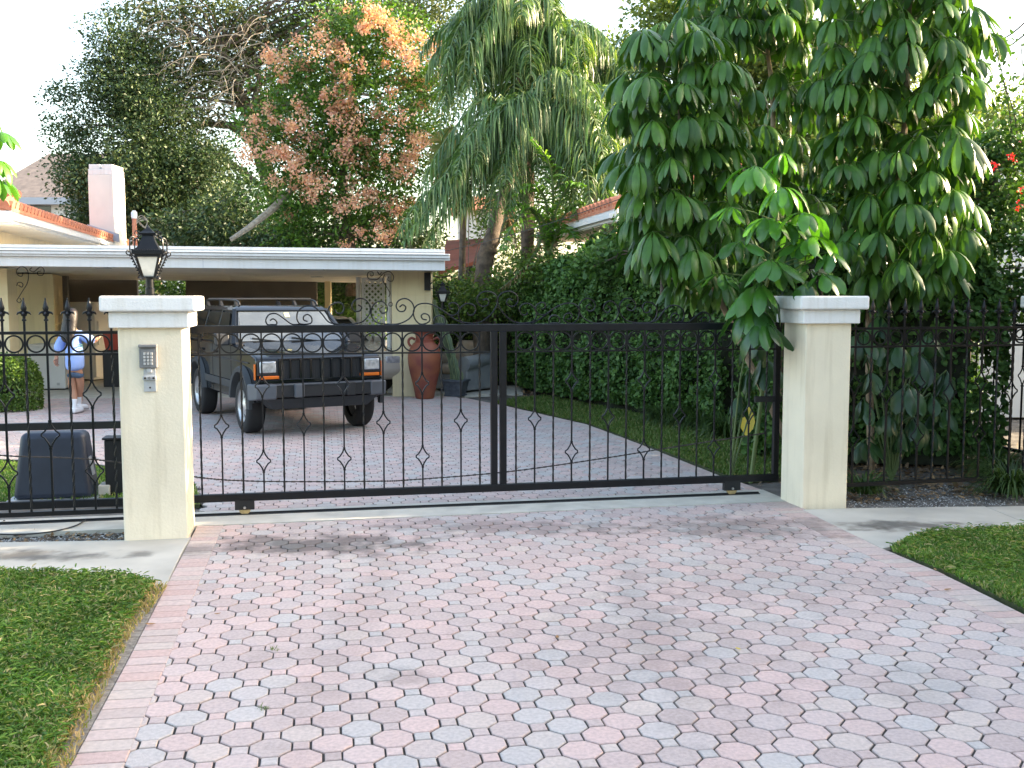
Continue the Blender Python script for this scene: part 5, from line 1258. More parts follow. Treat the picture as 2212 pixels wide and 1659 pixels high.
# ---- live oak with grey twiggy limbs
ok, C = tree('live_oak', 'big spreading oak with bare grey twigs and dark limbs behind the flowering tree', 'tree', tuple(at(640, 640, 34)), [at(610, 480, 34), at(560, 330, 34), at(530, 230, 33.5), at(480, 110, 33)],
     [PB(330, 50, 60, 60, 33), PB(450, 20, 90, 40, 33), PB(560, 60, 90, 60, 34), PB(680, 40, 80, 60, 34), PB(800, 20, 120, 40, 34), PB(930, 40, 80, 60, 34), PB(980, 150, 60, 80, 34), PB(560, 180, 110, 90, 34), PB(420, 200, 80, 80, 33), PB(900, 230, 60, 70, 34), PB(360, 130, 50, 60, 33)],
     520, 60, .55, .14, .5, M['oak_m'], M['bark'], .38, 80, G)
b = MB()
for pts, r in (([(600, 420), (540, 250), (480, 180), (420, 120), (395, 30)], .16), ([(545, 300), (480, 268), (410, 275)], .12), ([(560, 400), (480, 340), (420, 330)], .11), ([(540, 240), (560, 170), (545, 100), (580, 20)], .10), ([(880, 300), (905, 215), (960, 150), (985, 90)], .12), ([(880, 230), (920, 210), (950, 215)], .09), ([(700, 240), (740, 120), (760, 40), (750, 0)], .08)):
    P = crv([at(x, y, 33 + .4 * i) for i, (x, y) in enumerate(pts)], 5); b.tube(P, [r * (1 - .6 * i / len(P)) for i in range(len(P))], 7)
b.build('limb', M['bark'], ok, world=True, smooth=True)
b = MB()
for i in range(150):        # grey twig sprays hanging in the open middle of the crown
    x, y = rng.uniform(310, 600), rng.uniform(10, 260)
    s = at(x, y, 32.4 + rng.uniform(-.8, .8)); dx, dz = rng.normal() * .5 - .35, -rng.uniform(.1, .9)
    e = s + Vector((dx * 1.6, rng.normal() * .3, dz)); m_ = s.lerp(e, .5) + Vector((0, 0, .22))
    b.tube(crv([s, m_, e], 3), [.022, .02, .018, .015, .012, .01, .006], 4)
    for k in range(3):
        q = m_.lerp(e, rng.uniform(0, .9)); b.tube([q, q + Vector((rng.normal() * .3 - .2, rng.normal() * .2, -rng.uniform(.1, .5)))], [.010, .004], 3)
b.build('twigs', M['bark_grey'], ok, world=True)
# ---- golden rain tree with salmon pods
gb = [PB(800, 70, 110, 50, 25), PB(880, 120, 60, 60, 25), PB(735, 130, 90, 70, 25), PB(640, 170, 60, 50, 25), PB(810, 220, 120, 90, 25), PB(680, 270, 110, 80, 25), PB(590, 290, 55, 80, 25), PB(860, 330, 70, 80, 25), PB(760, 380, 130, 100, 25), PB(640, 400, 80, 70, 25), PB(850, 470, 60, 50, 25), PB(700, 480, 110, 50, 25.5), PB(930, 260, 30, 60, 25)]
gt, C = tree('golden_rain_tree', 'flowering tree covered in salmon-pink pod clusters above the carport roof', 'tree', tuple(at(760, 640, 25.5)), [at(755, 520, 25.5), at(740, 380, 25.5), at(760, 230, 25.5), at(790, 120, 25.5)],
     gb, 420, 90, .34, .115, .45, M['gold'], M['bark'], .16, 60, G)
pc = [(1190, 230), (1240, 330), (1310, 190), (1450, 220), (1500, 260), (1520, 330), (1180, 450), (1130, 540), (1160, 600), (1120, 680), (1200, 690), (1290, 570), (1260, 700), (1290, 740), (1420, 750), (1500, 690), (1540, 700), (1480, 420), (1500, 480), (1560, 550), (1530, 600), (1600, 620), (1640, 500), (1720, 420), (1750, 520), (1700, 620), (1760, 760), (1830, 690), (1870, 640), (1650, 860), (1500, 900), (1560, 890), (1540, 790), (1450, 830), (1380, 860), (1240, 800), (1320, 800), (1740, 900), (1760, 940), (1690, 1050), (1580, 1020), (1510, 1085), (1620, 50), (1680, 80), (1740, 110), (1820, 150), (1880, 170), (1900, 200), (1930, 230), (1750, 190), (1800, 220), (1830, 280), (1650, 60), (1590, 120), (1220, 280), (1400, 230), (1430, 170), (1480, 190), (1540, 380), (1430, 400), (1480, 540), (1090, 600), (1090, 700), (1190, 510), (1330, 500), (1700, 700), (1780, 700), (1790, 780), (1620, 850), (1470, 470), (1250, 250), (1210, 260), (1480, 300), (1380, 790), (1850, 660), (1610, 300), (1300, 440), (1240, 660), (1550, 440), (1400, 620), (1340, 700)]
PC = []
for (x, y) in pc: 
    for k in range(1 + (x % 3 == 0)):
        q = at(x * .4902 + rng.normal() * 6, y * .4902 + rng.normal() * 6, 24 - rng.uniform(-.3, .5)); PC.append(q)
for k in range(45):
    bl = gb[rng.integers(len(gb))]; d = randdir(1)[0]; d[1] = -abs(d[1]); PC.append(np.array(bl[0]) + d * np.array(bl[1:4]) * .95)
PC = np.array([tuple(q) for q in PC]); n = len(PC); idx = np.repeat(np.arange(n), 75)
off = rng.normal(size=(len(idx), 3)) * np.array([.105, .105, .10]) * rng.uniform(.6, 1.25, n)[idx][:, None]
V, F = leaves(PC[idx] + off, randdir(len(idx)), randdir(len(idx)), rng.uniform(.045, .085, len(idx)), rng.uniform(.04, .07, len(idx)), TL5)
fast('pod_clusters', V, F, M['pods'], gt)
b = MB(); p = crv([at(498, 518, 23.8), at(540, 490, 24), at(590, 450, 24.4), at(625, 415, 24.8), at(640, 395, 25)], 4); b.tube(p, [.05, .055, .06, .065, .07, .075, .08, .085, .09, .09, .09, .09, .09, .1, .1, .1, .1][:len(p)], 7)
b.build('low_branch', M['bark_grey'], gt, world=True, smooth=True)
# ---- understorey behind the carport
tree('dense_shrub', 'dark evergreen shrub mass just above the middle of the carport roof', 'shrub', tuple(at(560, 660, 27)), [at(560, 600, 27), at(560, 520, 27)], [PB(420, 500, 90, 50, 27), PB(540, 470, 110, 70, 27.5), PB(560, 560, 160, 60, 27)], 330, 36, .3, .13, .5, M['oak_d'], M['bark'], .1, 20)
tree('dense_shrub', 'dark green shrub mass above the right end of the carport roof', 'shrub', tuple(at(800, 660, 26.5)), [at(800, 600, 26.5), at(800, 540, 26.5)], [PB(700, 510, 100, 50, 26.5), PB(820, 520, 90, 60, 26.5), PB(770, 600, 130, 50, 26.5), PB(900, 560, 70, 80, 27.5)], 330, 36, .3, .12, .5, M['oak_d'], M['bark'], .1, 20)
tree('dense_shrub', 'dark shrubs seen through the open back of the carport', 'shrub', tuple(at(350, 690, 28)), [at(350, 660, 28), at(350, 640, 28)], [PB(350, 660, 90, 60, 28), PB(740, 690, 90, 90, 28.5), PB(760, 650, 70, 60, 27)], 420, 40, .3, .12, .5, M['hedge'], M['bark'], .05, 10)
tree('dense_shrub', 'leafy shrubs around the foot of the leaning palm trunk', 'shrub', tuple(at(1010, 700, 22)), [at(1010, 660, 22), at(1010, 620, 22)], [PB(1000, 640, 60, 50, 21.8), PB(1110, 600, 70, 60, 21.5), PB(1090, 500, 60, 60, 26), PB(1080, 390, 70, 70, 27), PB(1180, 440, 90, 90, 27), PB(1270, 400, 70, 90, 27.5), PB(940, 600, 35, 60, 23)], 330, 50, .22, .09, .5, M['boxwood'], M['bark'], .04, 14)
tree('dense_shrub', 'dark bushy shrub behind the right fence between the hedge and the white house', 'shrub', tuple(at(2040, 900, 13.6)), [at(2040, 820, 13.6), at(2040, 720, 13.6)], [PB(2060, 700, 50, 60, 13.6, .4), PB(2040, 820, 60, 80, 13.6, .4), PB(2020, 620, 70, 60, 13.6, .4)], 260, 34, .15, .06, .6, M['hedge'], M['bark'], .03, 14)
tree('dense_shrub', 'mixed green shrubs hiding the foot of the thick palm trunk behind the armchair', 'shrub', tuple(at(1070, 700, 19.4)), [at(1070, 660, 19.4), at(1075, 620, 19.4)], [PB(1060, 640, 50, 40, 19.3, .4), PB(1130, 610, 60, 50, 19.2, .4), PB(1000, 655, 50, 35, 19.6, .4), PB(1185, 590, 60, 40, 18.8, .4)], 150, 40, .17, .08, .5, M['boxwood'], M['bark'], .03, 12)
for (x, y, lab) in ((590, 1404, 'small weed tuft growing in a paver joint, the farther of two'), (570, 1532, 'small weed tuft growing in a paver joint, the nearer of two')):
    q = gp(x, y); tt = strips(np.array([[q[0], q[1], 0.]]) + rng.normal(size=(26, 3)) * np.array([.012, .012, 0]), nrm(rng.normal(size=(26, 3)) * np.array([1, 1, .2]) + np.array([0, 0, .5])), rng.uniform(.015, .04, 26), rng.uniform(.002, .004, 26), M['grass_dark'], 'weed'); tag(tt, lab, 'weed')
# ---- right background oaks
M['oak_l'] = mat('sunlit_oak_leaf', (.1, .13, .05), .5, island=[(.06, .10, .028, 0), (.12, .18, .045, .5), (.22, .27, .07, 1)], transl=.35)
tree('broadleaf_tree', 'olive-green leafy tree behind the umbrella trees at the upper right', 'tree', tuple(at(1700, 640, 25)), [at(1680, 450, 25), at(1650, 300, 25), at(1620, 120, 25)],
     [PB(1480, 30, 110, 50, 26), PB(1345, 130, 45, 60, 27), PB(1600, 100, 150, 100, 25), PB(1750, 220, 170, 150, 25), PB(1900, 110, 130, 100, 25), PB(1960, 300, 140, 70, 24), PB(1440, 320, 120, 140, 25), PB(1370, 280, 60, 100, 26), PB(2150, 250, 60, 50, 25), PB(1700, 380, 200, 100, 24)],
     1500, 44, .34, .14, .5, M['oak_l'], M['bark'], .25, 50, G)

# ---- hedges
def hedge(name, label, nodes, mleaf, L, asp, dens, cat='hedge', rough=.12, core=True, group=None):
    """nodes (x,y,halfwidth,height); leaf skin with depth over a solid dark core"""
    t = thing(name, (nodes[0][0], nodes[0][1], 0), label, cat, 0, group)
    Nn = np.array(nodes, float); S = np.concatenate([[0], np.cumsum(np.linalg.norm(np.diff(Nn[:, :2], axis=0), axis=1))]); tot = S[-1]
    per = float((Nn[:, 2] * 2 + Nn[:, 3] * 2).mean()); n = int(dens * per * (tot + 1.2))
    u = rng.uniform(-.5, tot + .5, n); th = rng.uniform(-.2, 1.2, n) * PI
    uc = np.clip(u, 0, tot); X = np.interp(uc, S, Nn[:, 0]); Y = np.interp(uc, S, Nn[:, 1]); Wd = np.interp(uc, S, Nn[:, 2]); H = np.interp(uc, S, Nn[:, 3])
    i = np.clip(np.searchsorted(S, uc, side='right') - 1, 0, len(S) - 2); dd_ = nrm(Nn[i + 1, :2] - Nn[i, :2]); nn_ = np.stack([dd_[:, 1], -dd_[:, 0]], 1)
    over = (u - uc)
    endk = np.sqrt(np.maximum(0, 1 - (over / .5) ** 2))
    p = 3.2
    cx, cz = np.cos(th), np.sin(th)
    sx = np.sign(cx) * np.abs(cx) ** (2 / p) * Wd; sz = np.sign(cz) * np.abs(cz) ** (2 / p)
    z = H * .45 + sz * H * .55
    bumpf = 1 + rough * (np.sin(u * 5.1 + z * 3) * np.sin(z * 4.7 - u * 2.3)) + rng.normal(0, .05, n)
    depth = 1 - np.abs(rng.normal(0, .06, n))
    sx = sx * bumpf * depth * endk; z = z * (1 + (bumpf - 1) * .5) * (.35 + .65 * endk)
    ok_ = z > .02
    P = np.stack([X + nn_[:, 0] * sx + dd_[:, 0] * over, Y + nn_[:, 1] * sx + dd_[:, 1] * over, z], 1)[ok_]
    out = np.stack([nn_[:, 0] * cx, nn_[:, 1] * cx, cz * 1.0], 1)[ok_] + np.stack([dd_[:, 0] * over, dd_[:, 1] * over, 0 * over], 1)[ok_]
    m = len(P)
    D = rng.normal(size=(m, 3)) * .7 + out * .5 + np.array([0, 0, -.4]); N2 = out * .9 + rng.normal(size=(m, 3)) * .55 + np.array([0, 0, .3])
    l = L * rng.uniform(.6, 1.3, m)
    V, F = leaves(P, D, N2, l, l * asp, TL5); fast('foliage', V, F, mleaf, t)
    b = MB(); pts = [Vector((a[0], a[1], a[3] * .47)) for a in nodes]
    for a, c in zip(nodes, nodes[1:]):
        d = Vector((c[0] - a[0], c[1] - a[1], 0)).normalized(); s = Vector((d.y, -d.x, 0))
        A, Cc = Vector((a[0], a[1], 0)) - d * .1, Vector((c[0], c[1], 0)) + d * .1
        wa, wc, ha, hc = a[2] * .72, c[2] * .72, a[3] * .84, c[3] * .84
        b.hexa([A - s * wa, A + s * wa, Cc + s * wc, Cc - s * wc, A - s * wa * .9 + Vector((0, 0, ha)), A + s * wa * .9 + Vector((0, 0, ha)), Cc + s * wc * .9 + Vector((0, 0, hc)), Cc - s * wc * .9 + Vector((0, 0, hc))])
    b.build('dark_fill', M['core'], t, world=True)  # solid dark filler block behind the leaf skin; stops sight through the hedge
    return t
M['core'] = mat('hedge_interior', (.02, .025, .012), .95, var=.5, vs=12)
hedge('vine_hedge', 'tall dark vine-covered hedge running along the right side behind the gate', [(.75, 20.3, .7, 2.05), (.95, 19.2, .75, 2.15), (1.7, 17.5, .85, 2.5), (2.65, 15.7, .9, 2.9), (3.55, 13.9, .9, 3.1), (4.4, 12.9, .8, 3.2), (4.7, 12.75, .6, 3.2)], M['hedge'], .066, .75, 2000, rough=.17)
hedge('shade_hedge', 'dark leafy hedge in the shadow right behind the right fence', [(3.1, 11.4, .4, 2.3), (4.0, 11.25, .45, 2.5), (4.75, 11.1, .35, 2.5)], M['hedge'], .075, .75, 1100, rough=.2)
hedge('boxwood_hedge', 'clipped bright green hedge behind the armchair with sunlit top', [(-1.45, 21.2, .55, 2.0), (.25, 21.1, .6, 2.0)], M['boxwood'], .05, .5, 2600, rough=.03)
hedge('added_corner_hedge', 'unseen hedge added past the right edge of the view to shade the plants behind the fence', [(6.15, 10.2, .45, 2.7), (6.45, 11.6, .45, 2.7)], M['hedge'], .08, .75, 900, rough=.2)  # unseen hedge added to keep sun off the low leaves by the fence
bp = at(22, 880, 16.2)
hedge('round_bush', 'low sunlit bush with small yellow-green leaves at the left edge behind the fence', [(-8.6, 16.2, .7, .85), (-7.95, 16.25, .5, .84)], M['boxwood'], .05, .55, 3000, 'bush', .06)
# vines climbing towards the right eave
tree('climbing_vine', 'loose leafy vine rising from the hedge against the tiled house eave', 'vine', tuple(at(1430, 640, 14.6)), [at(1430, 560, 14.6), at(1420, 480, 14.6)], [PB(1370, 500, 60, 40, 14.8, .4), PB(1440, 480, 60, 50, 14.6, .5), PB(1300, 560, 70, 25, 15.8, .4), PB(1540, 480, 120, 90, 13.6, .5), PB(1700, 520, 160, 130, 13.2, .5)], 330, 26, .16, .08, .7, M['hedge'], M['bark'], .03, 30, tmpl=TL5)
# bougainvillea at the right edge
bt, C = tree('bougainvillea', 'tall dark bougainvillea with red blooms and a woody trunk at the right edge', 'shrub', (at(2085, 1010, 11.9).x, 11.9, 0), [at(2080, 850, 11.9), at(2090, 720, 11.9), at(2110, 560, 11.8), at(2150, 400, 11.6)],
     [PB(2150, 380, 80, 90, 11.8, .5), PB(2080, 470, 80, 110, 12, .5), PB(2180, 520, 70, 110, 11.6, .5), PB(2060, 620, 60, 80, 12, .5), PB(2150, 640, 80, 60, 11.8, .4), PB(1990, 560, 80, 120, 12.4, .4), PB(2200, 300, 60, 60, 11.8, .4)],
     430, 30, .15, .062, .62, M['hedge'], M['bark'], .085, 60, tmpl=TL5)
cl = np.array([tuple(at(x, y, 11.6)) for x, y in [(2140, 70), (2160, 100), (2130, 120), (2150, 150), (2170, 180), (2190, 150), (2205, 90), (2180, 215), (2205, 240), (2210, 190), (2150, 225), (2120, 160)]])
idx = np.repeat(np.arange(len(cl)), 16); off = rng.normal(size=(len(idx), 3)) * .09
V, F = leaves(cl[idx] + off, randdir(len(idx)), randdir(len(idx)), rng.uniform(.05, .075, len(idx)), rng.uniform(.03, .05, len(idx)), TL5); fast('foliage', V, F, M['hedge'], bt)
b = MB()
for (x, y), (x2, y2) in (((2190, 320), (2140, 70)), ((2205, 330), (2205, 90)), ((2200, 320), (2165, 170))):
    b.tube(crv([at(x, y, 11.7), at((x + x2) / 2 + 8, (y + y2) / 2, 11.6), at(x2, y2, 11.6)], 5), .006, 4)
b.build('stems', M['bark'], bt, world=True)
fl = [(1510, 330, 10.9), (1729, 334, 11.6), (1898, 160, 11.5), (2185, 337, 11.1), (2139, 352, 11.1), (2148, 360, 11.1), (2203, 443, 11), (1823, 245, 11.5), (2130, 355, 11.1), (2190, 345, 11.1), (1890, 150, 11.5), (2206, 410, 11), (1520, 338, 10.9)]
for q in fl:
    off = rng.normal(size=(14, 3)) * .022
    V, F = leaves(np.array(tuple(at(*q)))[None] + off, randdir(14), randdir(14), rng.uniform(.018, .027, 14), rng.uniform(.014, .024, 14), TL5); fast('bloom', V, F, M['red'], bt)

# ---- umbrella trees (schefflera-like): whorls of drooping leaflets
ST_ = np.array([0, .16, .30, .50, .70, .88, 1.0]); WP = np.array([.05, .09, .52, .92, 1.0, .68, .05])
def whorls(specs, name, mt, par):
    """specs: (centre, n, length, width, tilt vector, droop0, droop1)"""
    Vs, Fs, off = [], [], 0
    for (c, n, L, Wd, tilt, d0, d1) in specs:
        az0 = rng.uniform(0, 2 * PI); c = np.array(c)
        for k in range(n):
            a = az0 + 2 * PI * (k + rng.normal() * .12) / n
            l = L * rng.uniform(.8, 1.12); h = np.array([math.cos(a), math.sin(a), 0.0]); h = h + np.array(tilt) * .6
            roll = rng.normal() * .35
            p = c.copy(); pts = [p.copy()]; dirs = []
            a0 = math.radians(d0 + rng.normal() * 7); a1 = math.radians(d1 + rng.normal() * 12)
            for i in range(1, len(ST_)):
                s = (ST_[i] + ST_[i - 1]) / 2; ph = a0 + (a1 - a0) * s ** .8
                hd = h / max(1e-6, math.hypot(h[0], h[1])); d = np.array([hd[0] * math.cos(ph), hd[1] * math.cos(ph), -math.sin(ph)]) + np.array([0, 0, h[2] * .4])
                p = p + d * l * (ST_[i] - ST_[i - 1]); pts.append(p.copy()); dirs.append(d)
            dirs.append(dirs[-1]); side = np.cross(dirs[0], [0, 0, 1]); side /= np.linalg.norm(side) + 1e-9
            for i in range(len(ST_)):
                up = np.cross(side, dirs[i]); up /= np.linalg.norm(up) + 1e-9; w = WP[i] * Wd * .5
                s2 = side * math.cos(roll) + up * math.sin(roll); u2 = up * math.cos(roll) - side * math.sin(roll)
                wav = .06 * math.sin(i * 2.1 + k)
                Vs += [pts[i] - s2 * w + u2 * w * (-.30 + wav), pts[i], pts[i] + s2 * w - u2 * w * (.30 + wav)]
            for i in range(len(ST_) - 1):
                q = off + i * 3; Fs += [(q, q + 3, q + 4, q + 1), (q + 1, q + 4, q + 5, q + 2)]
            off += len(ST_) * 3
    return fast(name, np.array(Vs), np.array(Fs), mt, par, smooth=True)
def sample_whorls(blobs, n, dmin):
    out = []; tries = 0; w = np.array([b[1] * b[3] for b in blobs]); w = w / w.sum()
    while len(out) < n and tries < 20000:
        tries += 1; b_ = blobs[rng.choice(len(blobs), p=w)]; d = randdir(1)[0] * rng.uniform(.25, 1) ** .5
        p = np.array(b_[0]) + d * np.array(b_[1:4])
        if all(np.linalg.norm((p - q) * np.array([1, .8, 1])) > dmin for q in out): out.append(p)
    return out
def umbrella(label, base, trunk, blobs, n, extra=(), r=.035, group='umbrella trees by the right pillar', L=.385, Wd=.080, name='umbrella_tree', dmin=.25):
    t = thing(name, base, label, 'tree', 0, group)
    path = crv([Vector(base)] + [Vector(p) for p in trunk], 6); m = len(path)
    b = MB(); b.tube(path, [r * (1 - .45 * i / m) for i in range(m)], 8); b.build('trunk', M['bark_pale'], t, world=True, smooth=True)
    W_ = sample_whorls(blobs, n, dmin) + [np.array(tuple(at(*e))) for e in extra]
    specs = []; b = MB()
    for p in W_:
        q = Vector(p); j = min(range(m), key=lambda i: (path[i] - q).length + (.8 * max(0, path[i].z - q.z + .05))); s = path[j]
        d = q - s; out = Vector((d.x, d.y, 0)); out = out.normalized() if out.length > .02 else Vector((0, -1, 0))
        if d.length < 1.25: b.tube(crv([s, s.lerp(q, .5) + Vector((0, 0, .06 * d.length)), q], 3), [.008, .007, .006, .0055, .005, .005, .0045], 4)
        else:
            s2 = q - Vector((out.x * .35, out.y * .35, .15)); b.tube(crv([s, s.lerp(s2, .5) + Vector((0, 0, -.05)), s2, q], 3), .007, 4)
        k = rng.uniform(.85, 1.15)
        specs.append((p, int(rng.integers(9, 14)), L * k, Wd * k, (out.x * .5, out.y * .5, 0), rng.uniform(-5, 22), rng.uniform(82, 104)))
    b.build('leaf_stalks', M['petiole'], t, world=True)
    whorls(specs, 'leaves', M['umb'], t)
    return t
bA = (at(1600, 960, 9.9).x, 9.9, 0); bA = (gp(1640, 940)[0] - .2, 10.6, 0)
umbrella('left umbrella tree, rounded crown of drooping dark leaves above the right end of the gate', bA, [at(1570, 680, 10.5), at(1520, 570, 10.5), at(1490, 450, 10.5), at(1470, 300, 10.5), at(1470, 150, 10.5)],
         [PB(1460, 110, 95, 70, 10.5, .5), PB(1410, 200, 80, 80, 10.5, .5), PB(1530, 190, 95, 80, 10.5, .5), PB(1400, 320, 75, 70, 10.5, .5), PB(1510, 320, 100, 70, 10.5, .5), PB(1430, 430, 85, 60, 10.4, .5), PB(1520, 470, 80, 60, 10.6, .5), PB(1430, 530, 70, 45, 10.2, .4), PB(1530, 600, 70, 40, 10.4, .3)], 155,
         [(1390, 70, 10.2), (1500, 70, 10.1), (1560, 130, 10.0), (1480, 180, 9.9), (1400, 165, 9.9), (1410, 260, 9.9), (1485, 250, 9.8), (1540, 260, 10), (1380, 350, 9.9), (1450, 340, 9.8), (1470, 420, 9.8), (1410, 500, 9.8), (1500, 540, 9.7), (1445, 560, 9.8)])
umbrella('right umbrella tree, tall broad crown of drooping dark leaves behind the right fence', (at(1885, 900, 10.4).x, 10.4, 0), [at(1880, 640, 10.4), at(1925, 440, 10.4), at(1950, 320, 10.4), at(1960, 150, 10.4), at(1965, -60, 10.4), at(1960, -200, 10.4)],
         [PB(1940, -60, 150, 80, 10.4, .6), PB(1870, 60, 90, 70, 10.4, .5), PB(2040, 60, 80, 80, 10.4, .5), PB(2040, 190, 75, 80, 10.3, .5), PB(1860, 190, 90, 80, 10.4, .5), PB(1850, 330, 80, 60, 10.4, .5), PB(2020, 320, 85, 70, 10.3, .5), PB(1960, 430, 90, 60, 10.2, .5), PB(2050, 460, 50, 60, 10.2, .4), PB(1870, 470, 80, 60, 10.3, .5), PB(1990, 560, 80, 50, 10.1, .4), PB(1900, 590, 60, 40, 10.2, .3)], 185,
         [(2040, 80, 9.9), (1960, 90, 9.8), (1880, 110, 9.9), (2060, 160, 9.8), (1990, 200, 9.8), (1860, 250, 9.9), (2070, 290, 9.8), (1940, 330, 9.7), (2010, 370, 9.7), (2060, 410, 9.7), (1880, 420, 9.8), (1960, 440, 9.6), (1825, 355, 9.9), (2000, 500, 9.6), (1900, 500, 9.6), (2050, 540, 9.7), (1820, 520, 9.8), (1950, 560, 9.5)], .04)
umbrella('rear umbrella tree, whose thin trunk shows between the other two crowns', (at(1690, 900, 11.6).x, 11.6, 0), [at(1690, 640, 11.6), at(1672, 400, 11.6), at(1668, 200, 11.6), at(1650, 50, 11.6), at(1640, -80, 11.6)],
         [PB(1640, -20, 160, 70, 11.6, .6), PB(1580, 60, 90, 50, 11.6, .5), PB(1720, 60, 80, 60, 11.6, .5), PB(1740, 180, 70, 60, 11.6, .5), PB(1630, 330, 70, 70, 11.6, .4), PB(1740, 330, 80, 60, 11.5, .4), PB(1680, 440, 100, 60, 11.5, .4), PB(1750, 520, 90, 80, 11.3, .4)], 120,
         [(1600, 40, 11), (1690, 30, 11), (1560, 70, 11.1), (1720, 290, 10.9), (1650, 270, 11)], .035)
# young bright plant in front
yg = thing('young_umbrella_tree', (2.28, 9.8, 0), 'young bright-leaved umbrella tree leaning over the right gate pillar', 'tree')
NP = [(1692, 330, 9.05, 8, .30, .10, 5, 88), (1630, 358, 9.0, 8, .36, .11, 5, 88), (1688, 405, 8.8, 10, .34, .09, -5, 92), (1738, 460, 8.85, 8, .34, .10, -10, 80), (1577, 447, 8.9, 7, .24, .08, 5, 85), (1660, 470, 9.0, 8, .34, .11, 0, 75), (1755, 510, 8.9, 7, .32, .11, 0, 80)]
specs = [(np.array(tuple(at(x, y, Y))), n, L, w, (0, -.5, 0), a, c_) for x, y, Y, n, L, w, a, c_ in NP]
whorls(specs, 'upper_leaves', M['umb_new'], yg)
NB = [(1667, 560, 8.72, 9, .42, .125, 5, 65), (1640, 610, 8.8, 9, .42, .125, 20, 75), (1730, 520, 8.95, 6, .32, .12, 10, 60), (1600, 520, 9.0, 6, .3, .1, 10, 60), (1760, 560, 9.0, 6, .33, .12, 20, 60), (1650, 690, 8.75, 8, .38, .115, 20, 80), (1700, 480, 9.05, 7, .3, .11, 0, 70), (1775, 590, 8.75, 6, .26, .11, 10, 80), (1790, 545, 8.8, 6, .28, .11, 10, 80), (1745, 610, 8.7, 5, .22, .1, 20, 85), (1620, 660, 8.9, 8, .40, .12, 10, 75), (1560, 590, 9.1, 6, .30, .1, 0, 60)]
specs = [(np.array(tuple(at(x, y, Y))), n, L, w, (-.1, -.7, 0), a, c_) for x, y, Y, n, L, w, a, c_ in NB]
M['umb_mid'] = mat('mid_umbrella_leaf', (.04, .15, .03), .26, island=[(.025, .085, .02, 0), (.045, .15, .025, .5), (.07, .22, .03, 1)], transl=.22, spec=.6, var=.2, vs=14)
whorls(specs, 'broad_leaves', M['umb_mid'], yg)
b = MB(); P = crv([Vector((2.28, 9.8, 0)), at(1650, 800, 9.75), at(1650, 650, 9.5), at(1662, 590, 9.15), at(1672, 520, 8.95), at(1685, 410, 8.9)], 5); b.tube(P, [.022 * (1 - .5 * i / len(P)) for i in range(len(P))], 7)
for q in [s[0] for s in specs] + [np.array(tuple(at(x, y, Y))) for x, y, Y, *_ in NP]:
    q = Vector(q); j = min(P, key=lambda v: (v - q).length + max(0, v.z - q.z + .1)); b.tube([j, j.lerp(q, .5) + Vector((0, 0, .02)), q], .005, 5)
b.build('stem', M['petiole'], yg, world=True, smooth=True)
# low broad leaves behind gate end and behind right fence
def lowplant(label, base, W_):
    t = thing('broad_leaf_plant', base, label, 'plant', 0)
    specs = []
    b = MB()
    for (x, y, Y, n, L, w) in W_:
        c = at(x, y, Y); specs.append((np.array(tuple(c)), n, L, w, (0, -.5, 0), rng.uniform(20, 50), 88)); b.tube(crv([Vector(base), Vector(base).lerp(c, .6) + Vector((0, .1, .15)), c], 4), .009, 5)
    b.build('stem', M['petiole'], t, world=True); whorls(specs, 'leaves', M['umb_low'], t)
lowplant('big drooping blue-green leaves between the gate end and the right pillar', (2.1, 9.9, 0), [(1625, 720, 9.7, 6, .33, .12), (1650, 770, 9.8, 6, .33, .12), (1615, 800, 9.9, 5, .28, .1), (1665, 840, 9.9, 5, .28, .1), (1600, 850, 10, 5, .3, .1)])
lowplant('big broad dark leaves growing low behind the right fence', (at(1930, 900, 9.9).x, 9.9, 0), [(1940, 740, 9.7, 7, .33, .14), (1985, 760, 9.8, 7, .35, .14), (1960, 830, 9.6, 7, .34, .13), (1880, 800, 9.7, 6, .32, .12), (1865, 860, 9.7, 6, .28, .11), (1920, 890, 9.6, 6, .28, .12), (2010, 850, 9.8, 6, .30, .12), (1900, 740, 9.9, 6, .3, .13), (1950, 930, 9.6, 6, .24, .1), (2010, 720, 9.9, 6, .3, .12), (2020, 930, 9.8, 6, .22, .1), (1870, 950, 9.7, 6, .26, .1), (1975, 900, 9.7, 7, .32, .12), (2045, 800, 9.9, 7, .32, .12), (2040, 880, 9.9, 6, .28, .11), (1900, 680, 10, 7, .34, .13), (1860, 720, 9.9, 6, .3, .12)])
# left edge branch
lt_ = thing('umbrella_tree', (-5.3, 10.4, 0), 'bright sunlit umbrella tree sprig hanging in at the left edge above the tiled roof', 'tree')
whorls([(np.array(tuple(at(x, y, 10.2))), n, L, .085, (.4, -.2, 0), 0, 80) for x, y, n, L in [(2, 285, 9, .27), (-5, 345, 10, .30), (0, 385, 8, .28), (-60, 300, 9, .3), (-70, 380, 9, .3), (-40, 240, 9, .3)]], 'leaves', M['umb_new'], lt_)
b = MB(); b.tube(crv([Vector((-5.3, 10.4, 0)), at(-120, 640, 10.4), at(-60, 460, 10.3), at(-20, 330, 10.3), at(-30, 230, 10.3)], 5), .025, 7); b.build('trunk', M['bark_pale'], lt_, world=True, smooth=True)

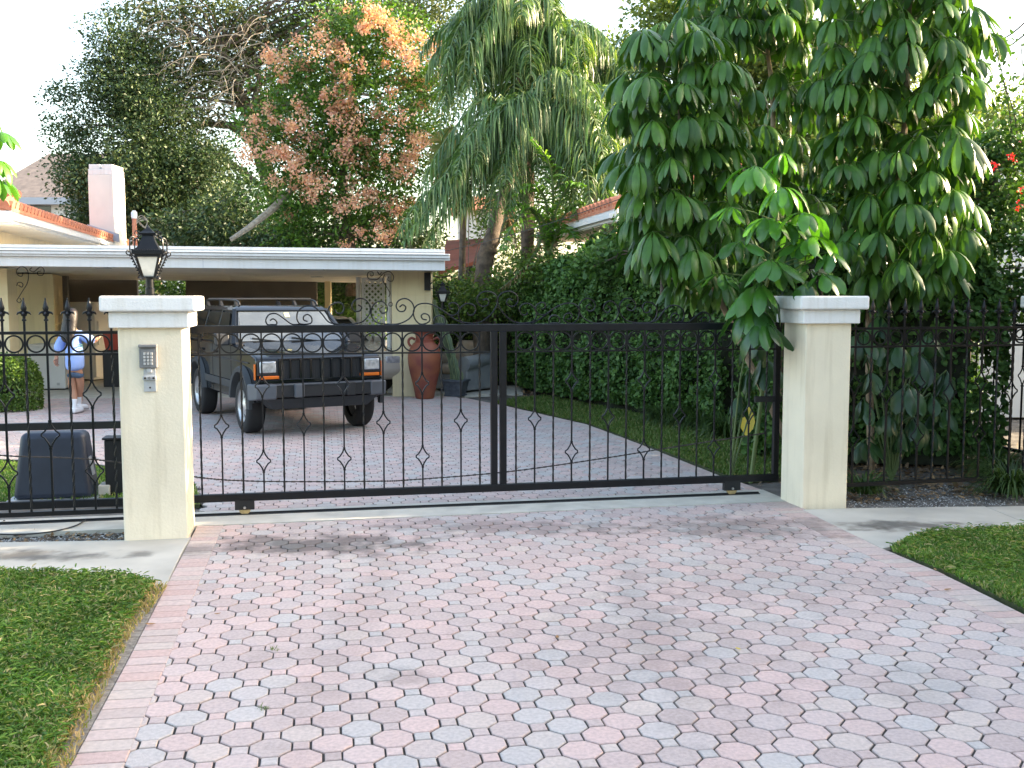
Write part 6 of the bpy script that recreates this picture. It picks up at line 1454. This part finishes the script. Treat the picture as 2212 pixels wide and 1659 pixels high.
# ---- palms
def fronds(list_, hang, wl, name, mt, par, per=46, layers=2, stiff=.25):
    Vs, Fs, off = [], [], 0; rb = MB()
    for path in list_:
        P = crv([Vector(p) for p in path], 6); m = len(P)
        rb.tube(P, [.030 * (1 - .85 * i / m) + .004 for i in range(m)], 5)
        arr = np.array([tuple(p) for p in P]); S = np.linspace(0, m - 1, per)
        for f in S[2:]:
            i = min(int(f), m - 2); q = arr[i] + (arr[i + 1] - arr[i]) * (f - i); tg = arr[i + 1] - arr[i]; tg /= np.linalg.norm(tg) + 1e-9
            sd = np.cross(tg, [0, 0, 1.0]); sd /= np.linalg.norm(sd) + 1e-9
            k = math.sin(PI * min(1, .12 + .88 * f / (m - 1)) ** .8) * .75 + .25
            for s in (-1, 1):
                for _ in range(layers):
                    l = hang * k * rng.uniform(.6, 1.15); d0 = sd * s * rng.uniform(.35, 1.0) + tg * rng.uniform(.2, .7) + np.array([0, 0, rng.uniform(-.1, .6)])
                    d0 /= np.linalg.norm(d0); p = q.copy(); wdir = np.cross(d0, rng.normal(size=3)); wdir /= np.linalg.norm(wdir) + 1e-9
                    st = [0, .2, .45, .72, 1.0]; pts = [p.copy()]
                    for j in range(1, 5):
                        g_ = min(1, (st[j] ** .8) * (1.25 - stiff)); d = d0 * (1 - g_) + np.array([rng.normal() * .05, rng.normal() * .05, -1.0]) * g_; d /= np.linalg.norm(d)
                        p = p + d * l * (st[j] - st[j - 1]); pts.append(p.copy())
                    for j, w in enumerate((.5, 1, .9, .6, .1)):
                        Vs += [pts[j] - wdir * wl * .5 * w, pts[j] + wdir * wl * .5 * w]
                    for j in range(4): Fs.append((off + 2 * j, off + 2 * j + 1, off + 2 * j + 3, off + 2 * j + 2))
                    off += 10
    fast(name, np.array(Vs), np.array(Fs), mt, par)
    rb.build('frond_ribs', M['petiole'], par, world=True, smooth=True)
def rfronds(c, n, L, e0=(10, 75), seed=0):
    out = []
    for k in range(n):
        a = 2 * PI * (k * .618 + rng.uniform(0, .2)); el = math.radians(rng.uniform(*e0)); dr = math.radians(rng.uniform(100, 150)); p = Vector(c); pts = [p.copy()]
        for i in range(6):
            e = el - dr * (i / 5) ** 1.1; p = p + Vector((math.cos(a) * math.cos(e), math.sin(a) * math.cos(e), math.sin(e))) * L / 6 * rng.uniform(.9, 1.1); pts.append(p.copy())
        out.append(pts)
    return out
def pf(pts, Y): return [at(x, y, Y - .25 * i) for i, (x, y) in enumerate(pts)]
qa = thing('queen_palm', (at(1120, 640, 21.5).x, 21.5, 0), 'tall queen palm with long weeping fronds beside the flowering tree', 'palm tree', 0, 'queen palms')
FA = [pf(p, 21) for p in [[(1130, 120), (1100, 20), (1040, 5), (990, 60), (958, 150)], [(1130, 120), (1125, 0), (1090, -40), (1040, -30), (1000, 20)], [(1130, 130), (1150, 20), (1190, 5), (1220, 70)], [(1140, 140), (1060, 100), (1000, 140), (962, 220)], [(1140, 140), (1190, 100), (1235, 160), (1255, 260)], [(1130, 120), (1080, 60), (1030, 90), (1000, 180)], [(1130, 120), (1110, 60), (1080, 70), (1060, 150)], [(1130, 120), (1160, 60), (1180, 120), (1190, 200)], [(1130, 120), (1140, 70), (1130, 60), (1110, 130)]]]
for k, (ex, ey) in enumerate([(965, 200), (985, 250), (950, 290), (1010, 260), (1040, 230), (1080, 240), (1240, 200), (1225, 150), (1265, 130), (1190, 230), (1150, 250), (1110, 260), (1000, 170), (975, 120)]):
    mx_ = (1130 + ex) / 2; FA.append(pf([(1130, 120), ((1130 + mx_) / 2, 40 - rng.uniform(0, 60)), (mx_, 10 + rng.uniform(-50, 50)), ((mx_ + ex) / 2 + (ex - 1130) * .15, (40 + ey) / 2 - 15), (ex, ey)], 21.4 - rng.uniform(0, .9)))
FA += rfronds(at(1125, 110, 21.5), 22, 2.4)
fronds(FA, 1.05, .033, 'fronds', M['palm'], qa, 52, 2)
b = MB(); P = crv([Vector((at(1135, 640, 21.5).x, 21.5, 0)), at(1140, 400, 21.5), at(1130, 130, 21.5)], 8); b.tube(P, [.14] * len(P), 10); b.build('trunk', M['bark'], qa, world=True, smooth=True)
qb = thing('queen_palm', (at(1050, 640, 19.8).x, 19.8, 0), 'leaning queen palm with thick shaggy trunk and arching fronds right of the carport', 'palm tree', 0, 'queen palms')
FB = [pf(p, 19.6) for p in [[(1180, 300), (1120, 262), (1060, 270), (1010, 335), (950, 430), (880, 500)], [(1180, 300), (1110, 270), (1040, 290), (980, 370), (925, 450), (872, 520)], [(1180, 300), (1100, 262), (1020, 290), (960, 380), (900, 440), (862, 500)], [(1180, 300), (1110, 270), (1050, 310), (1000, 400), (950, 470), (915, 540)], [(1170, 290), (1110, 275), (1070, 300), (1020, 390), (990, 460)], [(1170, 290), (1090, 250), (1020, 280), (960, 380), (910, 450)], [(1180, 290), (1230, 215), (1280, 250), (1305, 340)], [(1180, 290), (1240, 250), (1290, 310), (1310, 420)], [(1180, 290), (1210, 180), (1260, 170), (1300, 240)], [(1180, 300), (1220, 280), (1260, 330), (1270, 430)], [(1180, 290), (1160, 200), (1200, 150), (1250, 190)], [(1180, 290), (1200, 240), (1230, 280), (1240, 360)], [(1180, 300), (1240, 320), (1300, 380), (1325, 450)], [(1180, 300), (1150, 250), (1110, 270), (1090, 350)]]]
for k, (ex, ey) in enumerate([(985, 380), (1040, 470), (1075, 450), (1100, 470), (1130, 480), (1055, 490), (1010, 440), (960, 470), (1050, 420), (1090, 400), (1130, 430), (900, 470), (1240, 470), (1275, 440), (1310, 400), (1325, 330), (1215, 420), (1180, 400), (1160, 370), (1290, 350), (930, 440), (1025, 360)]):
    mx_ = (1180 + ex) / 2; FB.append(pf([(1182, 290), ((1180 + mx_) / 2, 250 - rng.uniform(0, 40)), (mx_, 235 + rng.uniform(-20, 30)), ((mx_ + ex) / 2 + (ex - 1180) * .12, (250 + ey) / 2 - 15), (ex, ey)], 20.2 - rng.uniform(0, .9)))
FB += rfronds(at(1200, 260, 20.4), 16, 2.1)
fronds(FB, .95, .031, 'fronds', M['palm'], qb, 52, 2)
b = MB(); P = crv([Vector((at(1040, 640, 19.8).x, 19.8, 0)), at(1045, 590, 19.8), at(1062, 520, 19.8), at(1082, 440, 20.3), at(1110, 370, 21), at(1180, 300, 20.6)], 6)
R_ = [(.185 - .09 * i / len(P)) * (1 + .12 * math.sin(i * 2.7)) for i in range(len(P))]; b.tube(P, R_, 12); b.build('trunk', M['bark'], qb, world=True, smooth=True)
dry = [[at(1110, 400, 19.6), at(1100, 440, 19.4), at(1085 + dx, 500 + dy, 19.3)] for dx, dy in ((0, 0), (15, 20), (25, 5), (-8, 20), (30, 30), (8, 40))] + [[at(1175, 480, 19.2), at(1160, 540, 19), at(1120, 590, 18.8), at(1080, 625, 18.7)], [at(1200, 500, 19.2), at(1190, 540, 19), at(1180, 580, 19)]]
fronds(dry, .28, .03, 'dry_fronds', M['palm_dry'], qb, 20, 2)
ar = thing('areca_palm', (at(1180, 640, 19.2).x, 19.2, 0), 'small bright green palm in front of the queen palm trunk', 'palm tree')
FR = [pf(p, 19.2) for p in [[(1185, 560), (1175, 480), (1140, 450), (1100, 500), (1085, 540)], [(1185, 560), (1195, 430), (1185, 350), (1150, 300)], [(1185, 560), (1215, 470), (1260, 440), (1290, 470)], [(1185, 560), (1160, 470), (1120, 440), (1090, 460)], [(1185, 550), (1200, 460), (1230, 400), (1260, 400)], [(1185, 550), (1180, 440), (1150, 400), (1110, 420)], [(1185, 560), (1205, 500), (1230, 500), (1250, 530)]]]
M['areca'] = mat('areca_leaf', (.08, .2, .03), .35, island=[(.05, .15, .02, 0), (.09, .24, .03, .5), (.18, .33, .05, 1)], transl=.35, spec=.6)
fronds(FR, .42, .04, 'fronds', M['areca'], ar, 34, 1, .75)
b = MB(); b.tube([Vector((at(1180, 640, 19.2).x, 19.2, 0)), at(1185, 560, 19.2)], [.07, .05], 8); b.build('trunk', M['bark_pale'], ar, world=True)
fn = thing('fan_palm', (at(985, 640, 22).x, 22, 0), 'fan palm with olive-brown pleated leaf at the left of the queen palm', 'palm tree')
Vs, Fs = [], []; off = 0
for (cx_, cy_, R0_) in ((1000, 350, .85), (1010, 395, .75), (985, 320, .6)):
    c = np.array(tuple(at(cx_, cy_, 21.2)))
    for k in range(34):
        a = math.radians(95 + 190 * k / 33); d = np.array([math.cos(a), -.25 + rng.normal() * .12, math.sin(a)]); l = R0_ * rng.uniform(.85, 1.1); w = np.array([-math.sin(a), 0, math.cos(a)]) * .028
        p1 = c + d * l * .6; p2 = c + d * l * .85 + np.array([0, 0, -.05]); p3 = c + d * l + np.array([0, 0, -.16])
        Vs += [c - w * .2, c + w * .2, p1 - w, p1 + w, p2 - w * .6, p2 + w * .6, p3 - w * .1, p3 + w * .1]; Fs += [(off, off + 1, off + 3, off + 2), (off + 2, off + 3, off + 5, off + 4), (off + 4, off + 5, off + 7, off + 6)]; off += 8
M['fan'] = mat('fan_leaf', (.2, .2, .08), .5, island=[(.10, .15, .05, 0), (.22, .22, .08, .6), (.34, .24, .12, 1)], transl=.25)
fast('fan_leaves', np.array(Vs), np.array(Fs), M['fan'], fn)
b = MB(); b.tube(crv([Vector((at(990, 640, 22).x, 22, 0)), at(1000, 500, 21.8), at(1003, 360, 21.3)], 4), .07, 8); b.build('trunk', M['bark'], fn, world=True)

# ---- strap-leaf clumps
def strapclump(label, x, y, n, L, grp='strap-leaf clumps', spread=.12):
    t = thing('grass_clump', (x, y, 0), label, 'plant', 0, grp)
    Vs, Fs, off = [], [], 0
    for k in range(n):
        a = rng.uniform(0, 2 * PI); l = L * rng.uniform(.55, 1.1); e = math.radians(rng.uniform(35, 85)); r_ = spread * math.sqrt(rng.random()); p = np.array([x + math.cos(a) * r_, y + math.sin(a) * r_, 0.0]); sd = np.array([-math.sin(a), math.cos(a), 0]); w = .007 * rng.uniform(.7, 1.4)
        h = np.array([math.cos(a), math.sin(a)])
        for j in range(7):
            ww = w * (1 - (j / 6) ** 2.5); Vs += [p - sd * ww, p + sd * ww]
            ee = e - math.radians(135) * (j / 6) ** 1.3; p = p + np.array([h[0] * math.cos(ee), h[1] * math.cos(ee), math.sin(ee)]) * l / 6; p[2] = max(p[2], .012)
        for j in range(6): Fs.append((off + 2 * j, off + 2 * j + 1, off + 2 * j + 3, off + 2 * j + 2))
        off += 14
    fast('leaf_blades', np.array(Vs), np.array(Fs), M['strap'], t)
sc_list = [('strappy dark grass clump at the hedge foot left of the others', *gp(1440, 915), 420, .55), ('strappy dark grass clump between two others at the hedge foot', *gp(1510, 925), 420, .6), ('strappy dark grass clump at the hedge foot nearest the yellow leaf', *gp(1570, 945), 380, .6),
           ('strappy grass clump sprouting beside the base of the right pillar', *gp(1865, 1062), 150, .38), ('large strappy grass clump at the right edge in front of the fence', *gp(2185, 1062), 480, .52), ('strappy grass clump behind the large one at the right edge', *gp(2150, 1025), 260, .5)]
for lab, x, y, n, L in sc_list: strapclump(lab, x, y, n, L, spread=.16)
# single leaves
def oneleaf(p, L, w, mt, label, rz=0., tilt=0., name='fallen_leaf'):
    b = MB(); st = [0, .25, .5, .75, 1]; wp = [.05, .8, 1, .7, .02]; V = []
    c, s = math.cos(rz), math.sin(rz)
    for t_, w_ in zip(st, wp):
        for sg in (-1, 0, 1):
            x = (t_ - .5) * L; y = sg * w_ * w / 2; z = .004 + abs(sg) * .25 * w_ * w + .12 * L * (2 * t_ - 1) ** 2
            if tilt: x, z = x * math.cos(tilt) , z + x * math.sin(tilt)
            V.append((p[0] + x * c - y * s, p[1] + x * s + y * c, p[2] + z))
    b.add(V, [(i * 3 + k, i * 3 + 3 + k, i * 3 + 4 + k, i * 3 + 1 + k) for i in range(4) for k in (0, 1)])
    o = b.build(name, mt, smooth=80); return tag(o, label, 'leaf', 'fallen leaves')
yl = at(1615, 915, 10.3); oneleaf((yl.x, yl.y, yl.z - .02), .30, .15, M['yellow'], 'large yellow leaf hanging low by the gate near the right pillar', 1.1, 1.25)
oneleaf((*gp(1566, 918), .06), .22, .12, M['brown'], 'curled brown leaf against the dark grass clumps left of the yellow leaf', .4, 1.1)
for (x, y), lab, mt, s in (((325, 1352), 'small orange leaf lying on the left brick border', 'brown', .06), ((470, 1329), 'tiny tan leaf on the pavers near the left border', 'brown', .04), ((1204, 1380), 'small orange-brown leaf in the middle of the driveway', 'brown', .05), ((2047, 1277), 'small brown leaf on the right brick border', 'brown', .06), ((1594, 1405), 'small yellow leaf on the right half of the driveway', 'yellow', .04), ((1895, 1082), 'dry brown leaf on the dirt beside the right pillar', 'brown', .11), ((2020, 1233), 'tiny tan leaf at the lawn corner by the right border', 'brown', .045)):
    oneleaf((*gp(x, y), .003), s, s * .4, M[mt], lab, rng.uniform(0, 3))
# leaf litter and shell chips
def scatter(poly, n, size, mt, name, label, cat, z=.0, flat=.8):
    P = np.array(poly); lo, hi = P.min(0), P.max(0); p = rng.uniform(lo, hi, (n, 2)); ins = np.zeros(n, bool)
    for a, b_ in zip(P, np.roll(P, -1, 0)):
        if a[1] != b_[1]: ins ^= ((a[1] > p[:, 1]) != (b_[1] > p[:, 1])) & (p[:, 0] < (b_[0] - a[0]) * (p[:, 1] - a[1]) / (b_[1] - a[1]) + a[0])
    p = p[ins]; m = len(p); pos = np.column_stack([p, rng.uniform(.004, .02, m) + z])
    D = randdir(m); D[:, 2] *= .3; N_ = rng.normal(size=(m, 3)) * (1 - flat) + np.array([0, 0, 1.]); l = size * rng.uniform(.4, 1.3, m)
    V, F = leaves(pos, D, N_, l, l * .55, TL5); return tag(fast(name, V, F, mt), label, cat, kind='stuff')
M['chips'] = mat('shell_chips', (.5, .5, .48), .8, island=[(.25, .24, .22, 0), (.6, .6, .58, 1)])
M['litter'] = mat('leaf_litter', (.2, .13, .08), .85, island=[(.09, .065, .045, 0), (.24, .15, .08, .6), (.38, .24, .12, 1)])
scatter([(2.8, 8.72), (3.6, 8.75), (6, 9.1), (6, 9.9), (4, 9.8), (2.9, 9.4)], 5200, .018, M['chips'], 'shell_gravel', 'pale shell chips on the dirt in front of the right fence', 'gravel', -.035)
scatter([gp(-200, 1170), gp(270, 1166), gp(270, 1145), gp(-200, 1150)], 1600, .02, M['chips'], 'gravel_chips', 'grit and small chips on the dirt strip left of the left pillar', 'gravel', -.035)
scatter([(2.6, 8.9), (6, 9.6), (6, 13), (4, 12.4), (2.6, 11)], 5000, .07, M['litter'], 'leaf_litter', 'brown leaf litter on the soil behind the right fence and under the umbrella trees', 'leaf litter', -.035)
scatter([(-.4, 18.6), (.9, 17.6), (3.2, 12.9), (3.3, 11), (2.3, 9.7), (3.4, 10), (4, 12), (2, 17), (.3, 19.6)], 4200, .08, M['litter'], 'leaf_litter', 'brown leaf litter along the foot of the vine hedge', 'leaf litter', -.02)
scatter([gp(-200, 1180), gp(270, 1168), gp(270, 1120), gp(-200, 1125)], 700, .05, M['litter'], 'leaf_litter', 'scattered dead leaves on the dirt below the left fence', 'leaf litter', -.03)
# power lines
def cable(a, c, label, sag=.3, r=.012):
    b = MB(); a, c = Vector(a), Vector(c); b.tube([a.lerp(c, i / 16) - Vector((0, 0, sag * math.sin(PI * i / 16))) for i in range(17)], r, 4); tag(b.build('power_line', M['wire']), label, 'cable', 'overhead wires')
cable(at(2090, 75, 17), at(2260, -5, 14), 'upper of two overhead wires at the top right corner')
cable(at(2090, 90, 17), at(2260, 25, 14), 'lower of two overhead wires at the top right corner')
cable(at(900, 555, 19), at(1420, 400, 15), 'thin wire running up in front of the palm trunk to the tiled eave', .1, .007)
# third crown further back
qc = thing('queen_palm', (at(1275, 640, 23).x, 23, 0), 'sunlit queen palm farthest right, partly behind the umbrella tree', 'palm tree', 0, 'queen palms')
fronds(rfronds(at(1270, 210, 23), 26, 2.3) + [pf(p, 22.5) for p in [[(1270, 220), (1300, 160), (1330, 240), (1340, 350)], [(1270, 220), (1230, 170), (1200, 260), (1190, 380)], [(1270, 230), (1300, 260), (1310, 350), (1300, 470)], [(1270, 230), (1240, 250), (1225, 350), (1230, 450)]]], 1.0, .036, 'fronds', M['palm'], qc, 50, 2)
b = MB(); b.tube([Vector((at(1275, 640, 23).x, 23, 0)), at(1278, 450, 23), at(1270, 215, 23)], [.15, .13, .12], 10); b.build('trunk', M['bark'], qc, world=True, smooth=True)
# unseen trees added outside the right edge of the view to shade the foreground
for (x, y, z, r, lab) in ((8.9, 8.8, 3.1, 1.5, 'unseen shade tree added outside the right edge of the view, nearest the fence'), (8.6, 5.0, 3.4, 1.8, 'unseen shade tree added outside the right edge of the view, beside the lawn'), (9.0, 1.6, 3.5, 2.0, 'unseen shade tree added outside the right edge of the view, nearest the street'), (12.5, -2.0, 4.2, 2.6, 'unseen shade tree added outside the right edge of the view, by the street corner')):
    tree('added_shade_tree', lab, 'tree', (x, y, 0), [(x, y, 1.2), (x + .1, y, z - .6), (x, y, z + .8)], [((x, y, z), r, r, 2.1), ((x - .3, y + .3, z - 1.4), r * .8, r * .8, 1.3), ((x + .8, y - .8, z + .6), r * .7, r * .7, 1.3)], 620, 40, .3, .19, .6, M['oak'], M['bark'], .13, 20, 'added shade trees', shell=.2)
# the far side of the street behind the viewer (it is mirrored in the car and the leaves)
s = MB(); s.add([(-60, -12, -.03), (60, -12, -.03), (60, -1.8, -.03), (-60, -1.8, -.03)], [(0, 1, 2, 3)]); tag(s.build('street', mat('asphalt', (.06, .06, .062), .9, var=.2, vs=12, bump=.4, bs=90)), kind='structure')
bl = [((x, -16 + 2 * math.sin(x), 3.2 + math.sin(x * 1.7)), 3.4, 2.5, 3.4 + math.cos(x)) for x in range(-36, 40, 5)]
V, F, C = cloud(bl, 900, 30, .6, .38, .6); tag(fast('distant_trees', V, F, M['oak']), 'belt of trees across the street behind the viewer', 'trees', kind='stuff')
# ================================================================ LIGHT, SKY, CAMERA
EL, AZ = math.radians(20), math.radians(13)
world = bpy.data.worlds.new('World'); sc.world = world; world.use_nodes = True
nt = world.node_tree; bg = nt.nodes['Background']; sky = nt.nodes.new('ShaderNodeTexSky'); sky.sky_type = 'NISHITA'
sky.sun_disc = False; sky.sun_elevation = EL; sky.sun_rotation = PI / 2 - AZ
sky.air_density = 1.0; sky.dust_density = 2.5; sky.ozone_density = 1.0
nt.links.new(sky.outputs[0], bg.inputs[0]); bg.inputs[1].default_value = SKY_S = .15
sun = bpy.data.lights.new('sun', 'SUN'); sun.energy = 3.2; sun.angle = math.radians(.6); sun.color = (1, .86, .68)
so_ = bpy.data.objects.new('sun', sun); col.objects.link(so_)
d = Vector((math.cos(EL) * math.cos(AZ), math.cos(EL) * math.sin(AZ), math.sin(EL)))
so_.rotation_euler = d.to_track_quat('Z', 'Y').to_euler(); so_.location = (20, 5, 12)
cam = bpy.data.cameras.new('camera'); co = bpy.data.objects.new('camera', cam); col.objects.link(co)
cam.sensor_width = 36; cam.lens = 36 * FPX / 2212; cam.clip_start = .05; cam.clip_end = 1500
co.location = (0, 0, EYE); co.rotation_euler = (PI / 2 - PIT, 0, 0); sc.camera = co
vs_ = sc.view_settings; vs_.view_transform = 'Standard'; vs_.look = 'None'; vs_.gamma = 1; vs_.use_curve_mapping = False; vs_.exposure = 2.55; vs_.use_white_balance = True; vs_.white_balance_temperature = 7550
sc.cycles.max_bounces = 6; sc.cycles.diffuse_bounces = 3; sc.cycles.glossy_bounces = 3; sc.cycles.transmission_bounces = 3; sc.cycles.transparent_max_bounces = 4
sc.cycles.use_denoising = True; sc.cycles.use_adaptive_sampling = True
